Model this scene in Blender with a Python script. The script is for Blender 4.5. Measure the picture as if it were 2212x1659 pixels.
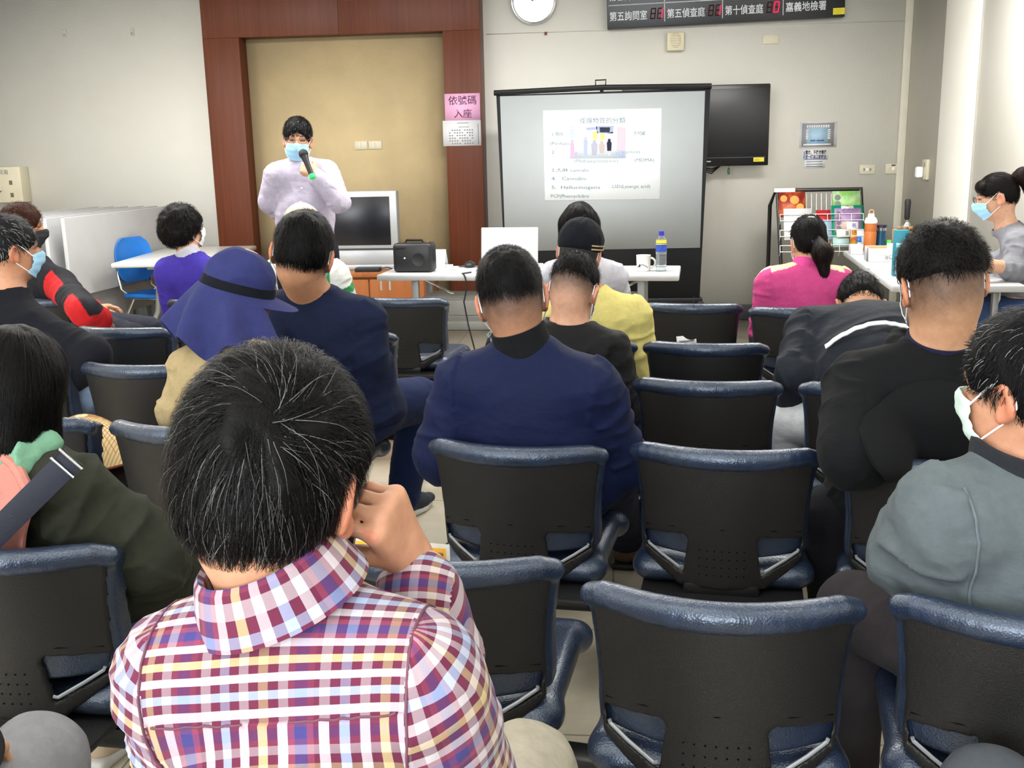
import bpy, bmesh, math, random
import numpy as np
from mathutils import Matrix, Vector

for _o in list(bpy.data.objects):
    bpy.data.objects.remove(_o)
SC = bpy.context.scene
COL = SC.collection
rng = np.random.default_rng(7)
random.seed(7)

# ---------------------------------------------------------------- camera
FPX, CX, CY = 2250.0, 1106.0, 829.5
_psi, _th, _rho = math.radians(5.7), math.radians(12.65), 0.0214
CAM = np.array([0.0, 0.0, 1.46])
FW = np.array([-math.sin(_psi) * math.cos(_th), math.cos(_psi) * math.cos(_th), -math.sin(_th)])
_R0 = np.array([math.cos(_psi), math.sin(_psi), 0.0])
_U0 = np.cross(_R0, FW)
RT = _R0 * math.cos(_rho) - _U0 * math.sin(_rho)
UP = _U0 * math.cos(_rho) + _R0 * math.sin(_rho)
cam_data = bpy.data.cameras.new('camera')
cam_data.sensor_fit = 'HORIZONTAL'
cam_data.sensor_width = 36.0
cam_data.lens = 36.0 * FPX / 2212.0
cam_data.clip_start = 0.05
cam_data.clip_end = 60
cam = bpy.data.objects.new('camera', cam_data)
COL.objects.link(cam)
_m = Matrix.Identity(4)
for _i in range(3):
    _m[_i][0], _m[_i][1], _m[_i][2], _m[_i][3] = RT[_i], UP[_i], -FW[_i], CAM[_i]
cam.matrix_world = _m
SC.camera = cam

# ---------------------------------------------------------------- world, exposure, lights
world = bpy.data.worlds.new('world')
SC.world = world
world.use_nodes = True
world.node_tree.nodes['Background'].inputs[0].default_value = (0.9, 0.95, 1.0, 1)
world.node_tree.nodes['Background'].inputs[1].default_value = 0.25
SC.view_settings.view_transform = 'Standard'
SC.view_settings.look = 'None'
SC.view_settings.gamma = 1.0
SC.view_settings.use_curve_mapping = False
SC.view_settings.exposure = 0.0
SC.cycles.max_bounces = 7
SC.cycles.diffuse_bounces = 4
SC.cycles.glossy_bounces = 3
SC.cycles.transmission_bounces = 5
SC.cycles.transparent_max_bounces = 8
SC.cycles.sample_clamp_indirect = 6.0
SC.cycles.caustics_reflective = False
SC.cycles.caustics_refractive = False
SC.cycles.use_denoising = True

CEIL_Z = 2.95
LAMPS = [(x, y) for y in (-1.2, 1.0, 3.2, 6.0) for x in (-4.5, -2.5, -0.5, 1.45)]
LAMP_POWER = {-1.2: 6.0, 1.0: 7.0, 3.2: 8.0, 6.0: 72.0}
LAMP_COL = (1.0, 0.985, 0.95)
for _x, _y in LAMPS:
    _l = bpy.data.lights.new('ceiling_lamp_light', 'AREA')
    _l.shape = 'RECTANGLE'
    _l.size, _l.size_y = 1.1, 0.5
    _l.energy = LAMP_POWER[_y]
    _l.color = LAMP_COL
    _o = bpy.data.objects.new('ceiling_lamp_light', _l)
    _o.location = (_x, _y, CEIL_Z - 0.045)
    COL.objects.link(_o)

# added fill light behind the camera, set in invented rear windows
for _x, _w in ((-3.6, 2.2), (-0.6, 2.2)):
    _l = bpy.data.lights.new('window_daylight', 'AREA')
    _l.shape = 'RECTANGLE'
    _l.size, _l.size_y = _w, 1.45
    _l.energy = 150.0
    _l.color = (0.93, 0.97, 1.0)
    _o = bpy.data.objects.new('window_daylight', _l)
    _o.location = (_x, -2.52, 1.75)
    _o.rotation_euler = (math.radians(90), 0, 0)
    COL.objects.link(_o)


# ---------------------------------------------------------------- measuring: photograph pixel -> place in the room
def at(px, py, zc):
    """point seen at pixel (px, py) at depth zc along the optical axis"""
    return CAM + zc * (FW + (px - CX) / FPX * RT - (py - CY) / FPX * UP)


def _ray(px, py):
    return FW + (px - CX) / FPX * RT - (py - CY) / FPX * UP


def onz(px, py, z):
    d = _ray(px, py)
    return CAM + d * (z - CAM[2]) / d[2]


def ony(px, py, y):
    d = _ray(px, py)
    return CAM + d * (y - CAM[1]) / d[1]


def onx(px, py, x):
    d = _ray(px, py)
    return CAM + d * (x - CAM[0]) / d[0]


def A3(*v):
    return np.array(v, float)


def unit(v):
    v = np.asarray(v, float)
    return v / max(1e-9, np.linalg.norm(v))


def rotz(a):
    c, s = math.cos(a), math.sin(a)
    return np.array([[c, -s, 0], [s, c, 0], [0, 0, 1.0]])


def rotx(a):
    c, s = math.cos(a), math.sin(a)
    return np.array([[1.0, 0, 0], [0, c, -s], [0, s, c]])


def roty(a):
    c, s = math.cos(a), math.sin(a)
    return np.array([[c, 0, s], [0, 1.0, 0], [-s, 0, c]])


D2R = math.pi / 180.0
# ---------------------------------------------------------------- materials
def lin(c):
    out = []
    for v in c[:3]:
        v = v / 255.0
        out.append(v / 12.92 if v <= 0.04045 else ((v + 0.055) / 1.055) ** 2.4)
    return tuple(out)


def rgba(c):
    return (*lin(c), 1.0)


class NT:
    """small helper around a material's node tree"""

    def __init__(s, name):
        s.m = bpy.data.materials.new(name)
        s.m.use_nodes = True
        s.t = s.m.node_tree
        s.b = s.t.nodes['Principled BSDF']

    def n(s, typ, **kw):
        k = s.t.nodes.new(typ)
        for a, v in kw.items():
            if a.startswith('i_'):
                key = a[2:]
                key = int(key) if key.isdigit() else key
                k.inputs[key].default_value = v
            else:
                setattr(k, a, v)
        return k

    def l(s, a, b):
        s.t.links.new(a, b)

    def set(s, **kw):
        names = dict(rough='Roughness', metal='Metallic', spec='Specular IOR Level', trans='Transmission Weight', ior='IOR',
                     alpha='Alpha', coat='Coat Weight', coatr='Coat Roughness', sheen='Sheen Weight', sheenr='Sheen Roughness', emis='Emission Strength')
        for a, v in kw.items():
            s.b.inputs[names[a]].default_value = v

    def coord(s, kind='Object', scale=(1, 1, 1), rot=(0, 0, 0), loc=(0, 0, 0)):
        tc = s.n('ShaderNodeTexCoord')
        mp = s.n('ShaderNodeMapping')
        mp.inputs['Scale'].default_value = scale
        mp.inputs['Rotation'].default_value = rot
        mp.inputs['Location'].default_value = loc
        s.l(tc.outputs[kind], mp.inputs[0])
        return mp.outputs[0]

    def noise(s, vec, scale, detail=3, rough=0.55):
        k = s.n('ShaderNodeTexNoise')
        k.inputs['Scale'].default_value = scale
        k.inputs['Detail'].default_value = detail
        k.inputs['Roughness'].default_value = rough
        s.l(vec, k.inputs['Vector'])
        return k.outputs['Fac']

    def ramp(s, fac, stops):
        k = s.n('ShaderNodeValToRGB')
        el = k.color_ramp.elements
        while len(el) < len(stops):
            el.new(0.5)
        for e, (p, c) in zip(el, stops):
            e.position = p
            e.color = rgba(c)
        s.l(fac, k.inputs[0])
        return k.outputs[0]

    def math(s, op, a, b=None):
        k = s.n('ShaderNodeMath', operation=op)
        for i, v in enumerate((a, b)):
            if v is None:
                continue
            if isinstance(v, (int, float)):
                k.inputs[i].default_value = v
            else:
                s.l(v, k.inputs[i])
        return k.outputs[0]

    def mixc(s, fac, a, b, mode='MIX'):
        k = s.n('ShaderNodeMix', data_type='RGBA', blend_type=mode)
        ins = [i for i in k.inputs if i.type == 'RGBA']
        f = k.inputs[0]
        for sock, v in ((f, fac), (ins[0], a), (ins[1], b)):
            if isinstance(v, (int, float)):
                sock.default_value = v
            elif isinstance(v, tuple):
                sock.default_value = v
            else:
                s.l(v, sock)
        return [o for o in k.outputs if o.type == 'RGBA'][0]

    def bump(s, h, strength=0.2, dist=0.01):
        k = s.n('ShaderNodeBump')
        k.inputs['Strength'].default_value = strength
        k.inputs['Distance'].default_value = dist
        s.l(h, k.inputs['Height'])
        s.l(k.outputs[0], s.b.inputs['Normal'])

    def color(s, c):
        if isinstance(c, tuple):
            s.b.inputs['Base Color'].default_value = c
        else:
            s.l(c, s.b.inputs['Base Color'])


_MC = {}


def plain(name, c, rough=0.5, metal=0.0, var=0.06, vscale=6.0, bump=0.0, bscale=150.0, spec=0.5, **kw):
    """one surface colour with slight procedural variation and an optional fine bump"""
    if name in _MC:
        return _MC[name]
    t = NT(name)
    vec = t.coord()
    f = t.noise(vec, vscale)
    lo = tuple(max(0, v * (1 - var)) for v in c)
    hi = tuple(min(255, v * (1 + var)) for v in c)
    t.color(t.ramp(f, [(0.3, lo), (0.7, hi)]))
    t.set(rough=rough, metal=metal, spec=spec, **kw)
    if bump:
        t.bump(t.noise(vec, bscale, 2), bump, 0.004)
    _MC[name] = t.m
    return t.m


def fabric(name, c, rough=0.85, weave=900.0, wr=0.25, var=0.05, sheen=0.02, attr=False, fold=0.35, fscale=14.0):
    """cloth: soft colour variation, creases and a fine weave; attr reads the dyed panel colours of the garment"""
    if name in _MC:
        return _MC[name]
    t = NT(name)
    vec = t.coord()
    f = t.noise(vec, 30.0, 4, 0.7)
    if attr:
        a = t.n('ShaderNodeAttribute', attribute_name='dye')
        base = a.outputs['Color']
        k = t.ramp(f, [(0.25, (225, 225, 225)), (0.75, (255, 255, 255))])
        t.color(t.mixc(1.0, base, k, 'MULTIPLY'))
    else:
        lo = tuple(v * (1 - var) for v in c)
        hi = tuple(min(255, v * (1 + var)) for v in c)
        t.color(t.ramp(f, [(0.3, lo), (0.7, hi)]))
    t.set(rough=rough, spec=0.12, sheen=sheen, sheenr=0.5)
    w1 = t.noise(vec, weave, 1)
    w2 = t.noise(t.coord(scale=(1.0, 1.0, 1.6)), fscale, 3, 0.5)
    h = t.math('ADD', t.math('MULTIPLY', w1, 0.06 * wr), t.math('MULTIPLY', w2, fold))
    t.bump(h, 0.6, 0.03)
    _MC[name] = t.m
    return t.m


def emit(name, c, strength):
    if name in _MC:
        return _MC[name]
    t = NT(name)
    t.color(rgba(c))
    t.b.inputs['Emission Color'].default_value = rgba(c)
    t.set(emis=strength, rough=0.6)
    _MC[name] = t.m
    return t.m


# ---------------------------------------------------------------- objects
def link(name, data, parent=None, loc=None):
    o = bpy.data.objects.new(name, data)
    COL.objects.link(o)
    if parent is not None:
        o.parent = parent
    if loc is not None:
        o.location = loc
    return o


def tag(o, label=None, cat=None, group=None, kind=None):
    if label:
        o['label'] = label
    if cat:
        o['category'] = cat
    if group:
        o['group'] = group
    if kind:
        o['kind'] = kind
    return o


def thing(name, label, cat, loc=(0, 0, 0), rz=0.0, group=None):
    o = bpy.data.objects.new(name, None)
    COL.objects.link(o)
    o.empty_display_size = 0.1
    o.location = tuple(float(v) for v in loc)
    o.rotation_euler = (0, 0, rz)
    return tag(o, label, cat, group)


def root_matrix(o):
    """world location and z rotation of a part's chain, read from the objects' own fields"""
    L, a = np.zeros(3), 0.0
    chain = []
    while o is not None:
        chain.append(o)
        o = o.parent
    for k in reversed(chain):
        L = L + rotz(a) @ np.array(k.location)
        a += k.rotation_euler[2]
    return L, a


def copy_tree(o, parent=None):
    c = o.copy()
    COL.objects.link(c)
    c.parent = parent
    for ch in list(o.children):
        copy_tree(ch, c)
    return c


def raw_mesh(name, V, F, mats, smooth=True, sharp=None, attrs=None, midx=None):
    """V (n,3); F (m,4) array of quads, (m,3) of triangles, or a list of lists"""
    me = bpy.data.meshes.new(name)
    V = np.asarray(V, np.float32)
    me.vertices.add(len(V))
    me.vertices.foreach_set('co', V.ravel())
    if isinstance(F, np.ndarray):
        k = F.shape[1]
        tot = np.full(len(F), k, np.int32)
        flat = F.astype(np.int32).ravel()
    else:
        tot = np.array([len(f) for f in F], np.int32)
        flat = np.fromiter((i for f in F for i in f), np.int32)
    me.loops.add(len(flat))
    me.loops.foreach_set('vertex_index', flat)
    me.polygons.add(len(tot))
    st = np.zeros(len(tot), np.int32)
    st[1:] = np.cumsum(tot)[:-1]
    me.polygons.foreach_set('loop_start', st)
    me.polygons.foreach_set('loop_total', tot)
    if smooth:
        me.polygons.foreach_set('use_smooth', np.ones(len(tot), bool))
    if midx is not None:
        me.polygons.foreach_set('material_index', np.asarray(midx, np.int32))
    for m in (mats if isinstance(mats, (list, tuple)) else [mats]):
        me.materials.append(m)
    me.update(calc_edges=True)
    me.validate()
    if attrs:
        for an, (typ, arr) in attrs.items():
            n_ = len(arr)
            at_ = me.attributes.new(an, typ, 'POINT' if n_ == len(V) else 'CORNER')
            key = 'color' if typ == 'FLOAT_COLOR' else ('vector' if typ == 'FLOAT_VECTOR' else 'value')
            at_.data.foreach_set(key, np.asarray(arr, np.float32).ravel())
    if smooth and sharp:
        me.set_sharp_from_angle(angle=sharp * D2R)
    return me


def mesh_obj(name, V, F, mats, parent=None, **kw):
    """V in world coordinates; stored relative to the parent thing"""
    V = np.asarray(V, float)
    if parent is not None:
        L, a = root_matrix(parent)
        V = (V - L) @ rotz(a)
    return link(name, raw_mesh(name, V, F, mats, **kw), parent)


class MB:
    """collects simple solids into one mesh"""

    def __init__(s):
        s.V, s.F = [], []

    def add(s, V, F):
        k = len(s.V)
        s.V.extend([tuple(v) for v in V])
        s.F.extend([[i + k for i in f] for f in F])
        return s

    def box(s, c, size, R=None, bev=0.0, seg=2):
        bm = bmesh.new()
        bmesh.ops.create_cube(bm, size=1.0)
        for v in bm.verts:
            v.co = Vector((v.co.x * size[0], v.co.y * size[1], v.co.z * size[2]))
        if bev > 0:
            bmesh.ops.bevel(bm, geom=bm.edges[:] + bm.verts[:], offset=bev, segments=seg, profile=0.5, affect='EDGES')
        bm.verts.index_update()
        V = np.array([v.co[:] for v in bm.verts])
        F = [[v.index for v in f.verts] for f in bm.faces]
        bm.free()
        if R is not None:
            V = V @ np.asarray(R).T
        return s.add(V + np.asarray(c, float), F)

    def tube(s, path, r, n=8, closed=False, caps=True):
        P = np.asarray(path, float)
        m = len(P)
        rr = np.full(m, r, float) if np.isscalar(r) else np.asarray(r, float)
        T = np.zeros_like(P)
        for i in range(m):
            a = P[(i - 1) % m] if (closed or i > 0) else P[i]
            b = P[(i + 1) % m] if (closed or i < m - 1) else P[i]
            T[i] = unit(b - a)
        ref = A3(0, 0, 1) if abs(T[0][2]) < 0.9 else A3(1, 0, 0)
        N = unit(np.cross(T[0], ref))
        V, F = [], []
        for i in range(m):
            N = unit(N - T[i] * (N @ T[i]))
            B = np.cross(T[i], N)
            for j in range(n):
                a = 2 * math.pi * j / n
                V.append(P[i] + rr[i] * (math.cos(a) * N + math.sin(a) * B))
        for i in range(m if closed else m - 1):
            for j in range(n):
                a, b = i * n + j, i * n + (j + 1) % n
                c, d = ((i + 1) % m) * n + (j + 1) % n, ((i + 1) % m) * n + j
                F.append([a, b, c, d])
        if caps and not closed:
            F.append([j for j in range(n)][::-1])
            F.append([(m - 1) * n + j for j in range(n)])
        return s.add(V, F)

    def lathe(s, prof, c=(0, 0, 0), R=None, n=24, arc=2 * math.pi):
        V, F = [], []
        m = len(prof)
        for i, (r, z) in enumerate(prof):
            for j in range(n):
                a = arc * j / n
                V.append((r * math.cos(a), r * math.sin(a), z))
        for i in range(m - 1):
            for j in range(n):
                F.append([i * n + j, i * n + (j + 1) % n, (i + 1) * n + (j + 1) % n, (i + 1) * n + j])
        if prof[0][0] > 1e-5:
            F.append(list(range(n))[::-1])
        if prof[-1][0] > 1e-5:
            F.append([(m - 1) * n + j for j in range(n)])
        V = np.array(V)
        if R is not None:
            V = V @ np.asarray(R).T
        return s.add(V + np.asarray(c, float), F)

    def prism(s, poly, o, ux, uy, depth):
        """polygon (x, y) pairs in the plane o + x*ux + y*uy, thickened by depth along ux x uy"""
        o, ux, uy = (np.asarray(v, float) for v in (o, ux, uy))
        nz = np.cross(ux, uy)
        n = len(poly)
        V = [o + x * ux + y * uy for x, y in poly] + [o + x * ux + y * uy + depth * nz for x, y in poly]
        F = [list(range(n))[::-1], [n + i for i in range(n)]]
        for i in range(n):
            j = (i + 1) % n
            F.append([i, j, n + j, n + i])
        return s.add(V, F)

    def sheet(s, G, thick):
        """grid of points (nu, nv, 3) -> closed sheet of that thickness"""
        G = np.asarray(G, float)
        nu, nv = G.shape[:2]
        du = np.gradient(G, axis=0)
        dv = np.gradient(G, axis=1)
        N = np.cross(du, dv)
        N /= np.maximum(1e-9, np.linalg.norm(N, axis=2, keepdims=True))
        V = np.concatenate([(G + N * thick / 2).reshape(-1, 3), (G - N * thick / 2).reshape(-1, 3)])
        k = nu * nv
        F = []
        for i in range(nu - 1):
            for j in range(nv - 1):
                a, b, c, d = i * nv + j, (i + 1) * nv + j, (i + 1) * nv + j + 1, i * nv + j + 1
                F.append([a, b, c, d])
                F.append([k + d, k + c, k + b, k + a])
        for i in range(nu - 1):
            for j, fl in ((0, False), (nv - 1, True)):
                a, b = i * nv + j, (i + 1) * nv + j
                q = [a, k + a, k + b, b]
                F.append(q if not fl else q[::-1])
        for j in range(nv - 1):
            for i, fl in ((0, True), (nu - 1, False)):
                a, b = i * nv + j, i * nv + j + 1
                q = [a, k + a, k + b, b]
                F.append(q if not fl else q[::-1])
        return s.add(V, F)

    def ball(s, c, r, n=12):
        r = (r, r, r) if np.isscalar(r) else r
        V, F = [], []
        m = max(4, n // 2)
        for i in range(m + 1):
            t = math.pi * i / m
            for j in range(n):
                a = 2 * math.pi * j / n
                V.append((c[0] + r[0] * math.sin(t) * math.cos(a), c[1] + r[1] * math.sin(t) * math.sin(a), c[2] - r[2] * math.cos(t)))
        for i in range(m):
            for j in range(n):
                F.append([i * n + j, i * n + (j + 1) % n, (i + 1) * n + (j + 1) % n, (i + 1) * n + j])
        return s.add(V, F)

    def build(s, name, mat, parent=None, smooth=True, sharp=35, local=False, attrs=None):
        V = np.array(s.V)
        if parent is not None and not local:
            L, a = root_matrix(parent)
            V = (V - L) @ rotz(a)
        return link(name, raw_mesh(name, V, s.F, mat, smooth=smooth, sharp=sharp, attrs=attrs), parent)


def text_part(body, size, mat, o, ux, uy, parent, name='lettering', align='LEFT', thick=0.0006, bold=0.0, sx=1.0, fit=None):
    """raised lettering: origin o (baseline), reading direction ux, up uy"""
    c = bpy.data.curves.new('lettering_outline', 'FONT')
    c.body = body
    c.size = size
    c.extrude = thick
    c.align_x = align
    c.resolution_u = 2
    c.offset = bold
    tmp = bpy.data.objects.new('lettering_outline', c)
    COL.objects.link(tmp)
    bpy.context.view_layer.update()
    me0 = bpy.data.meshes.new_from_object(tmp.evaluated_get(bpy.context.evaluated_depsgraph_get()))
    n = len(me0.vertices)
    V = np.zeros(n * 3, np.float32)
    me0.vertices.foreach_get('co', V)
    V = V.reshape(-1, 3).astype(float)
    F = [list(p.vertices) for p in me0.polygons]
    bpy.data.objects.remove(tmp)
    bpy.data.curves.remove(c)
    bpy.data.meshes.remove(me0)
    if n == 0:
        return None
    if fit is not None:
        w = V[:, 0].max() - V[:, 0].min()
        sx = fit / max(1e-6, w)
    ux, uy, o = unit(ux), unit(uy), np.asarray(o, float)
    nz = np.cross(ux, uy)
    W = o + np.outer(V[:, 0] * sx, ux) + np.outer(V[:, 1], uy) + np.outer(V[:, 2] + thick, nz)
    return mesh_obj(name, W, F, mat, parent, smooth=False)


# ---------------------------------------------------------------- soft shapes: distance fields -> quads
class Prim:
    def __init__(s, fn, lo, hi):
        s.fn, s.lo, s.hi = fn, np.asarray(lo, float), np.asarray(hi, float)


def cap(a, b, r1, r2, n=None, flat=1.0):
    """round cone from a to b; squashed to 'flat' of its radius along direction n"""
    a, b = np.asarray(a, float), np.asarray(b, float)
    if n is not None:
        n = unit(n)
    ex = 1.0 / flat - 1.0

    def fn(x, y, z):
        px, py, pz = x - a[0], y - a[1], z - a[2]
        d = b - a
        if n is not None:
            q = (px * n[0] + py * n[1] + pz * n[2]) * ex
            px, py, pz = px + n[0] * q, py + n[1] * q, pz + n[2] * q
            d = d + n * (d @ n) * ex
        dd = max(1e-9, d @ d)
        t = np.clip((px * d[0] + py * d[1] + pz * d[2]) / dd, 0, 1)
        e = np.sqrt((px - t * d[0]) ** 2 + (py - t * d[1]) ** 2 + (pz - t * d[2]) ** 2)
        return (e - (r1 + (r2 - r1) * t)) * (0.5 + 0.5 * min(1.0, flat))
    r = max(r1, r2)
    return Prim(fn, np.minimum(a, b) - r, np.maximum(a, b) + r)


def ell(c, r, R=None):
    c, r = np.asarray(c, float), np.asarray(r, float)
    R = np.eye(3) if R is None else np.asarray(R, float)

    def fn(x, y, z):
        px, py, pz = x - c[0], y - c[1], z - c[2]
        u = (px * R[0, 0] + py * R[1, 0] + pz * R[2, 0]) / r[0]
        v = (px * R[0, 1] + py * R[1, 1] + pz * R[2, 1]) / r[1]
        w = (px * R[0, 2] + py * R[1, 2] + pz * R[2, 2]) / r[2]
        k0 = np.sqrt(u * u + v * v + w * w)
        k1 = np.sqrt((u / r[0]) ** 2 + (v / r[1]) ** 2 + (w / r[2]) ** 2)
        return k0 * (k0 - 1.0) / np.maximum(k1, 1e-6)
    ext = np.sqrt(((R * r) ** 2).sum(axis=1))
    return Prim(fn, c - ext, c + ext)


def rbox(c, half, rad=0.01, R=None):
    c, half = np.asarray(c, float), np.asarray(half, float)
    R = np.eye(3) if R is None else np.asarray(R, float)

    def fn(x, y, z):
        px, py, pz = x - c[0], y - c[1], z - c[2]
        u = np.abs(px * R[0, 0] + py * R[1, 0] + pz * R[2, 0]) - half[0] + rad
        v = np.abs(px * R[0, 1] + py * R[1, 1] + pz * R[2, 1]) - half[1] + rad
        w = np.abs(px * R[0, 2] + py * R[1, 2] + pz * R[2, 2]) - half[2] + rad
        o = np.sqrt(np.maximum(u, 0) ** 2 + np.maximum(v, 0) ** 2 + np.maximum(w, 0) ** 2)
        return o + np.minimum(np.maximum(u, np.maximum(v, w)), 0) - rad
    ext = (np.abs(R) * half).sum(axis=1)
    return Prim(fn, c - ext, c + ext)


def half(c, n, size=0.5):
    """the half space behind the plane through c with outward normal n (only used to cut)"""
    c, n = np.asarray(c, float), unit(n)

    def fn(x, y, z):
        return (x - c[0]) * n[0] + (y - c[1]) * n[1] + (z - c[2]) * n[2]
    return Prim(fn, c - size, c + size)


def smin(a, b, k):
    if k <= 0:
        return np.minimum(a, b)
    h = np.maximum(k - np.abs(a - b), 0.0) / k
    return np.minimum(a, b) - h * h * k * 0.25


def nets(D, org, h):
    """surface nets on a dense distance grid -> vertices, quads"""
    nx, ny, nz = D.shape
    S = D < 0
    c = np.zeros((nx - 1, ny - 1, nz - 1), np.int8)
    for i in (0, 1):
        for j in (0, 1):
            for k in (0, 1):
                c += S[i:nx - 1 + i, j:ny - 1 + j, k:nz - 1 + k]
    act = (c > 0) & (c < 8)
    I = np.argwhere(act)
    n = len(I)
    idx = np.full(act.shape, -1, np.int32)
    idx[act] = np.arange(n, dtype=np.int32)
    acc = np.zeros((n, 3))
    cnt = np.zeros(n)
    cs = [(i, j, k) for i in (0, 1) for j in (0, 1) for k in (0, 1)]
    val = {q: D[I[:, 0] + q[0], I[:, 1] + q[1], I[:, 2] + q[2]] for q in cs}
    for q in cs:
        for ax in range(3):
            if q[ax] == 0:
                p = tuple(1 if i == ax else q[i] for i in range(3))
                da, db = val[q], val[p]
                m = (da < 0) != (db < 0)
                t = da[m] / (da[m] - db[m])
                pos = np.tile(np.array(q, float), (m.sum(), 1))
                pos[:, ax] += t
                acc[m] += pos
                cnt[m] += 1
    V = (I + acc / np.maximum(cnt, 1)[:, None]) * h + org
    Q = []
    for ax in range(3):
        b, d = (ax + 1) % 3, (ax + 2) % 3
        sl0 = [slice(None)] * 3
        sl0[ax] = slice(0, -1)
        sl1 = [slice(None)] * 3
        sl1[ax] = slice(1, None)
        s0, s1 = S[tuple(sl0)], S[tuple(sl1)]
        E = np.argwhere(s0 != s1)
        E = E[(E[:, b] > 0) & (E[:, d] > 0) & (E[:, b] < S.shape[b] - 1) & (E[:, d] < S.shape[d] - 1)]
        if not len(E):
            continue
        ob = np.zeros(3, int)
        ob[b] = 1
        od = np.zeros(3, int)
        od[d] = 1
        g = lambda X: idx[X[:, 0], X[:, 1], X[:, 2]]
        q = np.stack([g(E - ob - od), g(E - od), g(E), g(E - ob)], axis=1)
        ins = s0[E[:, 0], E[:, 1], E[:, 2]]
        q[~ins] = q[~ins][:, ::-1]
        Q.append(q)
    return V, np.concatenate(Q)


def relax(V, Q, it=1, lam=0.5):
    n = len(V)
    e = np.concatenate([Q[:, [0, 1]], Q[:, [1, 2]], Q[:, [2, 3]], Q[:, [3, 0]]])
    a, b = e[:, 0], e[:, 1]
    for _ in range(it):
        s = np.stack([np.bincount(a, V[b, i], n) + np.bincount(b, V[a, i], n) for i in range(3)], 1)
        d = (np.bincount(a, minlength=n) + np.bincount(b, minlength=n)).astype(float)
        V = V + lam * (s / np.maximum(d, 1)[:, None] - V)
    return V


def vnormals(V, Q):
    a, b = V[Q[:, 2]] - V[Q[:, 0]], V[Q[:, 3]] - V[Q[:, 1]]
    fn = np.cross(a, b)
    N = np.zeros_like(V)
    for k in range(4):
        for i in range(3):
            N[:, i] += np.bincount(Q[:, k], fn[:, i], len(V))
    return N / np.maximum(1e-12, np.linalg.norm(N, axis=1, keepdims=True))


def soft(adds, subs=(), h=0.006, smooth=1, post=None):
    """adds/subs: (prim, k) pairs, joined in order -> (V, Q)"""
    lo = np.min([p.lo for p, k in adds], axis=0) - 3 * h - 0.01
    hi = np.max([p.hi for p, k in adds], axis=0) + 3 * h + 0.01
    n = np.ceil((hi - lo) / h).astype(int) + 1
    ax = [(lo[i] + h * np.arange(n[i])).astype(np.float32) for i in range(3)]
    D = np.full(tuple(n), 0.5, np.float32)

    def region(p, pad):
        s = []
        for i in range(3):
            a = max(0, int((p.lo[i] - pad - lo[i]) / h))
            b = min(n[i], int((p.hi[i] + pad - lo[i]) / h) + 2)
            s.append(slice(a, max(a + 1, b)))
        return tuple(s)
    for p, k in adds:
        r = region(p, k + 3 * h)
        d = p.fn(ax[0][r[0]][:, None, None], ax[1][r[1]][None, :, None], ax[2][r[2]][None, None, :])
        D[r] = smin(D[r], d, k)
    for p, k in subs:
        r = region(p, k + 3 * h)
        d = p.fn(ax[0][r[0]][:, None, None], ax[1][r[1]][None, :, None], ax[2][r[2]][None, None, :])
        D[r] = -smin(-D[r], d, k)
    if post is not None:
        D = post(D, ax[0][:, None, None], ax[1][None, :, None], ax[2][None, None, :])
    D[0], D[-1], D[:, 0], D[:, -1], D[:, :, 0], D[:, :, -1] = (np.maximum(D[0], 1e-4), np.maximum(D[-1], 1e-4), np.maximum(D[:, 0], 1e-4),
                                                              np.maximum(D[:, -1], 1e-4), np.maximum(D[:, :, 0], 1e-4), np.maximum(D[:, :, -1], 1e-4))
    V, Q = nets(D, lo, h)
    if smooth:
        V = relax(V, Q, smooth, 0.5)
    return V, Q


def field_at(adds, subs, P):
    x, y, z = P[:, 0], P[:, 1], P[:, 2]
    d = np.full(len(P), 0.5)
    for p, k in adds:
        d = smin(d, p.fn(x, y, z), k)
    for p, k in subs:
        d = -smin(-d, p.fn(x, y, z), k)
    return d


def _hash(ix, iy, iz, seed):
    h = (ix * 374761393 + iy * 668265263 + iz * 2147483647 + seed * 974711) & 0xFFFFFFFF
    h = ((h ^ (h >> 13)) * 1274126177) & 0xFFFFFFFF
    return ((h ^ (h >> 16)) & 0xFFFF) / 65535.0


def vnoise(P, seed=0):
    P = np.asarray(P, float)
    I = np.floor(P).astype(np.int64)
    f = P - I
    u = f * f * (3 - 2 * f)
    out = np.zeros(len(P))
    for i in (0, 1):
        for j in (0, 1):
            for k in (0, 1):
                w = (u[:, 0] if i else 1 - u[:, 0]) * (u[:, 1] if j else 1 - u[:, 1]) * (u[:, 2] if k else 1 - u[:, 2])
                out += w * _hash(I[:, 0] + i, I[:, 1] + j, I[:, 2] + k, seed)
    return out


def creases(P, seed, scale=9.0, stretch=(1, 1, 1)):
    """ridged folds, roughly -0.5 .. 0.5"""
    q = P * np.asarray(stretch) * scale
    w = np.stack([vnoise(q * 0.6 + 11.3, seed + 1), vnoise(q * 0.6 + 3.1, seed + 2), vnoise(q * 0.6 + 7.7, seed + 3)], 1) * 1.6
    a = 1 - np.abs(2 * vnoise(q + w, seed) - 1)
    b = 1 - np.abs(2 * vnoise(q * 2.1 + w, seed + 5) - 1)
    return a ** 3 * 0.8 + 0.2 * b * b - 0.3
# ---------------------------------------------------------------- the room
WALL_Y, WALL_XR, WALL_XL, BACK_Y = 9.0, 2.37, -5.75, -2.6
X1 = A3(1, 0, 0)
Z1 = A3(0, 0, 1)


def struct(name, mb, m, **kw):
    o = mb.build(name, m, **kw)
    o['kind'] = 'structure'
    return o


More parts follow.
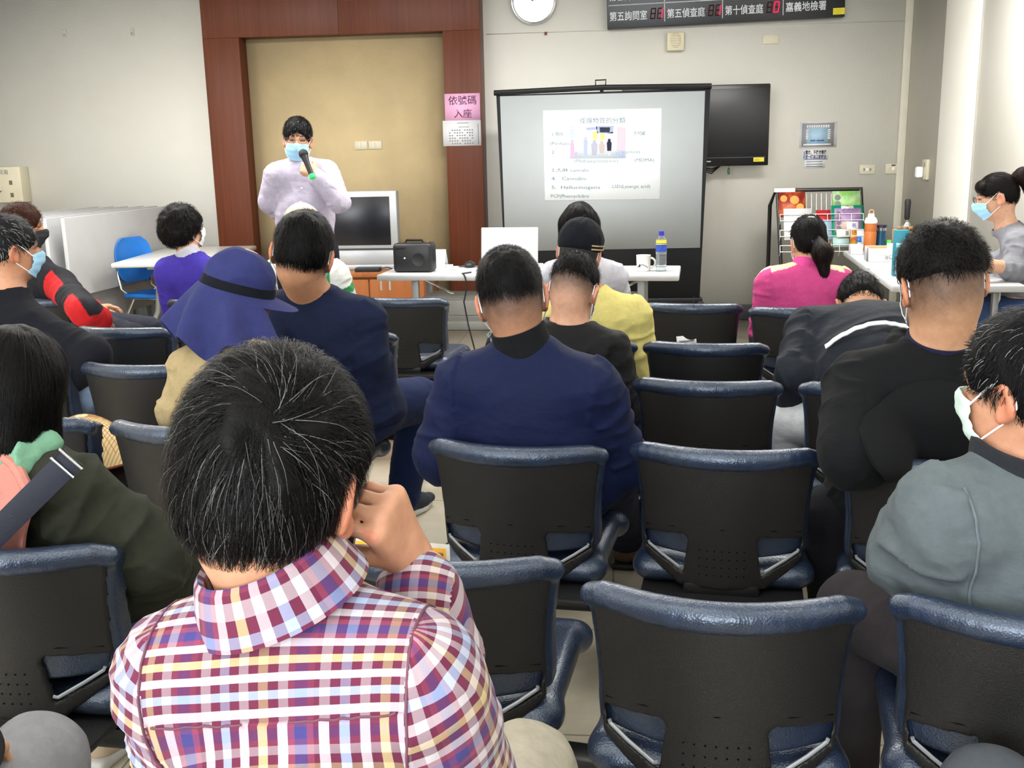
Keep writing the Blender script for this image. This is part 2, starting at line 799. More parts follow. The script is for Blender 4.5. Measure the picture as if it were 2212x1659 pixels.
def wall_mat():
    t = NT('painted plaster wall')
    v = t.coord()
    t.color(t.ramp(t.noise(v, 1.3, 4), [(0.3, (236, 233, 223)), (0.7, (241, 239, 231))]))
    t.set(rough=0.75, spec=0.25)
    t.bump(t.noise(v, 90, 3), 0.25, 0.004)
    return t.m


def floor_mat():
    t = NT('cream vinyl tile floor')
    v = t.coord(scale=(1, 1, 1))
    k = t.n('ShaderNodeTexBrick', offset=0.0)
    k.inputs['Scale'].default_value = 1.0
    k.inputs['Brick Width'].default_value = 0.6
    k.inputs['Row Height'].default_value = 0.6
    k.inputs['Mortar Size'].default_value = 0.0035
    k.inputs['Mortar Smooth'].default_value = 0.2
    k.inputs['Color1'].default_value = rgba((216, 207, 188))
    k.inputs['Color2'].default_value = rgba((210, 202, 184))
    k.inputs['Mortar'].default_value = rgba((150, 142, 126))
    t.l(v, k.inputs['Vector'])
    st = t.ramp(t.noise(v, 5, 5, 0.65), [(0.25, (222, 218, 208)), (0.7, (255, 255, 255))])
    t.color(t.mixc(1.0, k.outputs['Color'], st, 'MULTIPLY'))
    t.set(rough=0.28, spec=0.5)
    return t.m


def wood_mat(name, a, b, vertical=True, rough=0.42, grain=40):
    t = NT(name)
    v = t.coord(scale=(grain, grain, 1.2) if vertical else (1.2, grain, grain))
    n1 = t.noise(v, 1.0, 5, 0.6)
    v2 = t.coord(scale=(4, 4, 0.7) if vertical else (0.7, 4, 4))
    n2 = t.noise(v2, 1.0, 2)
    f = t.math('ADD', t.math('MULTIPLY', n1, 0.65), t.math('MULTIPLY', n2, 0.35))
    t.color(t.ramp(f, [(0.3, a), (0.7, b)]))
    t.set(rough=rough, spec=0.22)
    return t.m


M_WALL = wall_mat()
M_FLOOR = floor_mat()
M_WOOD = wood_mat('red brown wood veneer', (88, 45, 29), (110, 60, 40))
M_CAB = wood_mat('brown cabinet veneer', (128, 74, 40), (160, 98, 56))
M_WHITEP = plain('white laminate', (188, 189, 191), 0.35, var=0.02)
M_GREYM = plain('grey painted steel', (150, 152, 152), 0.4, metal=0.3, var=0.03)
M_CHROME = plain('chrome', (205, 207, 208), 0.18, metal=1.0, var=0.02)
M_BLACKP = plain('black plastic', (24, 24, 26), 0.45, var=0.1, bump=0.15)
M_BLACKS = plain('black steel', (22, 22, 24), 0.35, metal=0.2, var=0.1)
M_PLATE = plain('ivory switch plastic', (206, 199, 176), 0.4, var=0.02)
M_IVORY = plain('ivory plastic', (219, 210, 181), 0.45, var=0.02)
M_PAPER = plain('white paper', (232, 233, 236), 0.8, var=0.02)
M_INK = plain('dark ink', (42, 38, 48), 0.7, var=0.0)
M_INKG = plain('grey ink', (130, 134, 142), 0.7, var=0.0)
M_CEIL = plain('ceiling board', (236, 236, 232), 0.85, var=0.02)
M_CREAM = plain('cream fabric wall panel', (192, 172, 132), 0.85, var=0.035, vscale=3.0, bump=0.35, bscale=120)
M_SKIRT = plain('dark skirting vinyl', (52, 53, 55), 0.45, var=0.08)
M_PLINTH = plain('grey plinth paint', (150, 151, 146), 0.6, var=0.03)

T = 0.12
struct('floor', MB().box(((WALL_XL + WALL_XR) / 2, (BACK_Y + WALL_Y) / 2, -0.05), (WALL_XR - WALL_XL + 2 * T, WALL_Y - BACK_Y + 2 * T, 0.1)), M_FLOOR, smooth=False)
struct('ceiling', MB().box(((WALL_XL + WALL_XR) / 2, (BACK_Y + WALL_Y) / 2, CEIL_Z + 0.05), (WALL_XR - WALL_XL + 2 * T, WALL_Y - BACK_Y + 2 * T, 0.1)), M_CEIL, smooth=False)
struct('wall_front', MB().box(((WALL_XL + WALL_XR) / 2, WALL_Y + T / 2, CEIL_Z / 2), (WALL_XR - WALL_XL + 2 * T, T, CEIL_Z)), M_WALL, smooth=False)
struct('wall_back', MB().box(((WALL_XL + WALL_XR) / 2, BACK_Y - T / 2, CEIL_Z / 2), (WALL_XR - WALL_XL + 2 * T, T, CEIL_Z)), M_WALL, smooth=False)
struct('wall_left', MB().box((WALL_XL - T / 2, (BACK_Y + WALL_Y) / 2, CEIL_Z / 2), (T, WALL_Y - BACK_Y, CEIL_Z)), M_WALL, smooth=False)
struct('wall_right', MB().box((WALL_XR + T / 2, (BACK_Y + WALL_Y) / 2, CEIL_Z / 2), (T, WALL_Y - BACK_Y, CEIL_Z)), M_WALL, smooth=False)

# panel seam strip across the front wall and the corner bead on the right
_a, _b = ony(1050, 75, WALL_Y), ony(1990, 43, WALL_Y)
M_SEAM = plain('painted joint strip', (204, 202, 193), 0.75, var=0.02)
struct('trim_1', MB().box(((_a[0] + WALL_XR) / 2, WALL_Y - 0.0015, (_a[2] + _b[2]) / 2), (WALL_XR - _a[0], 0.003, 0.007)), M_SEAM, smooth=False)
_c = onx(2040, 200, WALL_XR)
struct('trim_2', MB().box((WALL_XR - 0.012, _c[1] - 0.35, CEIL_Z / 2), (0.024, 0.7, CEIL_Z), bev=0.004), M_WALL, smooth=False)
struct('trim_3', MB().box((WALL_XR - 0.03, WALL_Y - 0.012, CEIL_Z / 2), (0.06, 0.024, CEIL_Z), bev=0.003), plain('corner trim paint', (210, 206, 190), 0.6, var=0.02), smooth=False)
_px0 = ony(1050, 690, WALL_Y)[0]
struct('baseboard_front', MB().box(((_px0 + WALL_XR) / 2, WALL_Y - 0.01, 0.065), (WALL_XR - _px0, 0.02, 0.13), bev=0.004), M_SKIRT, smooth=False)
struct('baseboard_right', MB().box((WALL_XR - 0.036, 3.2, 0.065), (0.02, 11.0, 0.13), bev=0.004), M_SKIRT, smooth=False)

# low grey plinth under the panelled recess
PORT_Y, REC_Y = 8.73, 8.9
PL_L, PL_R = ony(300, 690, 8.6)[0], ony(1062, 690, 8.6)[0]
mb = MB().box(((PL_L + PL_R) / 2, (8.56 + WALL_Y) / 2, 0.12), (PL_R - PL_L, WALL_Y - 8.56, 0.24), bev=0.004)
mb.box(((PL_L + PL_R) / 2, 8.54, 0.035), (PL_R - PL_L, 0.06, 0.07), bev=0.006)
struct('trim_4', mb, M_PLINTH, smooth=False)

# wooden portal around the cream panel
xl0 = ony(453, 280, PORT_Y)[0]
xl1 = ony(530, 280, PORT_Y)[0]
xr0 = ony(963, 280, PORT_Y)[0]
xr1 = ony(1041, 280, PORT_Y)[0]
zb = ony(735, 74, PORT_Y)[2]
ztop = 2.93
mb = MB()
yc, yd = (PORT_Y + WALL_Y) / 2, WALL_Y - PORT_Y
for a, b in ((xl0, xl1), (xr0, xr1)):
    zs = [0.24, ony(1000, 577, PORT_Y)[2], zb]
    for z0, z1 in zip(zs, zs[1:]):
        mb.box(((a + b) / 2, yc, (z0 + z1) / 2 ), (b - a, yd, z1 - z0 - 0.0015), bev=0.001)
n_h = 2
for i in range(n_h):
    x0, x1 = xl0 + (xr1 - xl0) * i / n_h, xl0 + (xr1 - xl0) * (i + 1) / n_h
    mb.box(((x0 + x1) / 2, yc, (zb + ztop) / 2), (x1 - x0 - 0.0015, yd, ztop - zb - 0.0015), bev=0.001)
portal = struct('trim_5', mb, M_WOOD, smooth=False)
struct('trim_6', MB().box(((xl1 + xr0) / 2, (REC_Y + WALL_Y) / 2, (0.24 + zb) / 2), (xr0 - xl1 - 0.002, WALL_Y - REC_Y, zb - 0.24)), M_CREAM, smooth=False)

# ceiling lamps
M_LAMPF = plain('lamp housing', (225, 225, 222), 0.5, var=0.02)
M_DIFF = emit('lamp diffuser', (255, 253, 246), 3.0)
for k, (x, y) in enumerate(LAMPS):
    t = thing('ceiling_light', 'recessed fluorescent ceiling light with a white grid frame', 'light', (x, y, CEIL_Z), group='fluorescent ceiling lights')
    MB().box((x, y, CEIL_Z - 0.015), (1.2, 0.6, 0.03), bev=0.004).build('housing', M_LAMPF, t)
    MB().box((x, y, CEIL_Z - 0.034), (1.12, 0.52, 0.008), bev=0.002).build('diffuser', M_DIFF, t)


def rect_on(px0, py0, px1, py1, y):
    """wall rectangle measured at its left/right/top/bottom pixels on the plane at depth y -> centre, width, height"""
    mx, my = (px0 + px1) / 2, (py0 + py1) / 2
    l, r, t_, b = ony(px0, my, y), ony(px1, my, y), ony(mx, py0, y), ony(mx, py1, y)
    return A3((l[0] + r[0]) / 2, y, (t_[2] + b[2]) / 2), r[0] - l[0], t_[2] - b[2]


# unseen windows added to the rear wall, with glowing panes, to carry the fill
M_FILLGLOW = emit('bright window', (226, 236, 250), 2.0)
for k, (x, w_) in enumerate(((-3.6, 2.2), (-0.6, 2.2))):
    mb = MB()
    for s in (-1, 1):
        mb.box((x + s * (w_ / 2 + 0.03), BACK_Y + 0.03, 1.75), (0.06, 0.06, 1.57)).box((x, BACK_Y + 0.03, 1.75 + s * 0.755), (w_, 0.06, 0.06))
    mb.box((x, BACK_Y + 0.025, 1.75), (0.05, 0.05, 1.45))
    wf = struct('window_%d' % (k + 1), mb, M_LAMPF, smooth=False)
    MB().box((x, BACK_Y + 0.008, 1.75), (w_, 0.012, 1.45)).build('pane', M_FILLGLOW, wf, smooth=False)


# ---- things on the front wall
def wall_plate(px0, py0, px1, py1, y, label, kind='blank', lab=None):
    c, w, h = rect_on(px0, py0, px1, py1, y)
    t = thing('wall_plate', label, 'wall plate', c)
    MB().box(c + A3(0, -0.005, 0), (w, 0.010, h), bev=0.003).build('plate', M_PLATE, t)
    if kind == 'socket':
        MB().box(c + A3(0, -0.0115, 0), (w * 0.16, 0.003, h * 0.3), bev=0.001).build('switch', plain('white switch', (238, 236, 228), 0.4), t)
        for s in (-1, 1):
            MB().box(c + A3(s * w * 0.2, -0.0108, 0), (w * 0.1, 0.0016, h * 0.28), bev=0.0004).build('socket', M_INKG, t)
    if kind == 'button':
        MB().box(c + A3(0, -0.0115, 0), (w * 0.14, 0.003, h * 0.34), bev=0.001).build('switch', plain('white switch', (238, 236, 228), 0.4), t)
        MB().box(c + A3(0, -0.0106, h * 0.36), (w * 0.26, 0.0012, h * 0.12)).build('name_strip', M_INK, t)
    if kind == 'rocker':
        for s in (-1, 1):
            MB().box(c + A3(s * w * 0.22, -0.0115, 0), (w * 0.4, 0.003, h * 0.7), bev=0.001).build('switch', M_PLATE, t)
    return t


wall_plate(766, 305, 794.5, 323, REC_Y, 'ivory switch plate on the cream panel, the one nearer the speaker', 'rocker')
wall_plate(796, 304.5, 825, 322, REC_Y, 'ivory switch plate on the cream panel, the one nearer the pink notice', 'rocker')
wall_plate(1648, 75, 1682, 95, WALL_Y, 'blank ivory cover plate under the number board')
wall_plate(1856, 356, 1889.5, 376, WALL_Y, 'ivory outlet plate with a middle switch, beside the seating map', 'socket')
wall_plate(1912, 354, 1946, 375, WALL_Y, 'ivory button plate with a dark name strip near the wall corner', 'button')

c, w, h = rect_on(1440, 71, 1477, 111, WALL_Y)
t = thing('wall_speaker', 'square cream wall speaker with round slotted grille', 'speaker', c)
MB().box(c + A3(0, -0.03, 0), (w, 0.06, h), bev=0.008).build('housing', M_IVORY, t)
mb = MB()
for i in range(9):
    z = -0.36 + 0.09 * i
    hw = math.sqrt(max(0.02, 0.40 ** 2 - z ** 2))
    mb.box(c + A3(0, -0.0615, z * h + h * 0.06), (2 * hw * w * 0.85, 0.003, h * 0.035))
mb.build('grille', plain('cream grille slats', (196, 186, 156), 0.5), t, smooth=False)

c = ony(1179, 72.5, WALL_Y)
tag(MB().box(c + A3(0, -0.008, 0), (0.022, 0.016, 0.026), bev=0.004).build('wall_plug', plain('brown plug', (120, 70, 48), 0.6)), 'tiny brown plug in the wall below the clock', 'plug')

for px, py in ((140, 72), (286, 69)):
    c = ony(px, py, WALL_Y)
    t = tag(MB().box(c + A3(0, -0.004, 0), (0.028, 0.008, 0.06), bev=0.003).tube([c + A3(0, -0.006, -0.01), c + A3(0, -0.03, -0.022), c + A3(0, -0.034, -0.005)], 0.004).build('wall_hook', plain('worn hook', (196, 190, 176), 0.5)),
            'small pale wall hook, %s of the pair high on the bare wall' % ('farther left' if px < 200 else 'nearer the wood portal'), 'hook', 'hooks on the bare wall')

# clock
c = ony(1153, 3, WALL_Y)
rc = (ony(1202, 3, WALL_Y)[0] - ony(1104, 3, WALL_Y)[0]) / 2
t = thing('wall_clock', 'round white wall clock with silver rim and black numerals', 'clock', c)
Rw = np.array([[1, 0, 0], [0, 0, -1], [0, 1, 0.0]])  # local z -> -y
MB().lathe([(rc * 0.88, 0.0), (rc, 0.0), (rc, 0.03), (rc * 0.97, 0.042), (rc * 0.92, 0.044), (rc * 0.885, 0.03)], c, Rw, 48).build('rim', M_CHROME, t)
MB().lathe([(rc * 0.9, 0.0), (rc * 0.9, 0.022)], c, Rw, 48).build('dial', plain('clock dial', (196, 194, 170), 0.5), t)
for hnum in range(1, 13):
    a = math.pi / 2 - hnum * math.pi / 6
    p = c + A3(math.cos(a) * rc * 0.70, -0.0225, math.sin(a) * rc * 0.70 - rc * 0.085)
    text_part(str(hnum), rc * 0.27, M_INK, p, X1, Z1, t, 'numeral', 'CENTER')
MB().tube([c + A3(0, -0.026, 0), c + A3(-rc * 0.62, -0.026, -rc * 0.12)], 0.0035, 6).build('minute_hand', M_INK, t)
MB().tube([c + A3(0, -0.029, 0), c + A3(-rc * 0.36, -0.029, rc * 0.16)], 0.0045, 6).build('hour_hand', M_INK, t)
text_part('QUARTZ', rc * 0.07, M_INK, c + A3(0, -0.0225, -rc * 0.36), X1, Z1, t, 'lettering', 'CENTER')

# led number board
BY = WALL_Y - 0.09
bl, br = ony(1312, 63, BY), ony(1825, 36, BY)
bux = unit(br - bl)
buz = unit(Z1 - bux * (Z1 @ bux))
BW = np.linalg.norm(br - bl)
BH = 0.62
bn = np.cross(bux, buz)
t = thing('number_board', 'black electronic number board with white room names and red digits', 'display board', (bl + br) / 2)
Rb = np.stack([bux, -bn, buz], 1)
M_BOARD = plain('board black', (20, 22, 28), 0.35, var=0.05)
MB().box(bl + bux * BW / 2 + buz * BH / 2 - bn * 0.04, (BW, 0.08, BH), Rb, bev=0.006).build('housing', M_BOARD, t)
for k in (-1, 1):
    MB().box(bl + bux * (BW / 2 + k * BW * 0.3) + buz * BH / 2 - bn * 0.087, (0.1, 0.014, 0.1), Rb).build('wall_bracket', M_BLACKS, t)
M_LINE = plain('board ruling', (225, 228, 232), 0.5)
M_LED = emit('red led digit', (255, 20, 70), 1.6)
M_LEDOFF = plain('unlit led digit', (66, 12, 22), 0.4)
fx = lambda px: (px - 1312) / 513.0 * BW
rowh = 42.0 / 513.0 * BW
z0b = 14.0 / 513.0 * BW
mb = MB()
for px in (1438, 1563.5, 1693.5):
    mb.box(bl + bux * fx(px) + buz * (z0b * 0.6 + 0.5 * (BH - z0b)) + bn * 0.0008, (0.006, 0.0016, BH - z0b * 1.2), Rb)
for r in range(1, 5):
    mb.box(bl + bux * BW * 0.5 + buz * (z0b * 0.5 + rowh * r) + bn * 0.0008, (BW * 0.985, 0.0016, 0.006), Rb)
mb.build('ruling', M_LINE, t, smooth=False)
names = [['第五詢問室', '第五偵查庭', '第十偵查庭', '嘉義地檢署'], ['第四詢問室', '第四偵查庭', '第九偵查庭', '']]
digs = [['1', '1', '0', ''], ['1', '0', '', '']]
SEG = {'0': 'abcdef', '1': 'bc', '8': 'abcdefg'}
colx = [1312, 1438, 1563.5, 1693.5]
for r in range(2):
    for cc in range(4):
        if names[r][cc]:
            o = bl + bux * (fx(colx[cc] + 5)) + buz * (z0b * 0.5 + rowh * r + rowh * 0.26) + bn * 0.001
            text_part(names[r][cc], rowh * 0.5, M_LINE, o, bux, buz, t, 'lettering', fit=fx(1312 + (82 if cc < 3 else 86)), bold=0.0006)
        if cc == 3:
            continue
        for dslot in range(2):
            dx = fx(colx[cc] + (95 if dslot == 0 else 110))
            w_, h_ = rowh * 0.22, rowh * 0.5
            base = bl + bux * dx + buz * (z0b * 0.5 + rowh * r + rowh * 0.24) + bn * 0.0012
            sk = 0.12
            P = lambda u, v: base + bux * (u * w_ + v * h_ * sk) + buz * v * h_
            segs = dict(a=((0, 1), (1, 1)), b=((1, 1), (1, .5)), c=((1, .5), (1, 0)), d=((0, 0), (1, 0)), e=((0, 0), (0, .5)), f=((0, .5), (0, 1)), g=((0, .5), (1, .5)))
            on = SEG.get(digs[r][cc], '') if dslot == 1 else ''
            m_on, m_off = MB(), MB()
            for s_, (p, q) in segs.items():
                (m_on if s_ in on else m_off).tube([P(*p), P(*q)], 0.0042, 4)
            if on:
                m_on.build('digit', M_LED, t)
            if m_off.V:
                m_off.build('digit', M_LEDOFF, t)
o = bl + bux * fx(1812) + buz * (12 / 513 * BW) + bn * 0.001
MB().box(o, (0.09, 0.002, 0.05), Rb).build('sticker', plain('yellow sticker', (222, 206, 40), 0.6), t)

# notices on the right post of the portal
def notice(name, label, cat, px0, py0, px1, py1, y, m, thick=0.002, tilt=0.0):
    c, w, h = rect_on(px0, py0, px1, py1, y)
    t = thing(name, label, cat, c)
    Rt = roty(tilt)
    MB().box(c + A3(0, -thick / 2, 0), (w, thick, h), Rt).build('sheet', m, t, smooth=False)
    return t, c, w, h


M_PINK = plain('pink paper', (238, 178, 216), 0.75, var=0.02)
t, c, w, h = notice('pink_notice', 'pink paper notice with handwritten characters on the wood post', 'notice', 961, 202, 1037, 261, PORT_Y, M_PINK)
M_BRUSH = plain('purple brown brush ink', (84, 34, 66), 0.7, var=0.0)
text_part('依號碼', h * 0.36, M_BRUSH, c + A3(-w * 0.40, -0.0022, h * 0.12), X1, Z1, t, fit=w * 0.79, bold=0.0003)
text_part('入座', h * 0.34, M_BRUSH, c + A3(-w * 0.25, -0.0022, -h * 0.36), X1, Z1, t, fit=w * 0.5, bold=0.0003)
t, c, w, h = notice('seat_number_sheet', 'white number chart taped below the pink notice', 'notice', 957, 260, 1039, 315, PORT_Y - 0.003, M_PAPER)
mb = MB()
for r in range(6):
    for k in range(10):
        if (r * 7 + k * 3) % 5 != 0:
            mb.box(c + A3(-w * 0.32 + k * w * 0.066, -0.0026, h * 0.12 - r * h * 0.105), (w * 0.036, 0.0012, h * 0.045))
mb.box(c + A3(w * 0.03, -0.0026, h * 0.40), (w * 0.3, 0.0012, h * 0.02)).box(c + A3(w * 0.05, -0.0026, h * 0.24), (w * 0.28, 0.0012, h * 0.02))
mb.box(c + A3(w * 0.43, -0.0026, -h * 0.05), (w * 0.02, 0.0012, h * 0.8))
mb.build('print', M_INKG, t, smooth=False)

# seating map, sign and slip
t, c, w, h = notice('seating_map', 'laminated grey and blue seating map on the wall', 'poster', 1727, 263, 1808, 319, WALL_Y, plain('laminate', (222, 222, 222), 0.3))
MB().box(c + A3(-w * 0.01, -0.0026, 0), (w * 0.86, 0.001, h * 0.9)).build('print_border', plain('print grey', (158, 158, 165), 0.6), t, smooth=False)
MB().box(c + A3(-w * 0.02, -0.0034, -h * 0.04), (w * 0.58, 0.001, h * 0.62)).build('map_area', plain('print blue', (168, 200, 222), 0.6), t, smooth=False)
mb = MB()
for i in range(10):
    mb.box(c + A3(-w * 0.29 + i * w * 0.062, -0.0042, h * 0.32), (w * 0.045, 0.001, h * 0.11))
for i in range(5):
    for s in (-1, 1):
        mb.box(c + A3(s * w * 0.29, -0.0042, h * 0.18 - i * h * 0.08), (w * 0.08, 0.001, h * 0.05))
mb.box(c + A3(-w * 0.02, -0.0042, -h * 0.38), (w * 0.74, 0.001, h * 0.06))
mb.build('seats_print', plain('print white', (236, 238, 240), 0.6), t, smooth=False)
mb = MB().box(c + A3(w * 0.06, -0.0046, -h * 0.22), (w * 0.2, 0.001, h * 0.05)).box(c + A3(-w * 0.14, -0.0046, -h * 0.22), (w * 0.13, 0.001, h * 0.05))
mb.build('caption_print', plain('print deep blue', (60, 104, 178), 0.6), t, smooth=False)
t, c, w, h = notice('small_sign', 'white sign with black brush characters and blue trim under the map', 'sign', 1735, 323, 1789, 345, WALL_Y, M_PAPER)
text_part('置放。手機充電機', h * 0.42, M_INK, c + A3(-w * 0.42, -0.0022, h * 0.08), X1, Z1, t, fit=w * 0.84, bold=0.0008)
text_part('至一樓志工服務台', h * 0.42, M_INK, c + A3(-w * 0.42, -0.0022, -h * 0.36), X1, Z1, t, fit=w * 0.84, bold=0.0008)
MB().box(c + A3(0, -0.0025, -h * 0.46), (w * 0.9, 0.001, h * 0.07)).box(c + A3(-w * 0.46, -0.0025, 0), (w * 0.04, 0.001, h * 0.7)).build('border_print', plain('print violet blue', (110, 124, 200), 0.6), t, smooth=False)
t, c, w, h = notice('printed_slip', 'small white printed slip at the bottom of the wall notices', 'notice', 1738, 345, 1782, 363, WALL_Y, M_PAPER)
mb = MB()
for i in range(3):
    mb.box(c + A3(-w * 0.02, -0.0025, h * 0.26 - i * h * 0.28), (w * 0.8, 0.001, h * 0.1))
mb.build('print', M_INKG, t, smooth=False)

# phone style switch on the right wall
c = onx(2003, 366, WALL_XR)
t = thing('wall_switch_box', 'narrow ivory switch box with a white knob on the side wall', 'switch', c)
MB().box(c + A3(-0.012, 0, 0), (0.024, 0.12, 0.15), bev=0.004).build('plate', M_PLATE, t)
MB().box(c + A3(-0.05, 0.035, -0.02), (0.052, 0.06, 0.085), bev=0.015).build('knob', plain('white knob plastic', (240, 240, 240), 0.4), t)
MB().box(c + A3(-0.0255, -0.01, 0.035), (0.003, 0.02, 0.03)).build('switch', M_INKG, t)

# suggestion box far left
c, w, h = rect_on(0, 360, 65, 436, WALL_Y)
t = thing('suggestion_box', 'cream metal suggestion box with a round lock, high on the bare wall', 'box', c)
MB().box(c + A3(0, -0.07, 0), (w, 0.14, h), bev=0.006).build('body', plain('cream enamel', (216, 208, 182), 0.45, var=0.02), t)
text_part('意見箱', h * 0.15, M_INKG, c + A3(-w * 0.35, -0.1405, h * 0.3), X1, Z1, t, fit=w * 0.45)
MB().lathe([(0.02, 0), (0.02, 0.012), (0.014, 0.014)], c + A3(-w * 0.23, -0.14, -h * 0.14), Rw, 16).build('lock', M_CHROME, t)
for z in (0.06, -0.29):
    MB().box(c + A3(w * 0.16, -0.141, z * h), (w * 0.1, 0.004, h * 0.12)).build('catch', plain('dull tin', (140, 130, 112), 0.4, metal=0.6), t)
# ---------------------------------------------------------------- auditorium chairs
CH_TOP = 0.756
M_SHELL = plain('black grained shell plastic', (27, 26, 26), 0.42, var=0.10, vscale=3, bump=0.35, bscale=420, spec=0.42)


def vinyl_mat():
    t = NT('dark blue vinyl')
    v = t.coord()
    t.color(t.ramp(t.noise(v, 18, 4), [(0.3, (23, 32, 50)), (0.7, (33, 45, 68))]))
    w = t.n('ShaderNodeTexVoronoi')
    w.inputs['Scale'].default_value = 260
    t.l(v, w.inputs['Vector'])
    f = t.math('ADD', t.math('MULTIPLY', w.outputs['Distance'], 0.35), t.math('MULTIPLY', t.noise(v, 30, 2), 0.5))
    t.set(rough=0.34, spec=0.9, coat=0.3, coatr=0.25)
    t.b.inputs['Specular Tint'].default_value = (0.72, 0.84, 1.0, 1)
    t.bump(f, 0.35, 0.006)
    return t.m


M_VINYL = vinyl_mat()


def y_surf(x, z):
    return 2.0 * x * x + (CH_TOP - z) * 0.17 - 0.25 * np.maximum(0, 0.62 - z) ** 2


def w_half(z):
    zz = [0.36, 0.395, 0.42, 0.455, 0.50, 0.56, 0.62, 0.68, 0.73, 0.77]
    ww = [0.10, 0.115, 0.155, 0.196, 0.199, 0.199, 0.203, 0.211, 0.220, 0.226]
    return np.interp(z, zz, ww)


def z_top(x):
    return CH_TOP - 0.026 - 0.08 * x * x - 14.0 * np.maximum(0, np.abs(x) - 0.17) ** 3 * 8


def poly_sd(px, pz, poly):
    """signed distance to a convex polygon (counter-clockwise)"""
    d = None
    n = len(poly)
    for i in range(n):
        (ax_, az), (bx, bz) = poly[i], poly[(i + 1) % n]
        ex, ez = bx - ax_, bz - az
        L = math.hypot(ex, ez)
        e = ((px - ax_) * ez - (pz - az) * ex) / L
        d = e if d is None else np.maximum(d, e)
    return d


def shell_post(D, x, y, z):
    x, z, y = np.broadcast_arrays(x, z, y)
    ys = y_surf(x, z)
    d = np.abs(y - ys - 0.008) - 0.008
    side = np.abs(x) - w_half(z)
    top = z - z_top(x)
    bot = 0.385 - z
    o = np.maximum(np.maximum(side, top), bot)
    cut = poly_sd(np.abs(x), z, [(0.098, 0.428), (0.184, 0.474), (0.188, 0.508), (0.094, 0.522), (0.088, 0.51)])
    o = np.maximum(o, 0.004 - cut)
    return np.maximum(d, o).astype(np.float32)


dummy = [(rbox((0, 0.06, 0.57), (0.24, 0.1, 0.2)), 0)]
shell_V, shell_Q = soft(dummy, h=0.005, smooth=2, post=shell_post)

pad = []
xs = np.linspace(-0.215, 0.215, 19)
for a, b in zip(xs, xs[1:]):
    ra, rb = 0.026 - 0.10 * a * a, 0.026 - 0.10 * b * b
    pa = A3(a, y_surf(a, z_top(a)) + 0.016, z_top(a) - 0.012 + 0.012)
    pb = A3(b, y_surf(b, z_top(b)) + 0.016, z_top(b) - 0.012 + 0.012)
    pad.append((cap(pa, pb, ra, rb), 0.004))


def pad_post(D, x, y, z):
    x, z, y = np.broadcast_arrays(x, z, y)
    ys = y_surf(x, z) + 0.042
    d = np.abs(y - ys) - 0.022
    o = np.maximum(np.maximum(np.abs(x) - w_half(z) - 0.004, z - z_top(x)), 0.47 - z)
    sheet_ = np.maximum(d, o) - 0.004
    return smin(D, sheet_.astype(np.float32), 0.02)


pad.append((rbox((0, 0.09, 0.60), (0.23, 0.08, 0.16)), 0))
pad_V, pad_Q = soft(pad[:-1], h=0.006, smooth=2, post=None)
_k = pad[:-1] + [(rbox((0, 0.09, 0.60), (0.0001, 0.0001, 0.0001)), 0), (rbox((-0.24, 0.2, 0.45), (0.001,) * 3), 0), (rbox((0.24, 0.0, 0.80), (0.001,) * 3), 0)]
pad_V, pad_Q = soft(_k, h=0.006, smooth=2, post=pad_post)
_keep = (pad_V[:, 1] > -0.1)

seat_V, seat_Q = soft([(cap((-0.17, 0.14, 0.405), (0.17, 0.14, 0.405), 0.05, 0.05, Z1, 0.62), 0.0), (rbox((0, 0.31, 0.408), (0.216, 0.19, 0.034), 0.032), 0.04),
                       (cap((-0.20, 0.49, 0.40), (0.20, 0.49, 0.40), 0.034, 0.034), 0.03)], h=0.006, smooth=2)
edge_V = None


def chair_proto():
    t = thing('auditorium_chair', '', 'chair')
    link('shell', raw_mesh('chair_shell', shell_V, shell_Q, M_SHELL), t)
    link('back_cushion', raw_mesh('chair_cushion', pad_V, pad_Q, M_VINYL), t)
    link('seat', raw_mesh('chair_seat', seat_V, seat_Q, M_VINYL), t)
    mb = MB().box((0, 0.16, 0.362), (0.40, 0.30, 0.018), bev=0.006)
    mb.build('seat_pan', M_BLACKP, t, local=True)
    mb = MB().box((0, 0.105, 0.375), (0.19, 0.10, 0.05), bev=0.012).box((0, 0.2, 0.336), (0.12, 0.16, 0.044), bev=0.006)
    mb.build('bracket', M_BLACKS, t, local=True)
    mb = MB()
    for i in range(7):
        for j in range(4):
            x = -0.054 + 0.018 * i
            z = 0.425 + 0.022 * j
            mb.lathe([(0.0020, 0), (0.0020, 0.0006)], (x, y_surf(x, z) - 0.0004, z), rotx(math.pi / 2), 8)
    for s in (-1, 1):
        mb.tube([A3(s * x_, y_surf(s * x_, z_) - 0.0005, z_) for x_, z_ in ((0.19, 0.530), (0.12, 0.543), (0.0, 0.549))], 0.0013, 4)
    mb.build('perforation', plain('moulded holes', (9, 9, 10), 0.9, spec=0.05), t, local=True)
    for s in (-1, 1):
        mb = MB()
        mb.tube([A3(s * x_, y_surf(s * x_, z_) + 0.001, z_) for x_, z_ in ((0.1845, 0.484), (0.182, 0.4775), (0.15, 0.459), (0.104, 0.4345), (0.0955, 0.438))], 0.0038, 6)
        mb.build('slot_lip', plain('worn slot lip', (150, 153, 158), 0.4, metal=0.3), t, local=True)  # pale tube paints the highlight on the lit lower edge of the slot
    return t


CHAIRS = {}
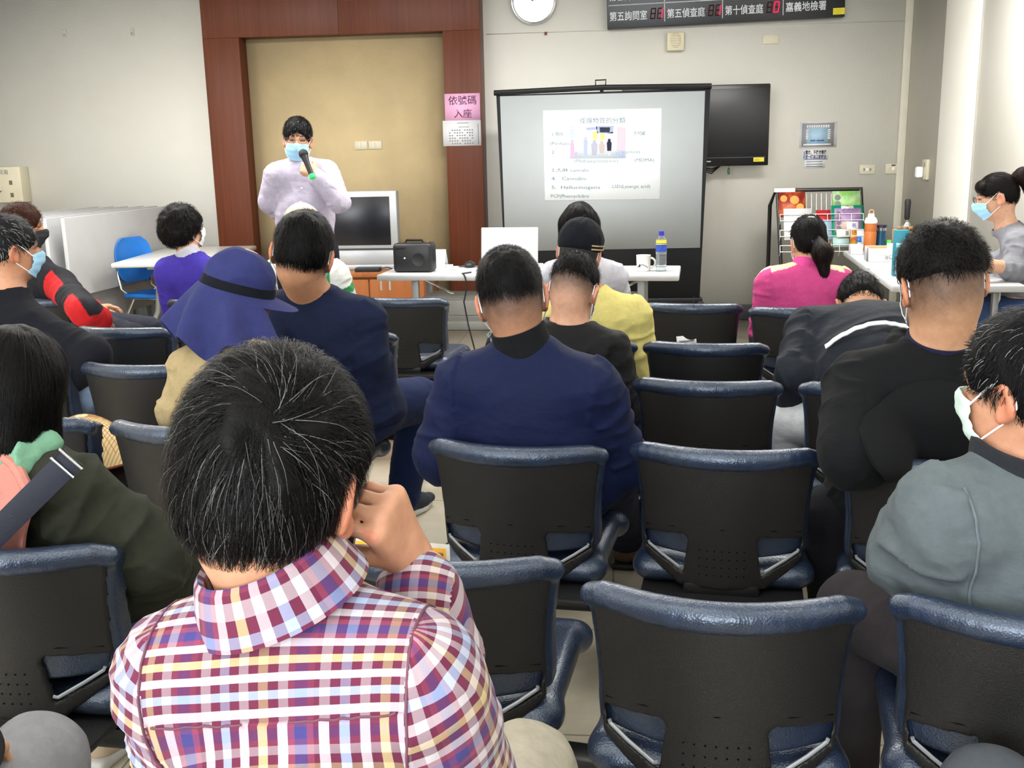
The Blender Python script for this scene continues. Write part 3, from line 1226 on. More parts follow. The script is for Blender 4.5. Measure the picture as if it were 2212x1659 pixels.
# key: x, y on the floor below the middle of the back's rear face, facing angle (degrees, anticlockwise from the front wall)
CH = dict(
    X=(-3.08, 5.13, -6), A=(-2.09, 5.05, -6), A2=(-1.58, 5.03, -6), B=(-1.07, 5.04, -8), Z=(-0.15, 4.86, -6), C=(0.355, 4.78, -6), D=(0.825, 4.63, -8),
    E=(-2.14, 4.19, -8), F=(-1.63, 4.13, -8), G=(-1.13, 4.06, -8), L2=(-0.155, 3.84, -7), H=(0.33, 3.78, -7), I=(0.83, 3.71, -8),
    J0=(-2.22, 3.48, -8), J=(-1.71, 3.40, -8), K=(-1.11, 3.18, -7), L=(-0.24, 3.21, -7), M=(0.28, 3.14, -7), N=(0.79, 3.08, -7),
    O=(-1.72, 2.66, -9), P=(-1.20, 2.58, -8), Q=(-0.262, 2.41, -9), R=(0.259, 2.39, -7), S=(0.755, 2.31, -7),
    T=(-1.19, 1.70, -5), U=(-0.336, 1.68, -7), V=(0.165, 1.53, -6), W=(0.665, 1.495, -9),
    Y=(-0.29, 0.66, -6),
)
CH_LABEL = dict(
    X='dark blue vinyl chair behind the person in the red and black jacket', A='dark blue vinyl chair behind the woman in the purple cardigan',
    A2='chair of the person in the cream cap, hidden behind the navy T-shirt man', B='empty front row chair before the white front table, by the aisle',
    Z='dark blue chair of the long-haired woman in front of the screen', C='empty front row chair carrying the white name tag', D='dark blue chair behind the woman in the pink jacket',
    E='dark blue chair back just past the elbow of the man in the dark sweater', F='mostly hidden chair just beyond the blue sun hat', G='chair half hidden by the arm of the navy T-shirt man',
    L2='chair of the man in the yellow jacket and black cap', H='empty chair just below the hanging white name tag', I='chair just ahead of the sleeve of the bending man',
    J0='chair of the man in the dark sweater, hidden behind the black bob', J='empty chair with chipped white marks, beside the beige jacket man', K='chair of the man in the navy T-shirt, by the aisle',
    L='chair of the man in the black hooded jacket', M='empty chair in the third row, between two empty chairs of its column', N='chair of the bending man with the white back stripe',
    O='chair back beside the bamboo hat, just past the olive jacket', P='chair of the man in the blue sun hat, beside the bamboo hat', Q='chair of the man in the blue bomber jacket',
    R='empty chair with two blue slots beside the bomber jacket man', S='chair of the man in the black hoodie', T='chair of the woman in the olive jacket', U='chair with an orange paper on it, beside the plaid shirt man',
    V='nearest empty chair with a broad pale blue top roll', W='chair of the man in the grey denim jacket', Y='chair of the man in the plaid shirt',
)
chair0 = chair_proto()
first = True
for key, (x, y, a) in CH.items():
    o = chair0 if first else copy_tree(chair0)
    first = False
    o.location = (x, y, 0)
    o.rotation_euler = (0, 0, a * D2R)
    o['label'] = CH_LABEL[key]
    o['group'] = 'beam mounted auditorium chairs'
    CHAIRS[key] = (A3(x, y, 0), a * D2R)

# beams with curved feet, one for each run of chairs
BEAMS = [(['X', 'A', 'A2', 'B'], 'front row rail on the side of the blue chair'), (['Z', 'C', 'D'], 'front row rail under the chairs before the screen'), (['E', 'F', 'G'], 'second row rail on the side of the blue chair'),
         (['L2', 'H', 'I'], 'second row rail under the chair with the name tag'),
         (['J0', 'J', 'K'], 'third row rail with a curved foot in the aisle'), (['L', 'M', 'N'], 'third row rail under the bending man'), (['O', 'P'], 'fourth row rail under the bamboo hat'),
         (['Q', 'R', 'S'], 'black steel rail between the chairs behind the bomber jacket'), (['T'], 'short rail under the olive jacket woman'), (['U', 'V', 'W'], 'nearest black steel beam, under the broad empty chair'),
         (['Y'], 'short rail under the plaid shirt man')]
for keys, lab in BEAMS:
    pts = [CHAIRS[k][0] + rotz(CHAIRS[k][1]) @ A3(0, 0.20, 0) for k in keys]
    if len(pts) > 1:
        d = unit(pts[-1] - pts[0])
    else:
        d = rotz(CHAIRS[keys[0]][1]) @ X1
    P0, P1 = pts[0] - d * 0.28, pts[-1] + d * 0.28
    nrm = np.cross(Z1, d)
    t = thing('seat_rail', 'black steel seat rail, ' + lab, 'seat rail', (P0 + P1) / 2, group='seat rails')
    Rb_ = np.stack([d, nrm, Z1], 1)
    MB().box((P0 + P1) / 2 + A3(0, 0, 0.288), (np.linalg.norm(P1 - P0), 0.07, 0.05), Rb_, bev=0.012).build('bar', M_BLACKS, t)
    for q in (P0 + d * 0.06, P1 - d * 0.06):
        prof = [(-0.19, 0.012), (-0.185, 0.10), (-0.15, 0.20), (-0.07, 0.248), (0.0, 0.255), (0.12, 0.25), (0.22, 0.215), (0.285, 0.12), (0.30, 0.012)]
        mb = MB().tube([q + nrm * u + A3(0, 0, v) for u, v in prof], 0.02, 10)
        for u in (-0.19, 0.30):
            mb.lathe([(0.026, 0.0), (0.026, 0.012), (0.021, 0.016)], q + nrm * u, None, 12)
        mb.build('leg', M_BLACKS, t)
# ---------------------------------------------------------------- people: builders
def skin_mat():
    t = NT('skin')
    a = t.n('ShaderNodeAttribute', attribute_name='dye')
    v = t.coord()
    k = t.ramp(t.noise(v, 45, 4, 0.6), [(0.3, (238, 232, 230)), (0.7, (255, 255, 255))])
    t.color(t.mixc(1.0, a.outputs['Color'], k, 'MULTIPLY'))
    t.set(rough=0.5, spec=0.4)
    t.bump(t.noise(v, 400, 2), 0.12, 0.002)
    return t.m


def hair_mat():
    t = NT('hair')
    a = t.n('ShaderNodeAttribute', attribute_name='dye')
    t.color(a.outputs['Color'])
    t.set(rough=0.42, spec=0.10)
    v = t.coord()
    t.bump(t.noise(v, 260, 3, 0.7), 0.4, 0.004)
    return t.m


M_SKIN, M_HAIR = skin_mat(), hair_mat()
M_MASKB = plain('light blue mask cloth', (158, 206, 234), 0.8, var=0.03, bump=0.2, bscale=300)
M_MASKW = plain('white mask cloth', (226, 228, 230), 0.8, var=0.03)
M_MASKK = plain('black mask cloth', (28, 28, 32), 0.8, var=0.03)
M_MASKG = plain('pale green printed mask cloth', (206, 228, 218), 0.8, var=0.04)
M_LOOP = plain('white ear loop', (234, 234, 232), 0.7)
M_GLASS = plain('dark spectacle frame', (48, 44, 46), 0.35)
SKIN = (196, 148, 116)
DARKHAIR = (30, 28, 29)


def sstep(a, b, x):
    t = np.clip((x - a) / (b - a), 0, 1)
    return t * t * (3 - 2 * t)


class Pose:
    def __init__(s, H, S, P, hyaw=0.0, hpitch=0.0, hroll=0.0, hs=1.0, ty=0.0, tilt=0.0, sw=0.18, g=1.0, elbows=None, wrists=None,
                 knees=None, ankles=None, hunch=0.0, hips=0.085, arm=1.0, neckr=0.056, neckbase=None, legr=1.0, hw=1.0):
        s.H, s.S, s.P = (np.asarray(v, float) for v in (H, S, P))
        s.hs, s.sw, s.g, s.arm, s.neckr, s.legr, s.hw = hs, sw, g, arm, neckr, legr, hw
        s.Rh = rotz(hyaw * D2R) @ rotx(hpitch * D2R) @ roty(hroll * D2R)
        s.f = rotz(ty * D2R) @ A3(0, 1, 0)
        s.u = unit(s.S - s.P)
        r0 = rotz(ty * D2R) @ X1
        s.r = unit(r0 * math.cos(tilt * D2R) + Z1 * math.sin(tilt * D2R))
        s.fw = unit(np.cross(s.u, s.r))       # chest forward
        s.nb = s.S + s.u * 0.05 if neckbase is None else np.asarray(neckbase, float)
        s.mid = (s.P + s.S) / 2 - s.fw * hunch
        s.sh = [s.S - s.r * sw, s.S + s.r * sw]
        s.el = elbows or [None, None]
        s.wr = wrists or [None, None]
        for i, sg in ((0, -1), (1, 1)):
            if s.el[i] is None:
                s.el[i] = s.sh[i] - Z1 * 0.25 + s.f * 0.08 + s.r * sg * 0.035
            if s.wr[i] is None:
                e = s.el[i] + s.f * 0.20 - s.r * sg * 0.08
                e[2] = max(0.63, s.el[i][2] - 0.08)
                s.wr[i] = e
        hp = [s.P - r0 * hips, s.P + r0 * hips]
        s.hip = hp
        s.kn = knees or [None, None]
        s.an = ankles or [None, None]
        for i, sg in ((0, -1), (1, 1)):
            if s.kn[i] is None:
                s.kn[i] = hp[i] + s.f * 0.33 + r0 * sg * 0.06 - Z1 * 0.035
            if s.an[i] is None:
                s.an[i] = A3(s.kn[i][0], s.kn[i][1], 0.09) - s.f * 0.10

    def L(s, x, y, z):
        return s.H + s.Rh @ (A3(x * s.hw, y, z) * s.hs)

    def lell(s, c, r, R=None):
        R = s.Rh if R is None else s.Rh @ R
        r = A3(r[0] * s.hw, r[1], r[2])
        return ell(s.L(*c), r * s.hs, R)

    def lcap(s, a, b, r1, r2):
        return cap(s.L(*a), s.L(*b), r1 * s.hs, r2 * s.hs)

    def local(s, V):
        q = ((V - s.H) @ s.Rh) / s.hs
        q[:, 0] /= s.hw
        return q

    def headp(s):
        e = s.lell
        A = [(e((0, -0.014, 0.034), (0.074, 0.095, 0.088)), 0.0), (e((0, 0.030, -0.025), (0.062, 0.066, 0.085)), 0.03),
             (e((0, 0.040, -0.078), (0.042, 0.048, 0.038)), 0.03), (e((0, -0.045, -0.015), (0.062, 0.058, 0.06)), 0.03),
             (s.lcap((-0.028, 0.078, 0.026), (0.028, 0.078, 0.026), 0.013, 0.013), 0.015),
             (s.lcap((0, 0.088, 0.012), (0, 0.108, -0.026), 0.008, 0.013), 0.012),
             (s.lcap((-0.012, 0.096, -0.030), (0.012, 0.096, -0.030), 0.009, 0.009), 0.008),
             (s.lcap((-0.018, 0.086, -0.060), (0.018, 0.086, -0.060), 0.008, 0.008), 0.008),
             (s.lcap((-0.015, 0.084, -0.072), (0.015, 0.084, -0.072), 0.0075, 0.0075), 0.006)]
        nk = s.nb - s.u * 0.02
        A.append((cap(s.L(0, -0.028, -0.055), nk, s.neckr * s.hs, s.neckr * 1.08), 0.035))
        for sg in (-1, 1):
            R = rotz(sg * 24 * D2R) @ roty(sg * 8 * D2R) @ rotx(-8 * D2R)
            A.append((e((sg * 0.0805, -0.016, -0.008), (0.0085, 0.020, 0.034), R), 0.012))
            A.append((e((sg * 0.0770, -0.004, -0.034), (0.008, 0.010, 0.013)), 0.010))
        B = []
        for sg in (-1, 1):
            B.append((e((sg * 0.030, 0.098, 0.010), (0.016, 0.012, 0.010)), 0.010))
            B.append((e((sg * 0.0905, -0.010, -0.006), (0.009, 0.012, 0.022), rotz(sg * 24 * D2R)), 0.006))
        return A, B

    def torsop(s, off=0.0, slim=1.0):
        g = s.g * slim
        A = [(cap(s.P + s.u * 0.03, s.mid, 0.165 * g + off, 0.158 * g + off, s.fw, 0.72), 0.0),
             (ell(s.P, (0.185 * g + off, 0.135 * g + off, 0.11 + off), np.stack([s.r, s.f, Z1], 1)), 0.04),
             (cap(s.mid, s.S - s.u * 0.10, 0.158 * g + off, 0.165 * min(1.1, g) * (s.sw / 0.18) + off, s.fw, 0.68), 0.05)]
        for i in (0, 1):
            A.append((cap(s.nb - s.u * 0.02, s.sh[i] + s.u * 0.012 - s.r * (0.03 if i else -0.03), 0.050 + off * 0.7, 0.046 + off * 0.7), 0.05))
        A.append((cap(s.sh[0] * 0.85 + s.sh[1] * 0.15, s.sh[1] * 0.85 + s.sh[0] * 0.15, 0.066 + off * 0.6, 0.066 + off * 0.6), 0.05))
        return A

    def armp(s, i, off=0.0, frac=1.0):
        a = s.arm
        A = [(cap(s.sh[i], s.el[i], 0.051 * a + off, 0.043 * a + off), 0.035)]
        w = s.wr[i] if frac >= 1 else s.el[i] + (s.wr[i] - s.el[i]) * frac
        A.append((cap(s.el[i], w, 0.043 * a + off, (0.030 if off == 0 else 0.034) * a + off), 0.02))
        return A


FING = [(-0.030, 0.088, 0.071, 0.0084), (-0.010, 0.094, 0.080, 0.0088), (0.011, 0.090, 0.074, 0.0084), (0.030, 0.080, 0.058, 0.0074)]


def handp(wrist, R, mirror=False, curl=(25, 30, 20), spread=4, thumb=(35, 20, 20), scale=1.0, curls=None):
    """right hand, wrist at origin, fingers along +y, back of the hand +z, thumb on -x; R places it in the room"""
    m = -1 if mirror else 1

    def w(p):
        return np.asarray(wrist, float) + R @ (A3(p[0] * m, p[1], p[2]) * scale)
    A = []
    for i, (x, y, L, r) in enumerate(FING):
        A.append((cap(w((x * 0.55, 0.0, 0)), w((x, y, 0.002)), 0.0155 * scale, 0.0125 * scale), 0.012))
    A.append((cap(w((0, -0.02, 0)), w((0, 0.015, 0)), 0.025 * scale, 0.024 * scale, R @ Z1, 0.75), 0.012))
    for i, (x, y, L, r) in enumerate(FING):
        c = curls[i] if curls else curl
        a, yaw = 0.0, -(x / 0.03) * -spread * D2R
        p = A3(x, y, 0.001)
        for seg, (fr, cu) in enumerate(zip((0.46, 0.30, 0.24), c)):
            a += cu * D2R
            d = A3(math.sin(yaw) * math.cos(a), math.cos(yaw) * math.cos(a), -math.sin(a))
            q = p + d * L * fr * 1.12
            A.append((cap(w(p), w(q), r * (1.06 - 0.08 * seg) * scale, r * (0.99 - 0.09 * seg) * scale), 0.004))
            p = q
    a0 = thumb[0] * D2R
    p = A3(-0.020, 0.022, -0.004)
    for seg, (L, r) in enumerate(((0.044, 0.0125), (0.033, 0.0098), (0.026, 0.0088))):
        b = a0 - (thumb[1] * seg * D2R)
        d = A3(-math.sin(b), math.cos(b), -math.sin(thumb[2] * D2R) * (0.6 + 0.5 * seg))
        q = p + unit(d) * L
        A.append((cap(w(p), w(q), r * scale, r * 0.93 * scale), 0.007))
        p = q
    return A


def hand_frame(fingers, back):
    y = unit(fingers)
    z = unit(np.asarray(back, float) - y * (np.asarray(back, float) @ y))
    return np.stack([np.cross(y, z), y, z], 1)


def face_dye(ps, V, skin, fade=None, hair=DARKHAIR, brows=True, stubble=0.0):
    q = ps.local(V)
    x, y, z = q[:, 0], q[:, 1], q[:, 2]
    base = np.tile(np.array(lin(skin)), (len(V), 1))
    red = np.array(lin((min(255, skin[0] + 4), skin[1] * 0.78, skin[2] * 0.74)))
    ear = sstep(0.074, 0.082, np.abs(x)) * (np.abs(z) < 0.06) * (np.abs(y + 0.01) < 0.05)
    base = base * (1 - 0.55 * ear[:, None]) + red * 0.55 * ear[:, None]
    hd = np.array(lin(hair)) * 1.15
    near = (np.linalg.norm(q, axis=1) < 0.20)
    lips = sstep(0.010, 0.005, np.abs(z + 0.066)) * sstep(0.024, 0.016, np.abs(x)) * (y > 0.07) * near
    base = base * (1 - 0.5 * lips[:, None]) + np.array(lin((160, 84, 78))) * 0.5 * lips[:, None]
    if brows:
        b = sstep(0.008, 0.0045, np.abs(z - 0.036 + 4.0 * (np.abs(x) - 0.033) ** 2 * 3)) * (np.abs(x) > 0.014) * (np.abs(x) < 0.052) * (y > 0.05) * near
        base = base * (1 - 0.85 * b[:, None]) + hd * 0.85 * b[:, None]
        e = sstep(0.0045, 0.0025, np.abs(z - 0.010 + 3.0 * (np.abs(x) - 0.031) ** 2 * 4)) * (np.abs(np.abs(x) - 0.031) < 0.014) * (y > 0.05) * near
        base = base * (1 - 0.9 * e[:, None]) + hd * 0.9 * e[:, None]
    if fade is not None:
        lo, hi = fade
        n = vnoise(q * 900, 3) * 0.35 + vnoise(q * 60, 5) * 0.3 - 0.3
        m = sstep(lo, hi, z + 0.012 * n + 0.10 * np.maximum(0, y)) * sstep(0.075, 0.045, y - 0.5 * np.maximum(0, z - 0.02)) * (np.abs(x) < 0.081) * near
        m = np.clip(m * (0.85 + 0.4 * n), 0, 1)
        base = base * (1 - 0.93 * m[:, None]) + hd * 0.93 * m[:, None]
    return np.concatenate([base, np.ones((len(V), 1))], 1)


def strand_mesh(name, parent, adds, roots, flow, seg=6, step=0.008, width=0.0011, lift=(0.0, 0.006), start=-0.004, jitter=0.25, color=DARKHAIR,
                grey=0.0, greycol=(190, 190, 188), var=0.35, seed=1, lscale=None, base=None, taper=0.25, frizz=0.0, mat=None, clump=40.0):
    """hair as many thin ribbons that run along the soft shape 'adds'; base is an optional (V, Q) underlayer in the same mesh"""
    r = np.random.default_rng(seed)
    n = len(roots)
    P = roots.copy()

    def d_at(X):
        return field_at(adds, (), X)

    def nrm(X):
        e = 0.004
        g = np.stack([d_at(X + A3(e, 0, 0)) - d_at(X - A3(e, 0, 0)), d_at(X + A3(0, e, 0)) - d_at(X - A3(0, e, 0)), d_at(X + A3(0, 0, e)) - d_at(X - A3(0, 0, e))], 1)
        return g / np.maximum(1e-9, np.linalg.norm(g, axis=1, keepdims=True))
    L = r.uniform(0.55, 1.0, n) * (1.0 if lscale is None else lscale)
    lf = r.uniform(lift[0], lift[1], n)
    jit = r.normal(0, jitter, (n, 3))
    jit = 0.6 * jit + 1.2 * jitter * np.stack([vnoise(P * clump, seed + k) - 0.5 for k in range(3)], 1) * 2
    VV, NN = np.zeros((n, seg + 1, 2, 3)), None
    N = nrm(P)
    P = P + N * (start - d_at(P))[:, None]
    prev = None
    for k in range(seg + 1):
        N = nrm(P)
        d = flow(P) + jit
        if frizz:
            d = d + frizz * (np.stack([vnoise(P * 70 + k, seed + 20 + j) for j in range(3)], 1) - 0.5)
        d = d - N * (d * N).sum(1, keepdims=True)
        d /= np.maximum(1e-9, np.linalg.norm(d, axis=1, keepdims=True))
        if prev is not None:
            d = 0.5 * d + 0.5 * prev
            d /= np.maximum(1e-9, np.linalg.norm(d, axis=1, keepdims=True))
        prev = d
        W = np.cross(d, N)
        w = width * (1 - (1 - taper) * (k / seg) ** 1.5)
        VV[:, k, 0] = P - W * w / 2
        VV[:, k, 1] = P + W * w / 2
        P = P + d * (step * L)[:, None]
        o = start + (lf - start) * min(1.0, (k + 1) / (seg * 0.6))
        P = P + N * ((o - d_at(P)))[:, None] * 0.8
    V = VV.reshape(-1, 3)
    i = (np.arange(n) * (seg + 1) * 2)[:, None] + (np.arange(seg) * 2)[None, :]
    Q = np.stack([i, i + 1, i + 3, i + 2], 2).reshape(-1, 4)
    c0 = np.array(lin(color)) * 0.3
    bright = np.exp(r.normal(0, var, n))
    cc = c0[None] * bright[:, None]
    isg = r.random(n) < grey
    cc[isg] = np.array(lin(greycol)) * r.uniform(0.2, 0.75, isg.sum())[:, None]
    cc = np.repeat(cc, (seg + 1) * 2, axis=0)
    if base is not None:
        bV, bQ = base
        Q = np.concatenate([bQ, Q + len(bV)])
        V = np.concatenate([bV, V])
        cc = np.concatenate([np.tile(c0 * 0.75, (len(bV), 1)), cc])
    cc = np.concatenate([cc, np.ones((len(cc), 1))], 1)
    return mesh_obj(name, V, Q, mat or M_HAIR, parent, attrs={'dye': ('FLOAT_COLOR', cc)})


def hair_for(ps, t, style='short', n=2000, color=DARKHAIR, grey=0.0, seed=1, h=0.005, whorl=(0.01, -0.075, 0.085), swirl=0.6, length=1.0, width=0.0014, puff=0.0, grav=0.5,
             nape=-0.058, name='hair', jitter=0.25, lift=(0.0, 0.006), greycol=(190, 190, 188), ends=None, frizz=0.0, topcut=None):
    e = ps.lell
    p = puff
    S = []
    if style in ('short', 'fade', 'pony'):
        A = [(e((0, -0.012, 0.040), (0.080 + p, 0.102 + p, 0.092 + p)), 0.0), (e((0, -0.05, -0.01), (0.067 + p * 0.7, 0.062 + p * 0.7, 0.062)), 0.03)]
        S = [(e((0, 0.128, -0.030), (0.085, 0.070, 0.105)), 0.012)]
        if style == 'fade':
            S.append((half(ps.L(0, -0.03, nape), ps.Rh @ unit(A3(0, 0.25, 1.0)), 0.4), 0.02))
        else:
            S.append((half(ps.L(0, -0.06, nape), ps.Rh @ unit(A3(0, 0.35, 1.0)), 0.4), 0.012))
            for sg in (-1, 1):
                S.append((e((sg * 0.088, 0.012, -0.028), (0.030, 0.040, 0.050)), 0.012))
    elif style == 'bob':
        A = [(e((0, -0.012, 0.036), (0.092 + p, 0.110 + p, 0.098 + p)), 0.0)]
        for sg in (-1, 1):
            A.append((cap(ps.L(sg * 0.062, -0.010, 0.02), ps.L(sg * 0.078, 0.005, -0.125), 0.040 * ps.hs, 0.026 * ps.hs), 0.04))
        A.append((cap(ps.L(0, -0.065, 0.02), ps.L(0, -0.082, -0.125), 0.062 * ps.hs, 0.040 * ps.hs, ps.Rh @ A3(0, 1, 0), 0.7), 0.05))
        A.append((cap(ps.L(-0.05, -0.06, -0.03), ps.L(-0.055, -0.065, -0.125), 0.045 * ps.hs, 0.036 * ps.hs), 0.05))
        A.append((cap(ps.L(0.05, -0.06, -0.03), ps.L(0.055, -0.065, -0.125), 0.045 * ps.hs, 0.036 * ps.hs), 0.05))
        S = [(e((0, 0.120, -0.055), (0.066, 0.10, 0.115)), 0.02), (half(ps.L(0, 0, -0.140), ps.Rh @ Z1, 0.4), 0.004), (e((0, 0.0, -0.12), (0.056, 0.055, 0.06)), 0.01)]
    elif style == 'long':
        A = [(e((0, -0.012, 0.036), (0.088 + p, 0.106 + p, 0.096 + p)), 0.0)]
        for sg in (-1, 1):
            A.append((cap(ps.L(sg * 0.058, -0.03, 0.02), ps.L(sg * 0.085, -0.055, -0.25), 0.042 * ps.hs, 0.030 * ps.hs), 0.04))
        A.append((cap(ps.L(0, -0.065, 0.02), ps.L(0, -0.095, -0.25), 0.062 * ps.hs, 0.055 * ps.hs, ps.Rh @ A3(0, 1, 0), 0.6), 0.05))
        S = [(e((0, 0.120, -0.055), (0.066, 0.10, 0.115)), 0.02), (half(ps.L(0, 0, -0.245), ps.Rh @ Z1, 0.4), 0.01)]
    elif style == 'perm':
        A = [(e((0, -0.022, 0.034), (0.104 + p, 0.116 + p, 0.104 + p)), 0.0), (e((0, -0.065, -0.025), (0.088, 0.066, 0.070)), 0.05)]
        S = [(e((0, 0.130, -0.050), (0.080, 0.095, 0.110)), 0.02), (half(ps.L(0, -0.05, -0.088), ps.Rh @ unit(A3(0, 0.25, 1)), 0.4), 0.01)]
    if topcut is not None:
        S.append((half(ps.L(0, 0, topcut), -(ps.Rh @ unit(A3(0, 0.12, 1))), 0.4), 0.004))
    S = [(Prim(p_.fn, p_.lo, p_.hi), k) for p_, k in S]
    S2 = []
    for p_, k in S:
        S2.append((_cutprim(p_), k))
    V, Q = soft(A, S2, h=h, smooth=1)
    if style == 'perm' or frizz:
        V = V + vnormals(V, Q) * ((vnoise(V * 45, seed) - 0.5) * 0.018)[:, None]
    else:
        V = V + vnormals(V, Q) * ((vnoise(V * np.array([60, 60, 25.0]), seed) - 0.5) * 0.006)[:, None]
    wl = A3(*whorl)
    R, H, hs, hw = ps.Rh, ps.H, ps.hs, ps.hw

    def flow(X):
        q = ((X - H) @ R) / hs
        d = q - wl
        r = np.linalg.norm(d, axis=1, keepdims=True)
        d = d / np.maximum(r, 1e-6)
        if style == 'pony':
            d = A3(0, -0.115, 0.01) - q
            d = d / np.maximum(1e-6, np.linalg.norm(d, axis=1, keepdims=True))
            return d @ R.T
        o = np.concatenate([q[:, :1], q[:, 1:2] + 0.01, q[:, 2:] - 0.02], 1)
        o = o / np.maximum(1e-6, np.linalg.norm(o, axis=1, keepdims=True))
        sw = np.cross(o, d) * swirl * np.exp(-r / 0.06)
        gz = np.zeros_like(d)
        gz[:, 2] = -grav * sstep(0.02, 0.10, r[:, 0])
        return (d + sw + gz) @ R.T
    r = np.random.default_rng(seed)
    Nn = vnormals(V, Q)
    q = ps.local(V)
    ok = np.where((q[:, 2] < (topcut - 0.02 if topcut is not None else 9)) & (q[:, 2] > (nape + 0.022 if style == 'fade' else -0.3)) & (np.einsum('ij,ij->i', Nn, V - H) > 0))[0]
    idx = r.choice(ok, n)
    seg = 8
    return strand_mesh(name, t, A, V[idx] + r.normal(0, 0.002, (n, 3)), flow, seg=seg, step=0.0075 * length * hs, width=width, lift=lift, color=color, grey=grey, seed=seed, base=(V, Q),
                       jitter=jitter, greycol=greycol, frizz=frizz, lscale=(1 - 0.75 * sstep(0.02, 0.06, q[idx, 1])) if style == 'short' else None)


def _cutprim(p):
    """solid to remove -> the same solid (half spaces keep the side their normal points to)"""
    return p


def patch(ps, adds, xf, zf, nu=25, nv=13, bulge=lambda u, v: 0.012, thick=0.012, start=0.5, lim=-0.01):
    """cloth lying on a garment's back: across xf(u, v), height zf(u, v) from the shoulders, pushed forward until it meets the garment"""
    U, W = np.meshgrid(np.linspace(-1, 1, nu), np.linspace(0, 1, nv), indexing='ij')
    X, Z = np.vectorize(xf)(U, W).ravel(), np.vectorize(zf)(U, W).ravel()
    B = np.vectorize(bulge)(U, W).ravel()
    P = ps.S[None] + X[:, None] * ps.r[None] + Z[:, None] * ps.u[None] - start * ps.fw[None]
    go = np.ones(len(P), bool)
    tr = np.zeros(len(P))
    for _ in range(260):
        d = field_at(adds, (), P)
        go &= (d > B) & (tr < start + lim)
        if not go.any():
            break
        st_ = np.clip((d - B) * 0.7, 0.0015, 0.05)
        P[go] += ps.fw * st_[go][:, None]
        tr[go] += st_[go]
    G = P.reshape(nu, nv, 3)
    for _ in range(2):
        G[1:-1, 1:-1] = 0.5 * G[1:-1, 1:-1] + 0.125 * (G[:-2, 1:-1] + G[2:, 1:-1] + G[1:-1, :-2] + G[1:-1, 2:])
    return G


def band(ps_c, R, rx, ry, z0, z1, flare=0.0, thick=0.003, n=40, a0=-math.pi, a1=math.pi, mb=None, dip=0.0, rows=4, wav=0.0):
    """ring of cloth around a local z axis: R columns are right, forward, up"""
    G = np.zeros((n + 1, rows, 3))
    for i in range(n + 1):
        a = a0 + (a1 - a0) * i / n
        for j in range(rows):
            v = j / (rows - 1)
            k = 1 + flare * v
            z = z0 + (z1 - z0) * v - dip * max(0, math.cos(a)) ** 2 + wav * math.sin(7 * a + 2 * v)
            G[i, j] = ps_c + R @ A3(math.sin(a) * rx * k, math.cos(a) * ry * k, z)
    mb = mb or MB()
    return mb.sheet(G, thick)


def mask_on(ps, t, m, loops=True, front=None, name='face_mask'):
    nu, nv = 25, 13
    G = np.zeros((nu, nv, 3))
    for i in range(nu):
        u = -1 + 2 * i / (nu - 1)
        for j in range(nv):
            v = j / (nv - 1)
            ang = u * 70 * D2R
            w = 0.066 + 0.004 * math.sin(v * math.pi)
            nose = 0.024 * math.exp(-(u / 0.28) ** 2) * math.exp(-((v - 0.22) / 0.35) ** 2)
            bul = 0.006 * math.sin(v * math.pi)
            z = -0.004 - 0.104 * v - 0.012 * u * u * (1 - v) + 0.024 * u * u * v
            yy = 0.030 + 0.070 * math.cos(ang) - 0.020 * v * v + nose + bul + 0.0022 * math.sin(v * 20)
            G[i, j] = ps.L(math.sin(ang) * w, yy + 0.004, z)
    k = MB().sheet(G, 0.002).build(name, m, t)
    if loops:
        for sg, i in ((-1, 0), (1, nu - 1)):
            top, bot = G[i, 1], G[i, nv - 2]
            pts = [top, ps.L(sg * 0.078, 0.018, 0.012), ps.L(sg * 0.079, -0.010, 0.030), ps.L(sg * 0.079, -0.032, 0.012), ps.L(sg * 0.0775, -0.032, -0.018), ps.L(sg * 0.076, -0.006, -0.046), bot]
            o = MB().tube(pts, 0.0018, 6).build('ear_loop', M_LOOP, k, local=False)
    return k


def glasses_on(ps, t, m=None):
    m = m or M_GLASS
    mb = MB()
    for sg in (-1, 1):
        c = A3(sg * 0.032, 0.108, 0.012)
        mb.tube([ps.L(c[0] + 0.024 * math.cos(a) * (1 - 0.1 * math.cos(4 * a)), c[1] - 0.25 * (0.024 * math.cos(a)) * sg, c[2] + 0.016 * math.sin(a)) for a in np.linspace(0, 2 * math.pi, 20, endpoint=False)], 0.0013, 6, closed=True)
        mb.tube([ps.L(sg * 0.056, 0.102, 0.016), ps.L(sg * 0.079, 0.03, 0.018), ps.L(sg * 0.080, -0.02, 0.016), ps.L(sg * 0.079, -0.036, -0.004)], 0.0013, 6)
    mb.tube([ps.L(-0.009, 0.109, 0.014), ps.L(0, 0.111, 0.017), ps.L(0.009, 0.109, 0.014)], 0.0012, 6)
    return mb.build('glasses', m, t)


def make_body(ps, t, skin=SKIN, h=0.005, fade=None, hair=DARKHAIR, hands=None, arms=True, brows=True, extra=()):
    A, B = ps.headp()
    A = A + ps.torsop(-0.012, 0.95)
    if arms:
        for i in (0, 1):
            A += ps.armp(i, -0.004)
            if hands and hands[i] is not None:
                A += hands[i]
            else:
                d = unit(ps.wr[i] - ps.el[i])
                A += handp(ps.wr[i] + d * 0.015, hand_frame(d + A3(0, 0, -0.25), Z1), mirror=(i == 0), curl=(22, 30, 18), scale=0.95)
    for p, k in extra:
        A.append((p, k))
    # ears and face hollows are carved before the trunk is added
    V, Q = soft(A, B, h=h, smooth=1)
    dye = face_dye(ps, V, skin, fade, hair, brows)
    return mesh_obj('body', V, Q, M_SKIN, t, attrs={'dye': ('FLOAT_COLOR', dye)})


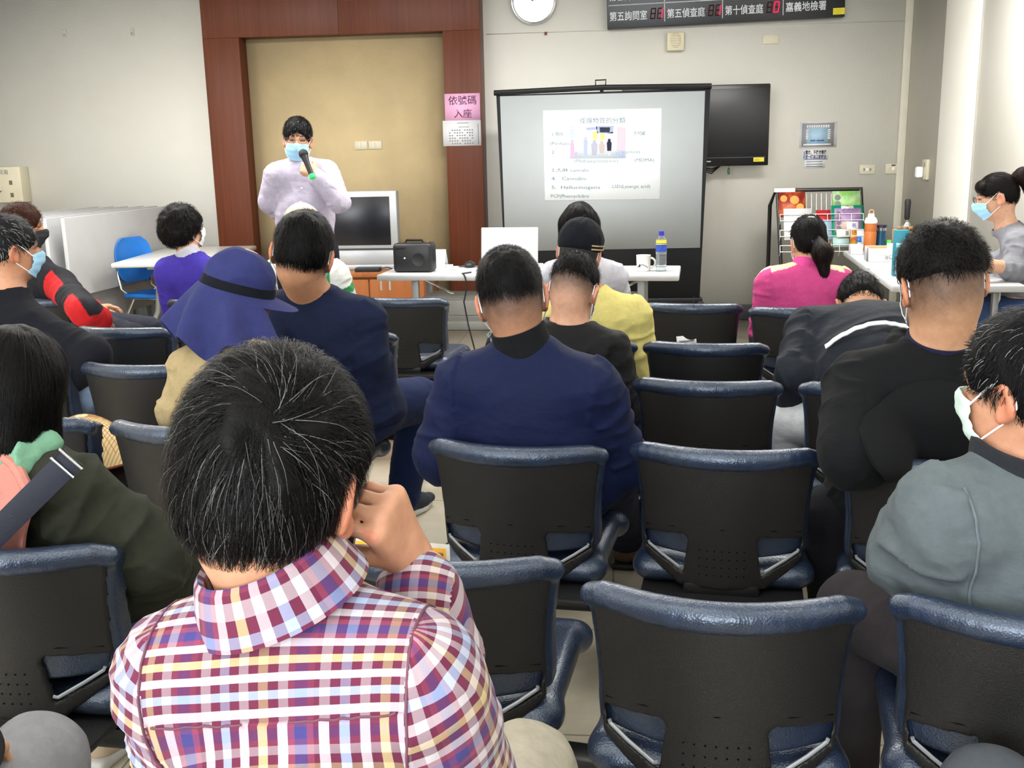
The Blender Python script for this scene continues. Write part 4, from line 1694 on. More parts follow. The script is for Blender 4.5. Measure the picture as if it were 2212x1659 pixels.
def frame_coords(ps, V):
    """garment coordinates: across, depth, height from the shoulders, nearest arm (0 none, 1 left, 2 right), distance along and angle around it"""
    q = V - ps.S
    x, y, z = q @ ps.r, q @ ps.fw, q @ ps.u
    arm = np.zeros(len(V), int)
    al, an = np.zeros(len(V)), np.zeros(len(V))
    tor = field_at(ps.torsop(0.015), (), V)
    for i in (0, 1):
        d = np.minimum(*[p.fn(V[:, 0], V[:, 1], V[:, 2]) for p, k in ps.armp(i, 0.015)])
        out = (q @ ps.r) * (1 if i else -1)
        m = out > ps.sw + 0.004 + 0.10 * np.minimum(0, z + 0.02)
        arm[m] = i + 1
        a = ps.el[i] - ps.sh[i]
        L1 = np.linalg.norm(a)
        b = ps.wr[i] - ps.el[i]
        s1 = ((V - ps.sh[i]) @ a) / L1
        s2 = L1 + np.clip(((V - ps.el[i]) @ b) / np.linalg.norm(b), 0, 9)
        s_ = np.where(s1 < L1, s1, s2)
        ax_ = unit(a)
        e1 = unit(ps.fw - ax_ * (ps.fw @ ax_))
        e2 = np.cross(ax_, e1)
        w = V - ps.sh[i]
        ang = np.arctan2(w @ e2, w @ e1)
        al[m] = s_[m]
        an[m] = ang[m]
    return x, y, z, arm, al, an


def arm_coords(ps, V):
    out = []
    for i in (0, 1):
        a = ps.el[i] - ps.sh[i]
        L1 = np.linalg.norm(a)
        b = ps.wr[i] - ps.el[i]
        s1 = ((V - ps.sh[i]) @ a) / L1
        s2 = L1 + np.clip(((V - ps.el[i]) @ b) / np.linalg.norm(b), 0, 9)
        ax_ = unit(a)
        e1 = unit(ps.fw - ax_ * (ps.fw @ ax_))
        e2 = np.cross(ax_, e1)
        w = V - ps.sh[i]
        out.append((np.where(s1 < L1, s1, s2), np.arctan2(w @ e2, w @ e1)))
    return out


_FOLD = np.array([[0.62, 0, 0.25], [0, 0.8, 0], [-0.35, 0, 1.25]])


def garment(ps, t, name, mat, off=0.016, h=0.007, neck=0.066, neck_drop=0.0, sleeve=1.0, wr=0.010, wscale=9.0, seed=3, dye=None, uv=None, hem=-0.02, extra=(), cut=(), stretch=(1, 1, 1), relax_n=1, arms=True):
    A = ps.torsop(off)
    if arms:
        for i in (0, 1):
            A += ps.armp(i, off * 1.15, sleeve)
    A = A + list(extra)
    S = [(cap(ps.nb - ps.u * (0.02 + neck_drop), ps.L(0, -0.03, -0.02), neck, neck), 0.012)]
    if hem is not None:
        S.append((_neg_half(ps.P + ps.u * hem, ps.u), 0.01))
    S += list(cut)
    V, Q = soft(A, S, h=h, smooth=relax_n)
    N = vnormals(V, Q)
    x, y, z, arm, al, an = frame_coords(ps, V)
    q = np.stack([x, y, z], 1)
    cr = creases(q @ _FOLD.T, seed, wscale, stretch)
    if wr:
        soften = 0.35 + 0.65 * sstep(-0.02, -0.16, z)
        cr2 = np.zeros(len(V))
        m = arm > 0
        if m.any():
            cr2[m] = creases(np.stack([al[m] * 1.8, an[m] * 0.06, al[m] * 0], 1), seed + 9, wscale * 1.2)
        crr = np.where(m, 0.5 * cr + 0.8 * cr2, cr * soften)
        V = V + N * (wr * crr)[:, None]
        V = relax(V, Q, 1, 0.3)
    attrs = {}
    if dye is not None:
        c = dye(x, y, z, arm, al, an)
        attrs['dye'] = ('FLOAT_COLOR', np.concatenate([c, np.ones((len(V), 1))], 1))
    if uv is not None:
        u0 = uv(x, y, z, arm * 0, al, an)
        full = arm_coords(ps, V)
        fc = (arm[Q] > 0).sum(axis=1) >= 2
        side = np.where(x[Q].mean(axis=1) > 0, 2, 1)
        cu = u0[Q]
        for sd in (1, 2):
            al_, an_ = full[sd - 1]
            ua = uv(x, y, z, arm * 0 + sd, al_, an_)
            m = fc & (side == sd)
            cu[m] = ua[Q[m]]
        attrs['cloth'] = ('FLOAT_VECTOR', cu.reshape(-1, 3))
        o = mesh_obj(name, V, Q, mat, t, attrs=attrs)
        o_data = (V, Q, x, y, z, arm)
        return o, o_data
    return mesh_obj(name, V, Q, mat, t, attrs=attrs)


def _neg_half(c, n):
    """cuts away what lies below the plane (against n)"""
    return half(c, n, 1.5)


def trousers(ps, t, mat, off=0.012, h=0.009, seed=5, wr=0.006, name='trousers', cuff=0.02, dye=None):
    k = ps.legr
    A = [(ell(ps.P - Z1 * 0.01, (0.178 * ps.g + off, 0.13 * ps.g + off, 0.115), np.stack([ps.r, ps.f, Z1], 1)), 0.0)]
    for i in (0, 1):
        A.append((cap(ps.hip[i], ps.kn[i], 0.088 * k + off, 0.064 * k + off), 0.05))
        d = ps.an[i] - ps.kn[i]
        A.append((cap(ps.kn[i], ps.kn[i] + d * (1 - cuff), 0.062 * k + off, 0.048 * k + off), 0.02))
    V, Q = soft(A, h=h, smooth=1)
    V = V + vnormals(V, Q) * (wr * creases(V, seed, 8.0, (1, 1, 1.6)))[:, None]
    attrs = {}
    if dye is not None:
        attrs['dye'] = ('FLOAT_COLOR', np.concatenate([dye(V), np.ones((len(V), 1))], 1))
    return mesh_obj(name, V, Q, mat, t, attrs=attrs)


M_SOLE = plain('white rubber sole', (206, 204, 198), 0.6)


def shoe(ps, t, i, m, sole=None, fdir=None, bare=None, name='shoe'):
    f = unit(A3(*(ps.f if fdir is None else fdir)) * A3(1, 1, 0))
    r = np.cross(f, Z1)
    R = np.stack([r, f, Z1], 1)
    a = A3(ps.an[i][0], ps.an[i][1], 0)
    A = [(cap(a + f * -0.03 + Z1 * 0.05, a + f * 0.10 + Z1 * 0.042, 0.040, 0.036, Z1, 0.95), 0), (cap(a + f * 0.08 + Z1 * 0.04, a + f * 0.165 + Z1 * 0.036, 0.040, 0.030, Z1, 0.75), 0.03),
         (cap(a + Z1 * 0.06, a + Z1 * 0.105, 0.040, 0.042), 0.03)]
    V, Q = soft(A, [(half(a + Z1 * 0.02, Z1, 0.5), 0.004)], h=0.006)
    o = mesh_obj(name, V, Q, m, t)
    B = [(rbox(a + f * 0.055 + Z1 * 0.014, (0.045, 0.135, 0.014), 0.013, R), 0)]
    V, Q = soft(B, h=0.005)
    V = V - (((V - a) @ f) > 0.10)[:, None] * (np.sign((V - a) @ r) * np.minimum(np.abs((V - a) @ r), 0.4 * np.maximum(0, (V - a) @ f - 0.10)))[:, None] * r
    mesh_obj('sole', V, Q, sole or M_SOLE, o)
    return o


def person(label, base, group=None):
    b = A3(base[0], base[1], 0)
    return thing('person', label, 'person', b, 0.0, group)


def seat_pelvis(key, fwd=0.30, side=0.0, z=0.572):
    c, a = CHAIRS[key]
    return c + rotz(a) @ A3(side, fwd, 0) + Z1 * z
# ---------------------------------------------------------------- cloth colours
M_NAVYJ = fabric('navy bomber cloth', (17, 25, 56), rough=0.7, weave=700, fold=0.30)
M_BLACKRIB = fabric('black ribbed knit', (20, 21, 23), weave=500)
M_HOODIE = fabric('black jersey', (18, 19, 21), weave=600, fold=0.3)
M_TRACK = fabric('dark slate tracksuit', (28, 32, 40), rough=0.65, fold=0.3)
M_NAVYT = fabric('navy cotton', (22, 29, 54), fold=0.3)
M_HAT = fabric('blue hat cotton', (44, 48, 94), fold=0.35)
M_BEIGE = fabric('beige cotton', (160, 142, 106), fold=0.35)
M_PURPLE = fabric('purple knit', (64, 51, 150), fold=0.2)
M_PINKJ = fabric('pink jersey', (206, 72, 138), fold=0.3)
M_GREYSW = fabric('grey sweatshirt', (126, 127, 134), fold=0.3)
M_DENIMG = fabric('grey denim', (88, 96, 100), weave=1100, fold=0.35)
M_OLIVE = fabric('olive cotton twill', (44, 46, 37), fold=0.35)
M_SALMON = fabric('salmon pink jersey', (184, 122, 112), fold=0.25)
M_MINT = fabric('mint green scarf', (112, 156, 130), fold=0.3)
M_DARKSW = fabric('charcoal sweater', (20, 21, 28), weave=500, fold=0.2)
M_YELLOW = fabric('pale yellow cloth', (200, 188, 116), fold=0.35)
M_BLACKJ = fabric('black windcheater', (19, 19, 21), rough=0.55, fold=0.35)
M_SHIRTW = fabric('white shirt cloth', (180, 180, 190), fold=0.3)
M_LAV = fabric('pale lavender shirt', (174, 167, 184), fold=0.35)
M_DYED = fabric('panelled jacket cloth', (128, 128, 128), attr=True, rough=0.7, fold=0.3)
M_JEANS = fabric('blue jeans', (26, 39, 76), weave=1200, fold=0.3)
M_JEANL = fabric('light blue jeans', (134, 154, 184), weave=1200, fold=0.35)
M_JEANW = fabric('washed white jeans', (204, 208, 212), weave=1200, fold=0.35)
M_TRDARK = fabric('dark trousers', (24, 24, 29), fold=0.3)
M_TRBROWN = fabric('dark brown trousers', (44, 40, 43), fold=0.3)
M_TRGREY = fabric('grey trousers', (128, 128, 132), fold=0.3)
M_KHAKI = fabric('pale khaki trousers', (166, 159, 144), fold=0.25)
M_CAPB = fabric('black cap cotton', (17, 19, 26), fold=0.3)
M_CAPW = fabric('cream cap cotton', (206, 186, 168), fold=0.3)
M_SHOED = fabric('dark mesh shoe', (54, 58, 66), weave=400)
M_SHOEB = fabric('beige shoe mesh', (196, 176, 152), weave=400)
M_STRAP = plain('navy webbing strap', (18, 24, 42), 0.6, var=0.08, bump=0.3, bscale=500)


def plaid_mat():
    t = NT('burgundy plaid cotton')
    a = t.n('ShaderNodeAttribute', attribute_name='cloth')
    sep = t.n('ShaderNodeSeparateXYZ')
    t.l(a.outputs['Vector'], sep.inputs[0])

    def thread(u):
        k = t.n('ShaderNodeValToRGB')
        k.color_ramp.interpolation = 'CONSTANT'
        W, BU, LB, CR, NA, PI_ = (188, 178, 184), (94, 32, 58), (150, 166, 196), (190, 170, 126), (60, 56, 114), (128, 56, 80)
        seq = [(W, 9), (BU, 9), (LB, 9), (BU, 9), (W, 9), (BU, 9), (CR, 9), (BU, 9), (W, 9), (PI_, 6), (NA, 11), (PI_, 6), (BU, 5)]
        tot = float(sum(n for _, n in seq))
        el = k.color_ramp.elements
        while len(el) < len(seq):
            el.new(0.5)
        p = 0.0
        for e, (c, n) in zip(el, seq):
            e.position = p / tot
            e.color = rgba(c)
            p += n
        t.l(t.math('FRACT', t.math('MULTIPLY', u, 1000.0 / tot / 1.12)), k.inputs[0])
        return k.outputs[0]
    cu, cv = thread(sep.outputs[0]), thread(sep.outputs[1])
    t.color(t.mixc(sep.outputs[2], cu, cv))
    t.set(rough=0.8, spec=0.2, sheen=0.1)
    v = t.coord()
    t.bump(t.math('ADD', t.math('MULTIPLY', t.noise(v, 900, 1), 0.02), t.math('MULTIPLY', t.noise(v, 16, 3), 0.3)), 0.55, 0.03)
    return t.m


M_PLAID = plaid_mat()


def collar_stand(ps, t, m, r=0.070, z0=-0.045, z1=0.035, name='collar', back=0.0, flare=-0.05, thick=0.006, ry=None, dip=0.03, tilt=0.0):
    ax = unit(ps.L(0, -0.028, -0.055) - ps.nb)
    f = unit(ps.fw - ax * (ps.fw @ ax))
    R = np.stack([np.cross(f, ax), f, ax], 1) @ rotx(tilt * D2R)
    return band(ps.nb + ax * 0.02 - f * back, R, r, ry or r, z0, z1, flare, thick, dip=dip).build(name, m, t)


# ---- 1. nearest person: plaid shirt
H, S = at(597, 1050, 1.10), at(648, 1472, 1.09)
P = seat_pelvis('Y', 0.30, -0.02)
ps = Pose(H, S, P, hyaw=-6, hpitch=-14, hroll=2, hs=1.06, ty=-4, tilt=1.5, sw=0.132, hunch=0.0, g=0.92, neckr=0.054, arm=0.95,
          neckbase=at(624, 1312, 1.09),
          elbows=[None, at(1000, 1720, 1.16)], wrists=[None, at(772, 1248, 1.20)],
          knees=[A3(-0.62, 1.42, 0.52), A3(-0.135, 1.43, 0.52)])
t = person('person nearest the camera, seen from behind, in a burgundy plaid shirt, chin on right hand', ps.P)
hf = np.stack([unit(A3(0.2, 0.75, 0.6)), unit(A3(-0.15, -0.56, 0.75)), unit(np.cross(A3(0.2, 0.75, 0.6), A3(-0.15, -0.56, 0.75)))], 1)
knuckle = at(828, 1108, 1.15)
wrist_ = knuckle - hf @ A3(0, 0.088, 0)
ps.wr[1] = wrist_ - hf @ A3(0, 0.015, 0)
hands = [None, handp(wrist_, hf, curls=[(62, 62, 30), (66, 66, 32), (70, 70, 34), (74, 72, 34)], thumb=(28, 12, 50), scale=1.0, spread=6)]
make_body(ps, t, (198, 146, 116), h=0.0042, hands=hands, hair=(26, 24, 25))
hair_for(ps, t, 'short', n=20000, color=(26, 24, 25), grey=0.11, greycol=(122, 121, 118), seed=11, h=0.0042, whorl=(0.026, -0.085, 0.066), swirl=0.7, length=1.5, width=0.0008, puff=0.008, grav=0.55, nape=-0.086, lift=(0.0, 0.010), jitter=0.36, frizz=0.35)


def plaid_uv(x, y, z, arm, al, an):
    u, v = x + 0.25 * np.sign(x) * np.maximum(0, np.abs(x) - 0.12), z.copy()
    u = u + 0.004 * vnoise(np.stack([x * 30, z * 9, y], 1), 4) * (z < 0)
    w = np.where(z > 0.0, 0.70, 0.30)
    v = z + 0.9 * y
    m = arm > 0
    u[m] = (an * 0.062)[m]
    v[m] = al[m]
    w[m] = 0.62
    return np.stack([u * 1.0 + 3, v * 1.0 + 3, w], 1)


sh_, sd_ = garment(ps, t, 'shirt', M_PLAID, off=0.017, h=0.0048, neck=0.060, sleeve=0.85, wr=0.010, wscale=9, seed=21, uv=plaid_uv, hem=-0.03)
# yoke seam and shirt collar
sV, sQ, sx, sy, sz, sarm = sd_
M_SEAMT = plain('seam shadow thread', (96, 56, 72), 0.8)  # dark thread of the yoke and sleeve seams
m_ = (np.abs(sz) < 0.0035) & (sy < 0.0) & (np.abs(sx) < ps.sw)
xs_ = np.linspace(-ps.sw, ps.sw, 36)
pts = []
for x0, x1 in zip(xs_, xs_[1:]):
    k_ = m_ & (sx >= x0) & (sx < x1)
    if k_.any():
        pts.append(sV[k_].mean(axis=0) - ps.fw * 0.0006)
MB().tube(pts, 0.0014, 6).build('yoke_seam', M_SEAMT, sh_)
for sg in (-1, 1):
    lim_ = ps.sw + 0.004 + 0.10 * np.minimum(0, sz + 0.02)
    m_ = (np.abs(sg * sx - lim_) < 0.004) & (sz > -0.16)
    cy_, cz_ = sy[m_].mean(), sz[m_].mean()
    th = np.arctan2(sz[m_] - cz_, sy[m_] - cy_)
    P_ = sV[m_]
    pts = []
    for t0 in np.linspace(-math.pi, math.pi, 41)[:-1]:
        k_ = (th >= t0) & (th < t0 + 2 * math.pi / 40)
        if k_.any() and math.cos(t0) < 0.6:
            c_ = P_[k_].mean(axis=0)
            pts.append(c_ + unit(c_ - (ps.S + ps.r * sg * ps.sw)) * 0.0008)
    if len(pts) > 4:
        # order along the arc from the top of the shoulder down the back
        pts = np.array(pts)
        ang_ = np.array([math.atan2((p - ps.S) @ ps.u - cz_, -((p - ps.S) @ ps.fw - cy_)) for p in pts])
        pts = pts[np.argsort(ang_)]
        MB().tube(pts, 0.0016, 6).build('sleeve_seam', M_SEAMT, sh_)
ax_ = unit(ps.L(0, -0.028, -0.055) - ps.nb)
f_ = unit(ps.fw - ax_ * (ps.fw @ ax_))
Rc = np.stack([np.cross(f_, ax_), f_, ax_], 1)
n_, rows = 56, 9
G = np.zeros((n_ + 1, rows, 3))
uvw = np.zeros((n_ + 1, rows, 3))
prof = [(0.066, 0.000), (0.064, 0.020), (0.063, 0.036), (0.0655, 0.041), (0.070, 0.036), (0.076, 0.020), (0.082, 0.002), (0.087, -0.012), (0.089, -0.018)]
for i in range(n_ + 1):
    a = -math.pi * 0.93 + 2 * math.pi * 0.93 * i / n_ + math.pi
    for j, (r_, z_) in enumerate(prof):
        G[i, j] = ps.nb + ax_ * 0.030 - f_ * 0.004 + Rc @ A3(math.sin(a) * r_ * 1.06, math.cos(a) * r_ * 1.02, 0.95 * z_ + 0.004 * math.cos(a))
        uvw[i, j] = (3 + a * 0.075, 3.006 + j * 0.0105, 0.42)
mb = MB().sheet(G, 0.003)
col_ = mb.build('collar', M_PLAID, sh_, attrs={'cloth': ('FLOAT_VECTOR', np.concatenate([uvw.reshape(-1, 3)] * 2))})
trousers(ps, t, M_KHAKI)
mask_on(ps, t, M_MASKW)
for i in (0, 1):
    shoe(ps, t, i, M_SHOED)

# ---- 2. blue bomber jacket
H, S = at(1106, 645, 2.70), at(1140, 838, 2.72)
P = seat_pelvis('Q', 0.32, 0.01)
ps = Pose(H, S, P, hyaw=4, hpitch=-6, hroll=-9, hs=1.05, ty=-8, tilt=-1, sw=0.170, hunch=0.0, g=1.12, neckr=0.060, neckbase=at(1133, 752, 2.70), arm=1.07,
          elbows=[at(952, 985, 2.80), at(1340, 1000, 2.80)])
ps.kn = [ps.hip[0] + A3(-0.06, 0.42, 0), at(1318, 1030, 3.05)]
ps.an = [None, None]
ps.kn[1][2] = 0.52
ps.an = [A3(ps.kn[0][0], ps.kn[0][1] + 0.02, 0.09), onz(1352, 1165, 0.09)]
t = person('person in a deep blue bomber jacket with black ribbed collar, short faded hair', ps.P)
make_body(ps, t, (188, 138, 108), h=0.0048, fade=(-0.105, 0.0), hair=(30, 28, 29))
hair_for(ps, t, 'fade', n=6500, color=(30, 29, 31), grey=0.0, seed=12, h=0.0048, whorl=(-0.012, -0.062, 0.098), swirl=0.7, length=0.62, width=0.0012, puff=0.0, grav=0.35, nape=0.0, lift=(0.0, 0.005), jitter=0.3)
mask_on(ps, t, M_MASKW)
jk = garment(ps, t, 'jacket', M_NAVYJ, off=0.022, h=0.006, neck=0.066, wr=0.016, wscale=8, seed=22, hem=-0.02)
collar_stand(ps, jk, M_BLACKRIB, r=0.071, z0=-0.026, z1=0.040, flare=-0.05, thick=0.008, back=0.004)
trousers(ps, t, fabric('navy trousers', (20, 25, 46), fold=0.3))
for i in (0, 1):
    shoe(ps, t, i, plain('brown sandal strap', (92, 66, 52), 0.6), sole=M_BLACKP)

# ---- 3. black hoodie
H, S = at(2032, 612, 2.48), at(2010, 842, 2.52)
P = seat_pelvis('S', 0.33, 0.0)
ps = Pose(H, S, P, hyaw=6, hpitch=-5, hroll=-5, hs=1.07, hw=1.06, ty=-6, tilt=0, sw=0.166, hunch=0.0, g=1.2, neckr=0.066, neckbase=at(2030, 742, 2.51), arm=1.09,
          elbows=[at(1850, 985, 2.42), at(2190, 985, 2.45)],
          knees=[at(1800, 1060, 2.72), None])
ps.kn[0][2] = 0.51
ps.an[0] = A3(ps.kn[0][0] + 0.02, ps.kn[0][1] - 0.04, 0.09)
t = person('person in a black hoodie with faded crop, in front of the side table', ps.P)
make_body(ps, t, (206, 158, 124), h=0.0048, fade=(-0.10, -0.005), hair=(36, 33, 33))
hair_for(ps, t, 'fade', n=6500, color=(38, 35, 35), grey=0.0, seed=13, h=0.0048, whorl=(0.0, -0.03, 0.12), swirl=0.5, length=0.6, width=0.0013, puff=0.006, grav=0.1, nape=0.012, lift=(0.0, 0.012), jitter=0.7)
mask_on(ps, t, M_MASKW)
glasses_on(ps, t)
hoodie = garment(ps, t, 'hoodie', M_HOODIE, off=0.026, h=0.006, neck=0.078, wr=0.014, wscale=7, seed=23, hem=-0.04)
# hood lying on the back
GA = ps.torsop(0.026) + ps.armp(0, 0.03) + ps.armp(1, 0.03)
G = patch(ps, GA, lambda u, v: u * (0.165 * (1 - v) ** 0.55 + 0.020), lambda u, v: 0.075 - 0.235 * v * (1 - 0.10 * u * u) - 0.055 * (1 - v) * u * u,
          nu=45, nv=25, bulge=lambda u, v: 0.010 + 0.030 * math.sin(math.pi * min(1, v * 1.08)) * (1 - 0.45 * u * u) + 0.010 * math.sin(9 * v + 5 * u * u) * (1 - v), thick=0.012)
MB().sheet(G, 0.014).build('hood', M_HOODIE, hoodie)
A = []
for a0 in range(-120, 120, 24):
    q = [ps.nb + ps.r * 0.098 * math.sin(a * D2R) - ps.fw * (0.082 * math.cos(a * D2R)) - ps.u * (0.012 + 0.012 * math.cos(a * D2R)) for a in (a0, a0 + 24)]
    A.append((cap(q[0], q[1], 0.024, 0.024), 0.015))
V, Q = soft(A, h=0.005)
mesh_obj('hood_edge', V + vnormals(V, Q) * (0.006 * creases(V, 6, 16.0))[:, None], Q, M_HOODIE, hoodie)
collar_stand(ps, t, fabric('dark blue tee', (36, 36, 64)), r=0.080, z0=-0.035, z1=0.004, flare=-0.04, thick=0.005, name='tee_collar')
trousers(ps, t, M_TRDARK)
for i in (0, 1):
    shoe(ps, t, i, M_SHOED)

# ---- 4. grey denim jacket, far side of the nearest row
H, S = at(2216, 842, 1.72), at(2228, 1112, 1.75)
P = seat_pelvis('W', 0.30, 0.0)
ps = Pose(H, S, P, hyaw=38, hpitch=-6, hroll=0, hs=1.0, ty=14, tilt=0, sw=0.155, hunch=0.0, g=1.05, neckbase=at(2216, 1000, 1.74), arm=1.09,
          elbows=[at(1985, 1200, 1.83), None], knees=[at(1850, 1290, 2.12), None])
ps.kn[0][2] = 0.53
ps.an[0] = A3(ps.kn[0][0] + 0.0, ps.kn[0][1] + 0.0, 0.09)
ps.wr[0] = ps.el[0] + A3(0.10, 0.22, -0.05)
t = person('person in a grey denim jacket with dark collar and pale green mask', ps.P)
make_body(ps, t, (200, 148, 118), h=0.0048, hair=(34, 33, 35))
hair_for(ps, t, 'short', n=5500, color=(36, 36, 40), grey=0.06, seed=14, h=0.005, whorl=(0.0, -0.06, 0.10), swirl=0.6, length=0.7, width=0.0013, puff=0.006, grav=0.3, nape=-0.06, lift=(0.0, 0.009), jitter=0.4)
mask_on(ps, t, M_MASKG)
jk = garment(ps, t, 'denim_jacket', M_DENIMG, off=0.028, h=0.006, neck=0.075, wr=0.018, wscale=9, seed=24, hem=0.06)
collar_stand(ps, jk, fabric('charcoal collar lining', (40, 42, 47)), r=0.083, z0=-0.05, z1=0.016, flare=0.10, thick=0.008, tilt=-8)
pts = []
for s_ in np.linspace(0.0, 1.0, 18):
    a_ = -1.9 + 3.2 * s_
    p_ = ps.sh[0] - ps.r * 0.008 + (-ps.fw * math.cos(a_ - 1.2) + ps.u * math.sin(a_ + 0.4)) * 0.12
    o = ps.sh[0] - ps.r * 0.002 + ps.u * (0.09 - 0.30 * s_) - ps.fw * 0.30
    for _ in range(90):
        if field_at(ps.torsop(0.028) + ps.armp(0, 0.032), (), o[None])[0] < 0.008:
            break
        o = o + ps.fw * 0.005
    pts.append(o)
MB().tube(pts, 0.0022, 6).build('sleeve_seam', fabric('grey denim seam', (96, 106, 112)), jk)
trousers(ps, t, M_TRBROWN)
for i in (0, 1):
    shoe(ps, t, i, M_SHOED)

# ---- 5. olive jacket, black bob
H, S = at(40, 842, 2.14), at(28, 1062, 2.13)
P = seat_pelvis('T', 0.30, -0.02)
ps = Pose(H, S, P, hyaw=-12, hpitch=-14, hs=1.0, ty=-14, tilt=-3, sw=0.150, hunch=0.0, g=1.0, neckr=0.05, neckbase=at(36, 985, 2.12), arm=1.09,
          elbows=[None, at(318, 1195, 2.14)], wrists=[None, at(350, 1275, 2.35)], knees=[None, at(462, 1262, 2.46)])
ps.kn[1][2] = 0.52
ps.an[1] = onz(232, 1560, 0.09)
t = person('person with a black bob in an olive jacket, pink hood and navy bag strap', ps.P)
make_body(ps, t, (204, 156, 128), h=0.005, hair=(24, 22, 22))
hair_for(ps, t, 'bob', n=9000, color=(25, 23, 23), seed=15, h=0.005, whorl=(0.0, -0.01, 0.135), swirl=0.1, length=1.9, width=0.0013, grav=1.0, lift=(0.0, 0.005), jitter=0.12)
jk = garment(ps, t, 'olive_jacket', M_OLIVE, off=0.026, h=0.006, neck=0.080, wr=0.020, wscale=8, seed=25, hem=-0.03)
A = []
for a0, a1 in ((-110, -60), (-60, -20), (-20, 20), (20, 60), (60, 110)):
    q = []
    for a in (a0, a1):
        a *= D2R
        q.append(ps.nb + ps.r * 0.085 * math.sin(a) - ps.fw * (0.060 * math.cos(a) + 0.01) + ps.u * 0.030)
    A.append((cap(q[0], q[1], 0.030, 0.030), 0.02))
V, Q = soft(A, h=0.006)
V = V + vnormals(V, Q) * (0.020 * creases(V, 8, 16.0))[:, None]
mesh_obj('scarf', V, Q, M_MINT, t)
GA = ps.torsop(0.026) + ps.armp(1, 0.03)
G = patch(ps, GA, lambda u, v: u * (0.125 * (1 - v) ** 0.6 + 0.03) + 0.01, lambda u, v: 0.125 - 0.28 * v - 0.055 * u * u * (1 - v), nu=33, nv=17, lim=0.03,
          bulge=lambda u, v: 0.012 + 0.022 * math.sin(math.pi * min(1, v * 1.05)), thick=0.010)
MB().sheet(G, 0.010).build('pink_hood', M_SALMON, t)
hood_top = G[:, 0]
MB().tube(hood_top, 0.012, 8).build('hood_edge', M_SALMON, t)
olive_ps = ps


def drape(ps_, off, fr, to, n=24, depth=0.5, arms=True, extra=()):
    """points on the garment's back between two points, found by moving forward until the cloth is met"""
    F_ = ps_.torsop(off) + (ps_.armp(0, off) + ps_.armp(1, off) if arms else []) + list(extra)
    out = []
    for s_ in np.linspace(0, 1, n):
        o = fr + (to - fr) * s_ - ps_.fw * depth
        for _ in range(int(depth / 0.006) + 2):
            if field_at(F_, (), o[None])[0] < 0.004:
                break
            o = o + ps_.fw * 0.006
        out.append(o)
    return np.array(out)


c1, c2 = at(160, 985, 1.95), at(-70, 1215, 1.95)
D_ = drape(ps, 0.068, c1, c2, 20, arms=False)
w_ = unit(np.cross(unit(c2 - c1), ps.fw)) * 0.024
G = np.stack([D_ - w_ - ps.fw * 0.012, D_ - ps.fw * 0.016, D_ + w_ - ps.fw * 0.012], 1)
bag_strap = MB().sheet(G, 0.003).build('bag_strap', M_STRAP, t)
bc = D_[1] - ps.fw * 0.022
MB().tube([bc + w_ * 1.15 + (c2 - c1) * 0.02, bc - w_ * 1.15 + (c2 - c1) * 0.02, bc - w_ * 1.15 - (c2 - c1) * 0.06, bc + w_ * 1.15 - (c2 - c1) * 0.06], 0.0028, 6, closed=True).build('buckle', M_CHROME, bag_strap)
trousers(ps, t, fabric('mid blue jeans', (84, 112, 170), fold=0.3))
# jacket front lying over the thigh
A = [(cap(ps.hip[1] + Z1 * 0.02, ps.hip[1] + (ps.kn[1] - ps.hip[1]) * 0.74, 0.118, 0.098), 0.0)]
V, Q = soft(A, h=0.007)
V = V + vnormals(V, Q) * (0.014 * creases(V, 10, 9.0))[:, None]
mesh_obj('jacket_tail', V, Q, M_OLIVE, jk)
for i in (0, 1):
    shoe(ps, t, i, M_SHOEB)

# ---- 6. blue sun hat and beige jacket
H, S = at(522, 628, 3.02), at(512, 812, 2.94)
P = seat_pelvis('P', 0.30, 0.02)
ps = Pose(H, S, P, hyaw=-48, hpitch=-16, hroll=8, hs=1.0, ty=-14, tilt=2, sw=0.132, hunch=0.0, g=1.0, neckbase=at(515, 745, 2.95), arm=1.07,
          elbows=[at(400, 890, 2.98), None])
t = person('person in a blue sun hat with neck flap and beige jacket', ps.P)
make_body(ps, t, (196, 148, 118), h=0.0055, hair=(60, 58, 58))
hair_for(ps, t, 'short', n=1200, color=(52, 50, 50), seed=16, h=0.0055, nape=-0.06, topcut=0.0)
garment(ps, t, 'beige_jacket', M_BEIGE, off=0.024, h=0.0065, neck=0.072, wr=0.016, wscale=8, seed=26)
# hat: crown, band, brim and flap
Rh_ = ps.Rh
A = [(ps.lell((0, -0.012, 0.036), (0.090, 0.104, 0.086)), 0.0)]
V, Q = soft(A, [(half(ps.L(0, 0, 0.016), Rh_ @ unit(A3(0, -0.10, 1)), 0.4), 0.004)], h=0.005)
V = V + vnormals(V, Q) * (0.007 * creases(V, 30, 14.0))[:, None]
hat = mesh_obj('sun_hat', V, Q, M_HAT, t)
band(ps.L(0, -0.012, 0.0), Rh_, 0.094, 0.108, -0.004, 0.028, -0.03, 0.005).build('hat_band', M_CAPB, hat)
G = np.zeros((25, 5, 3))
for i in range(25):
    a = (-95 + 190 * i / 24) * D2R
    for j in range(5):
        v = j / 4
        rr_ = 1 + 0.75 * v * max(0.25, math.cos(a * 0.9))
        G[i, j] = ps.L(0, -0.012, 0.0) + Rh_ @ A3(math.sin(a) * 0.094 * rr_, math.cos(a) * 0.108 * rr_, -0.020 * v)
MB().sheet(G, 0.004).build('brim', M_HAT, hat)
G = np.zeros((61, 16, 3))
base_c = ps.L(0, -0.012, 0.0)
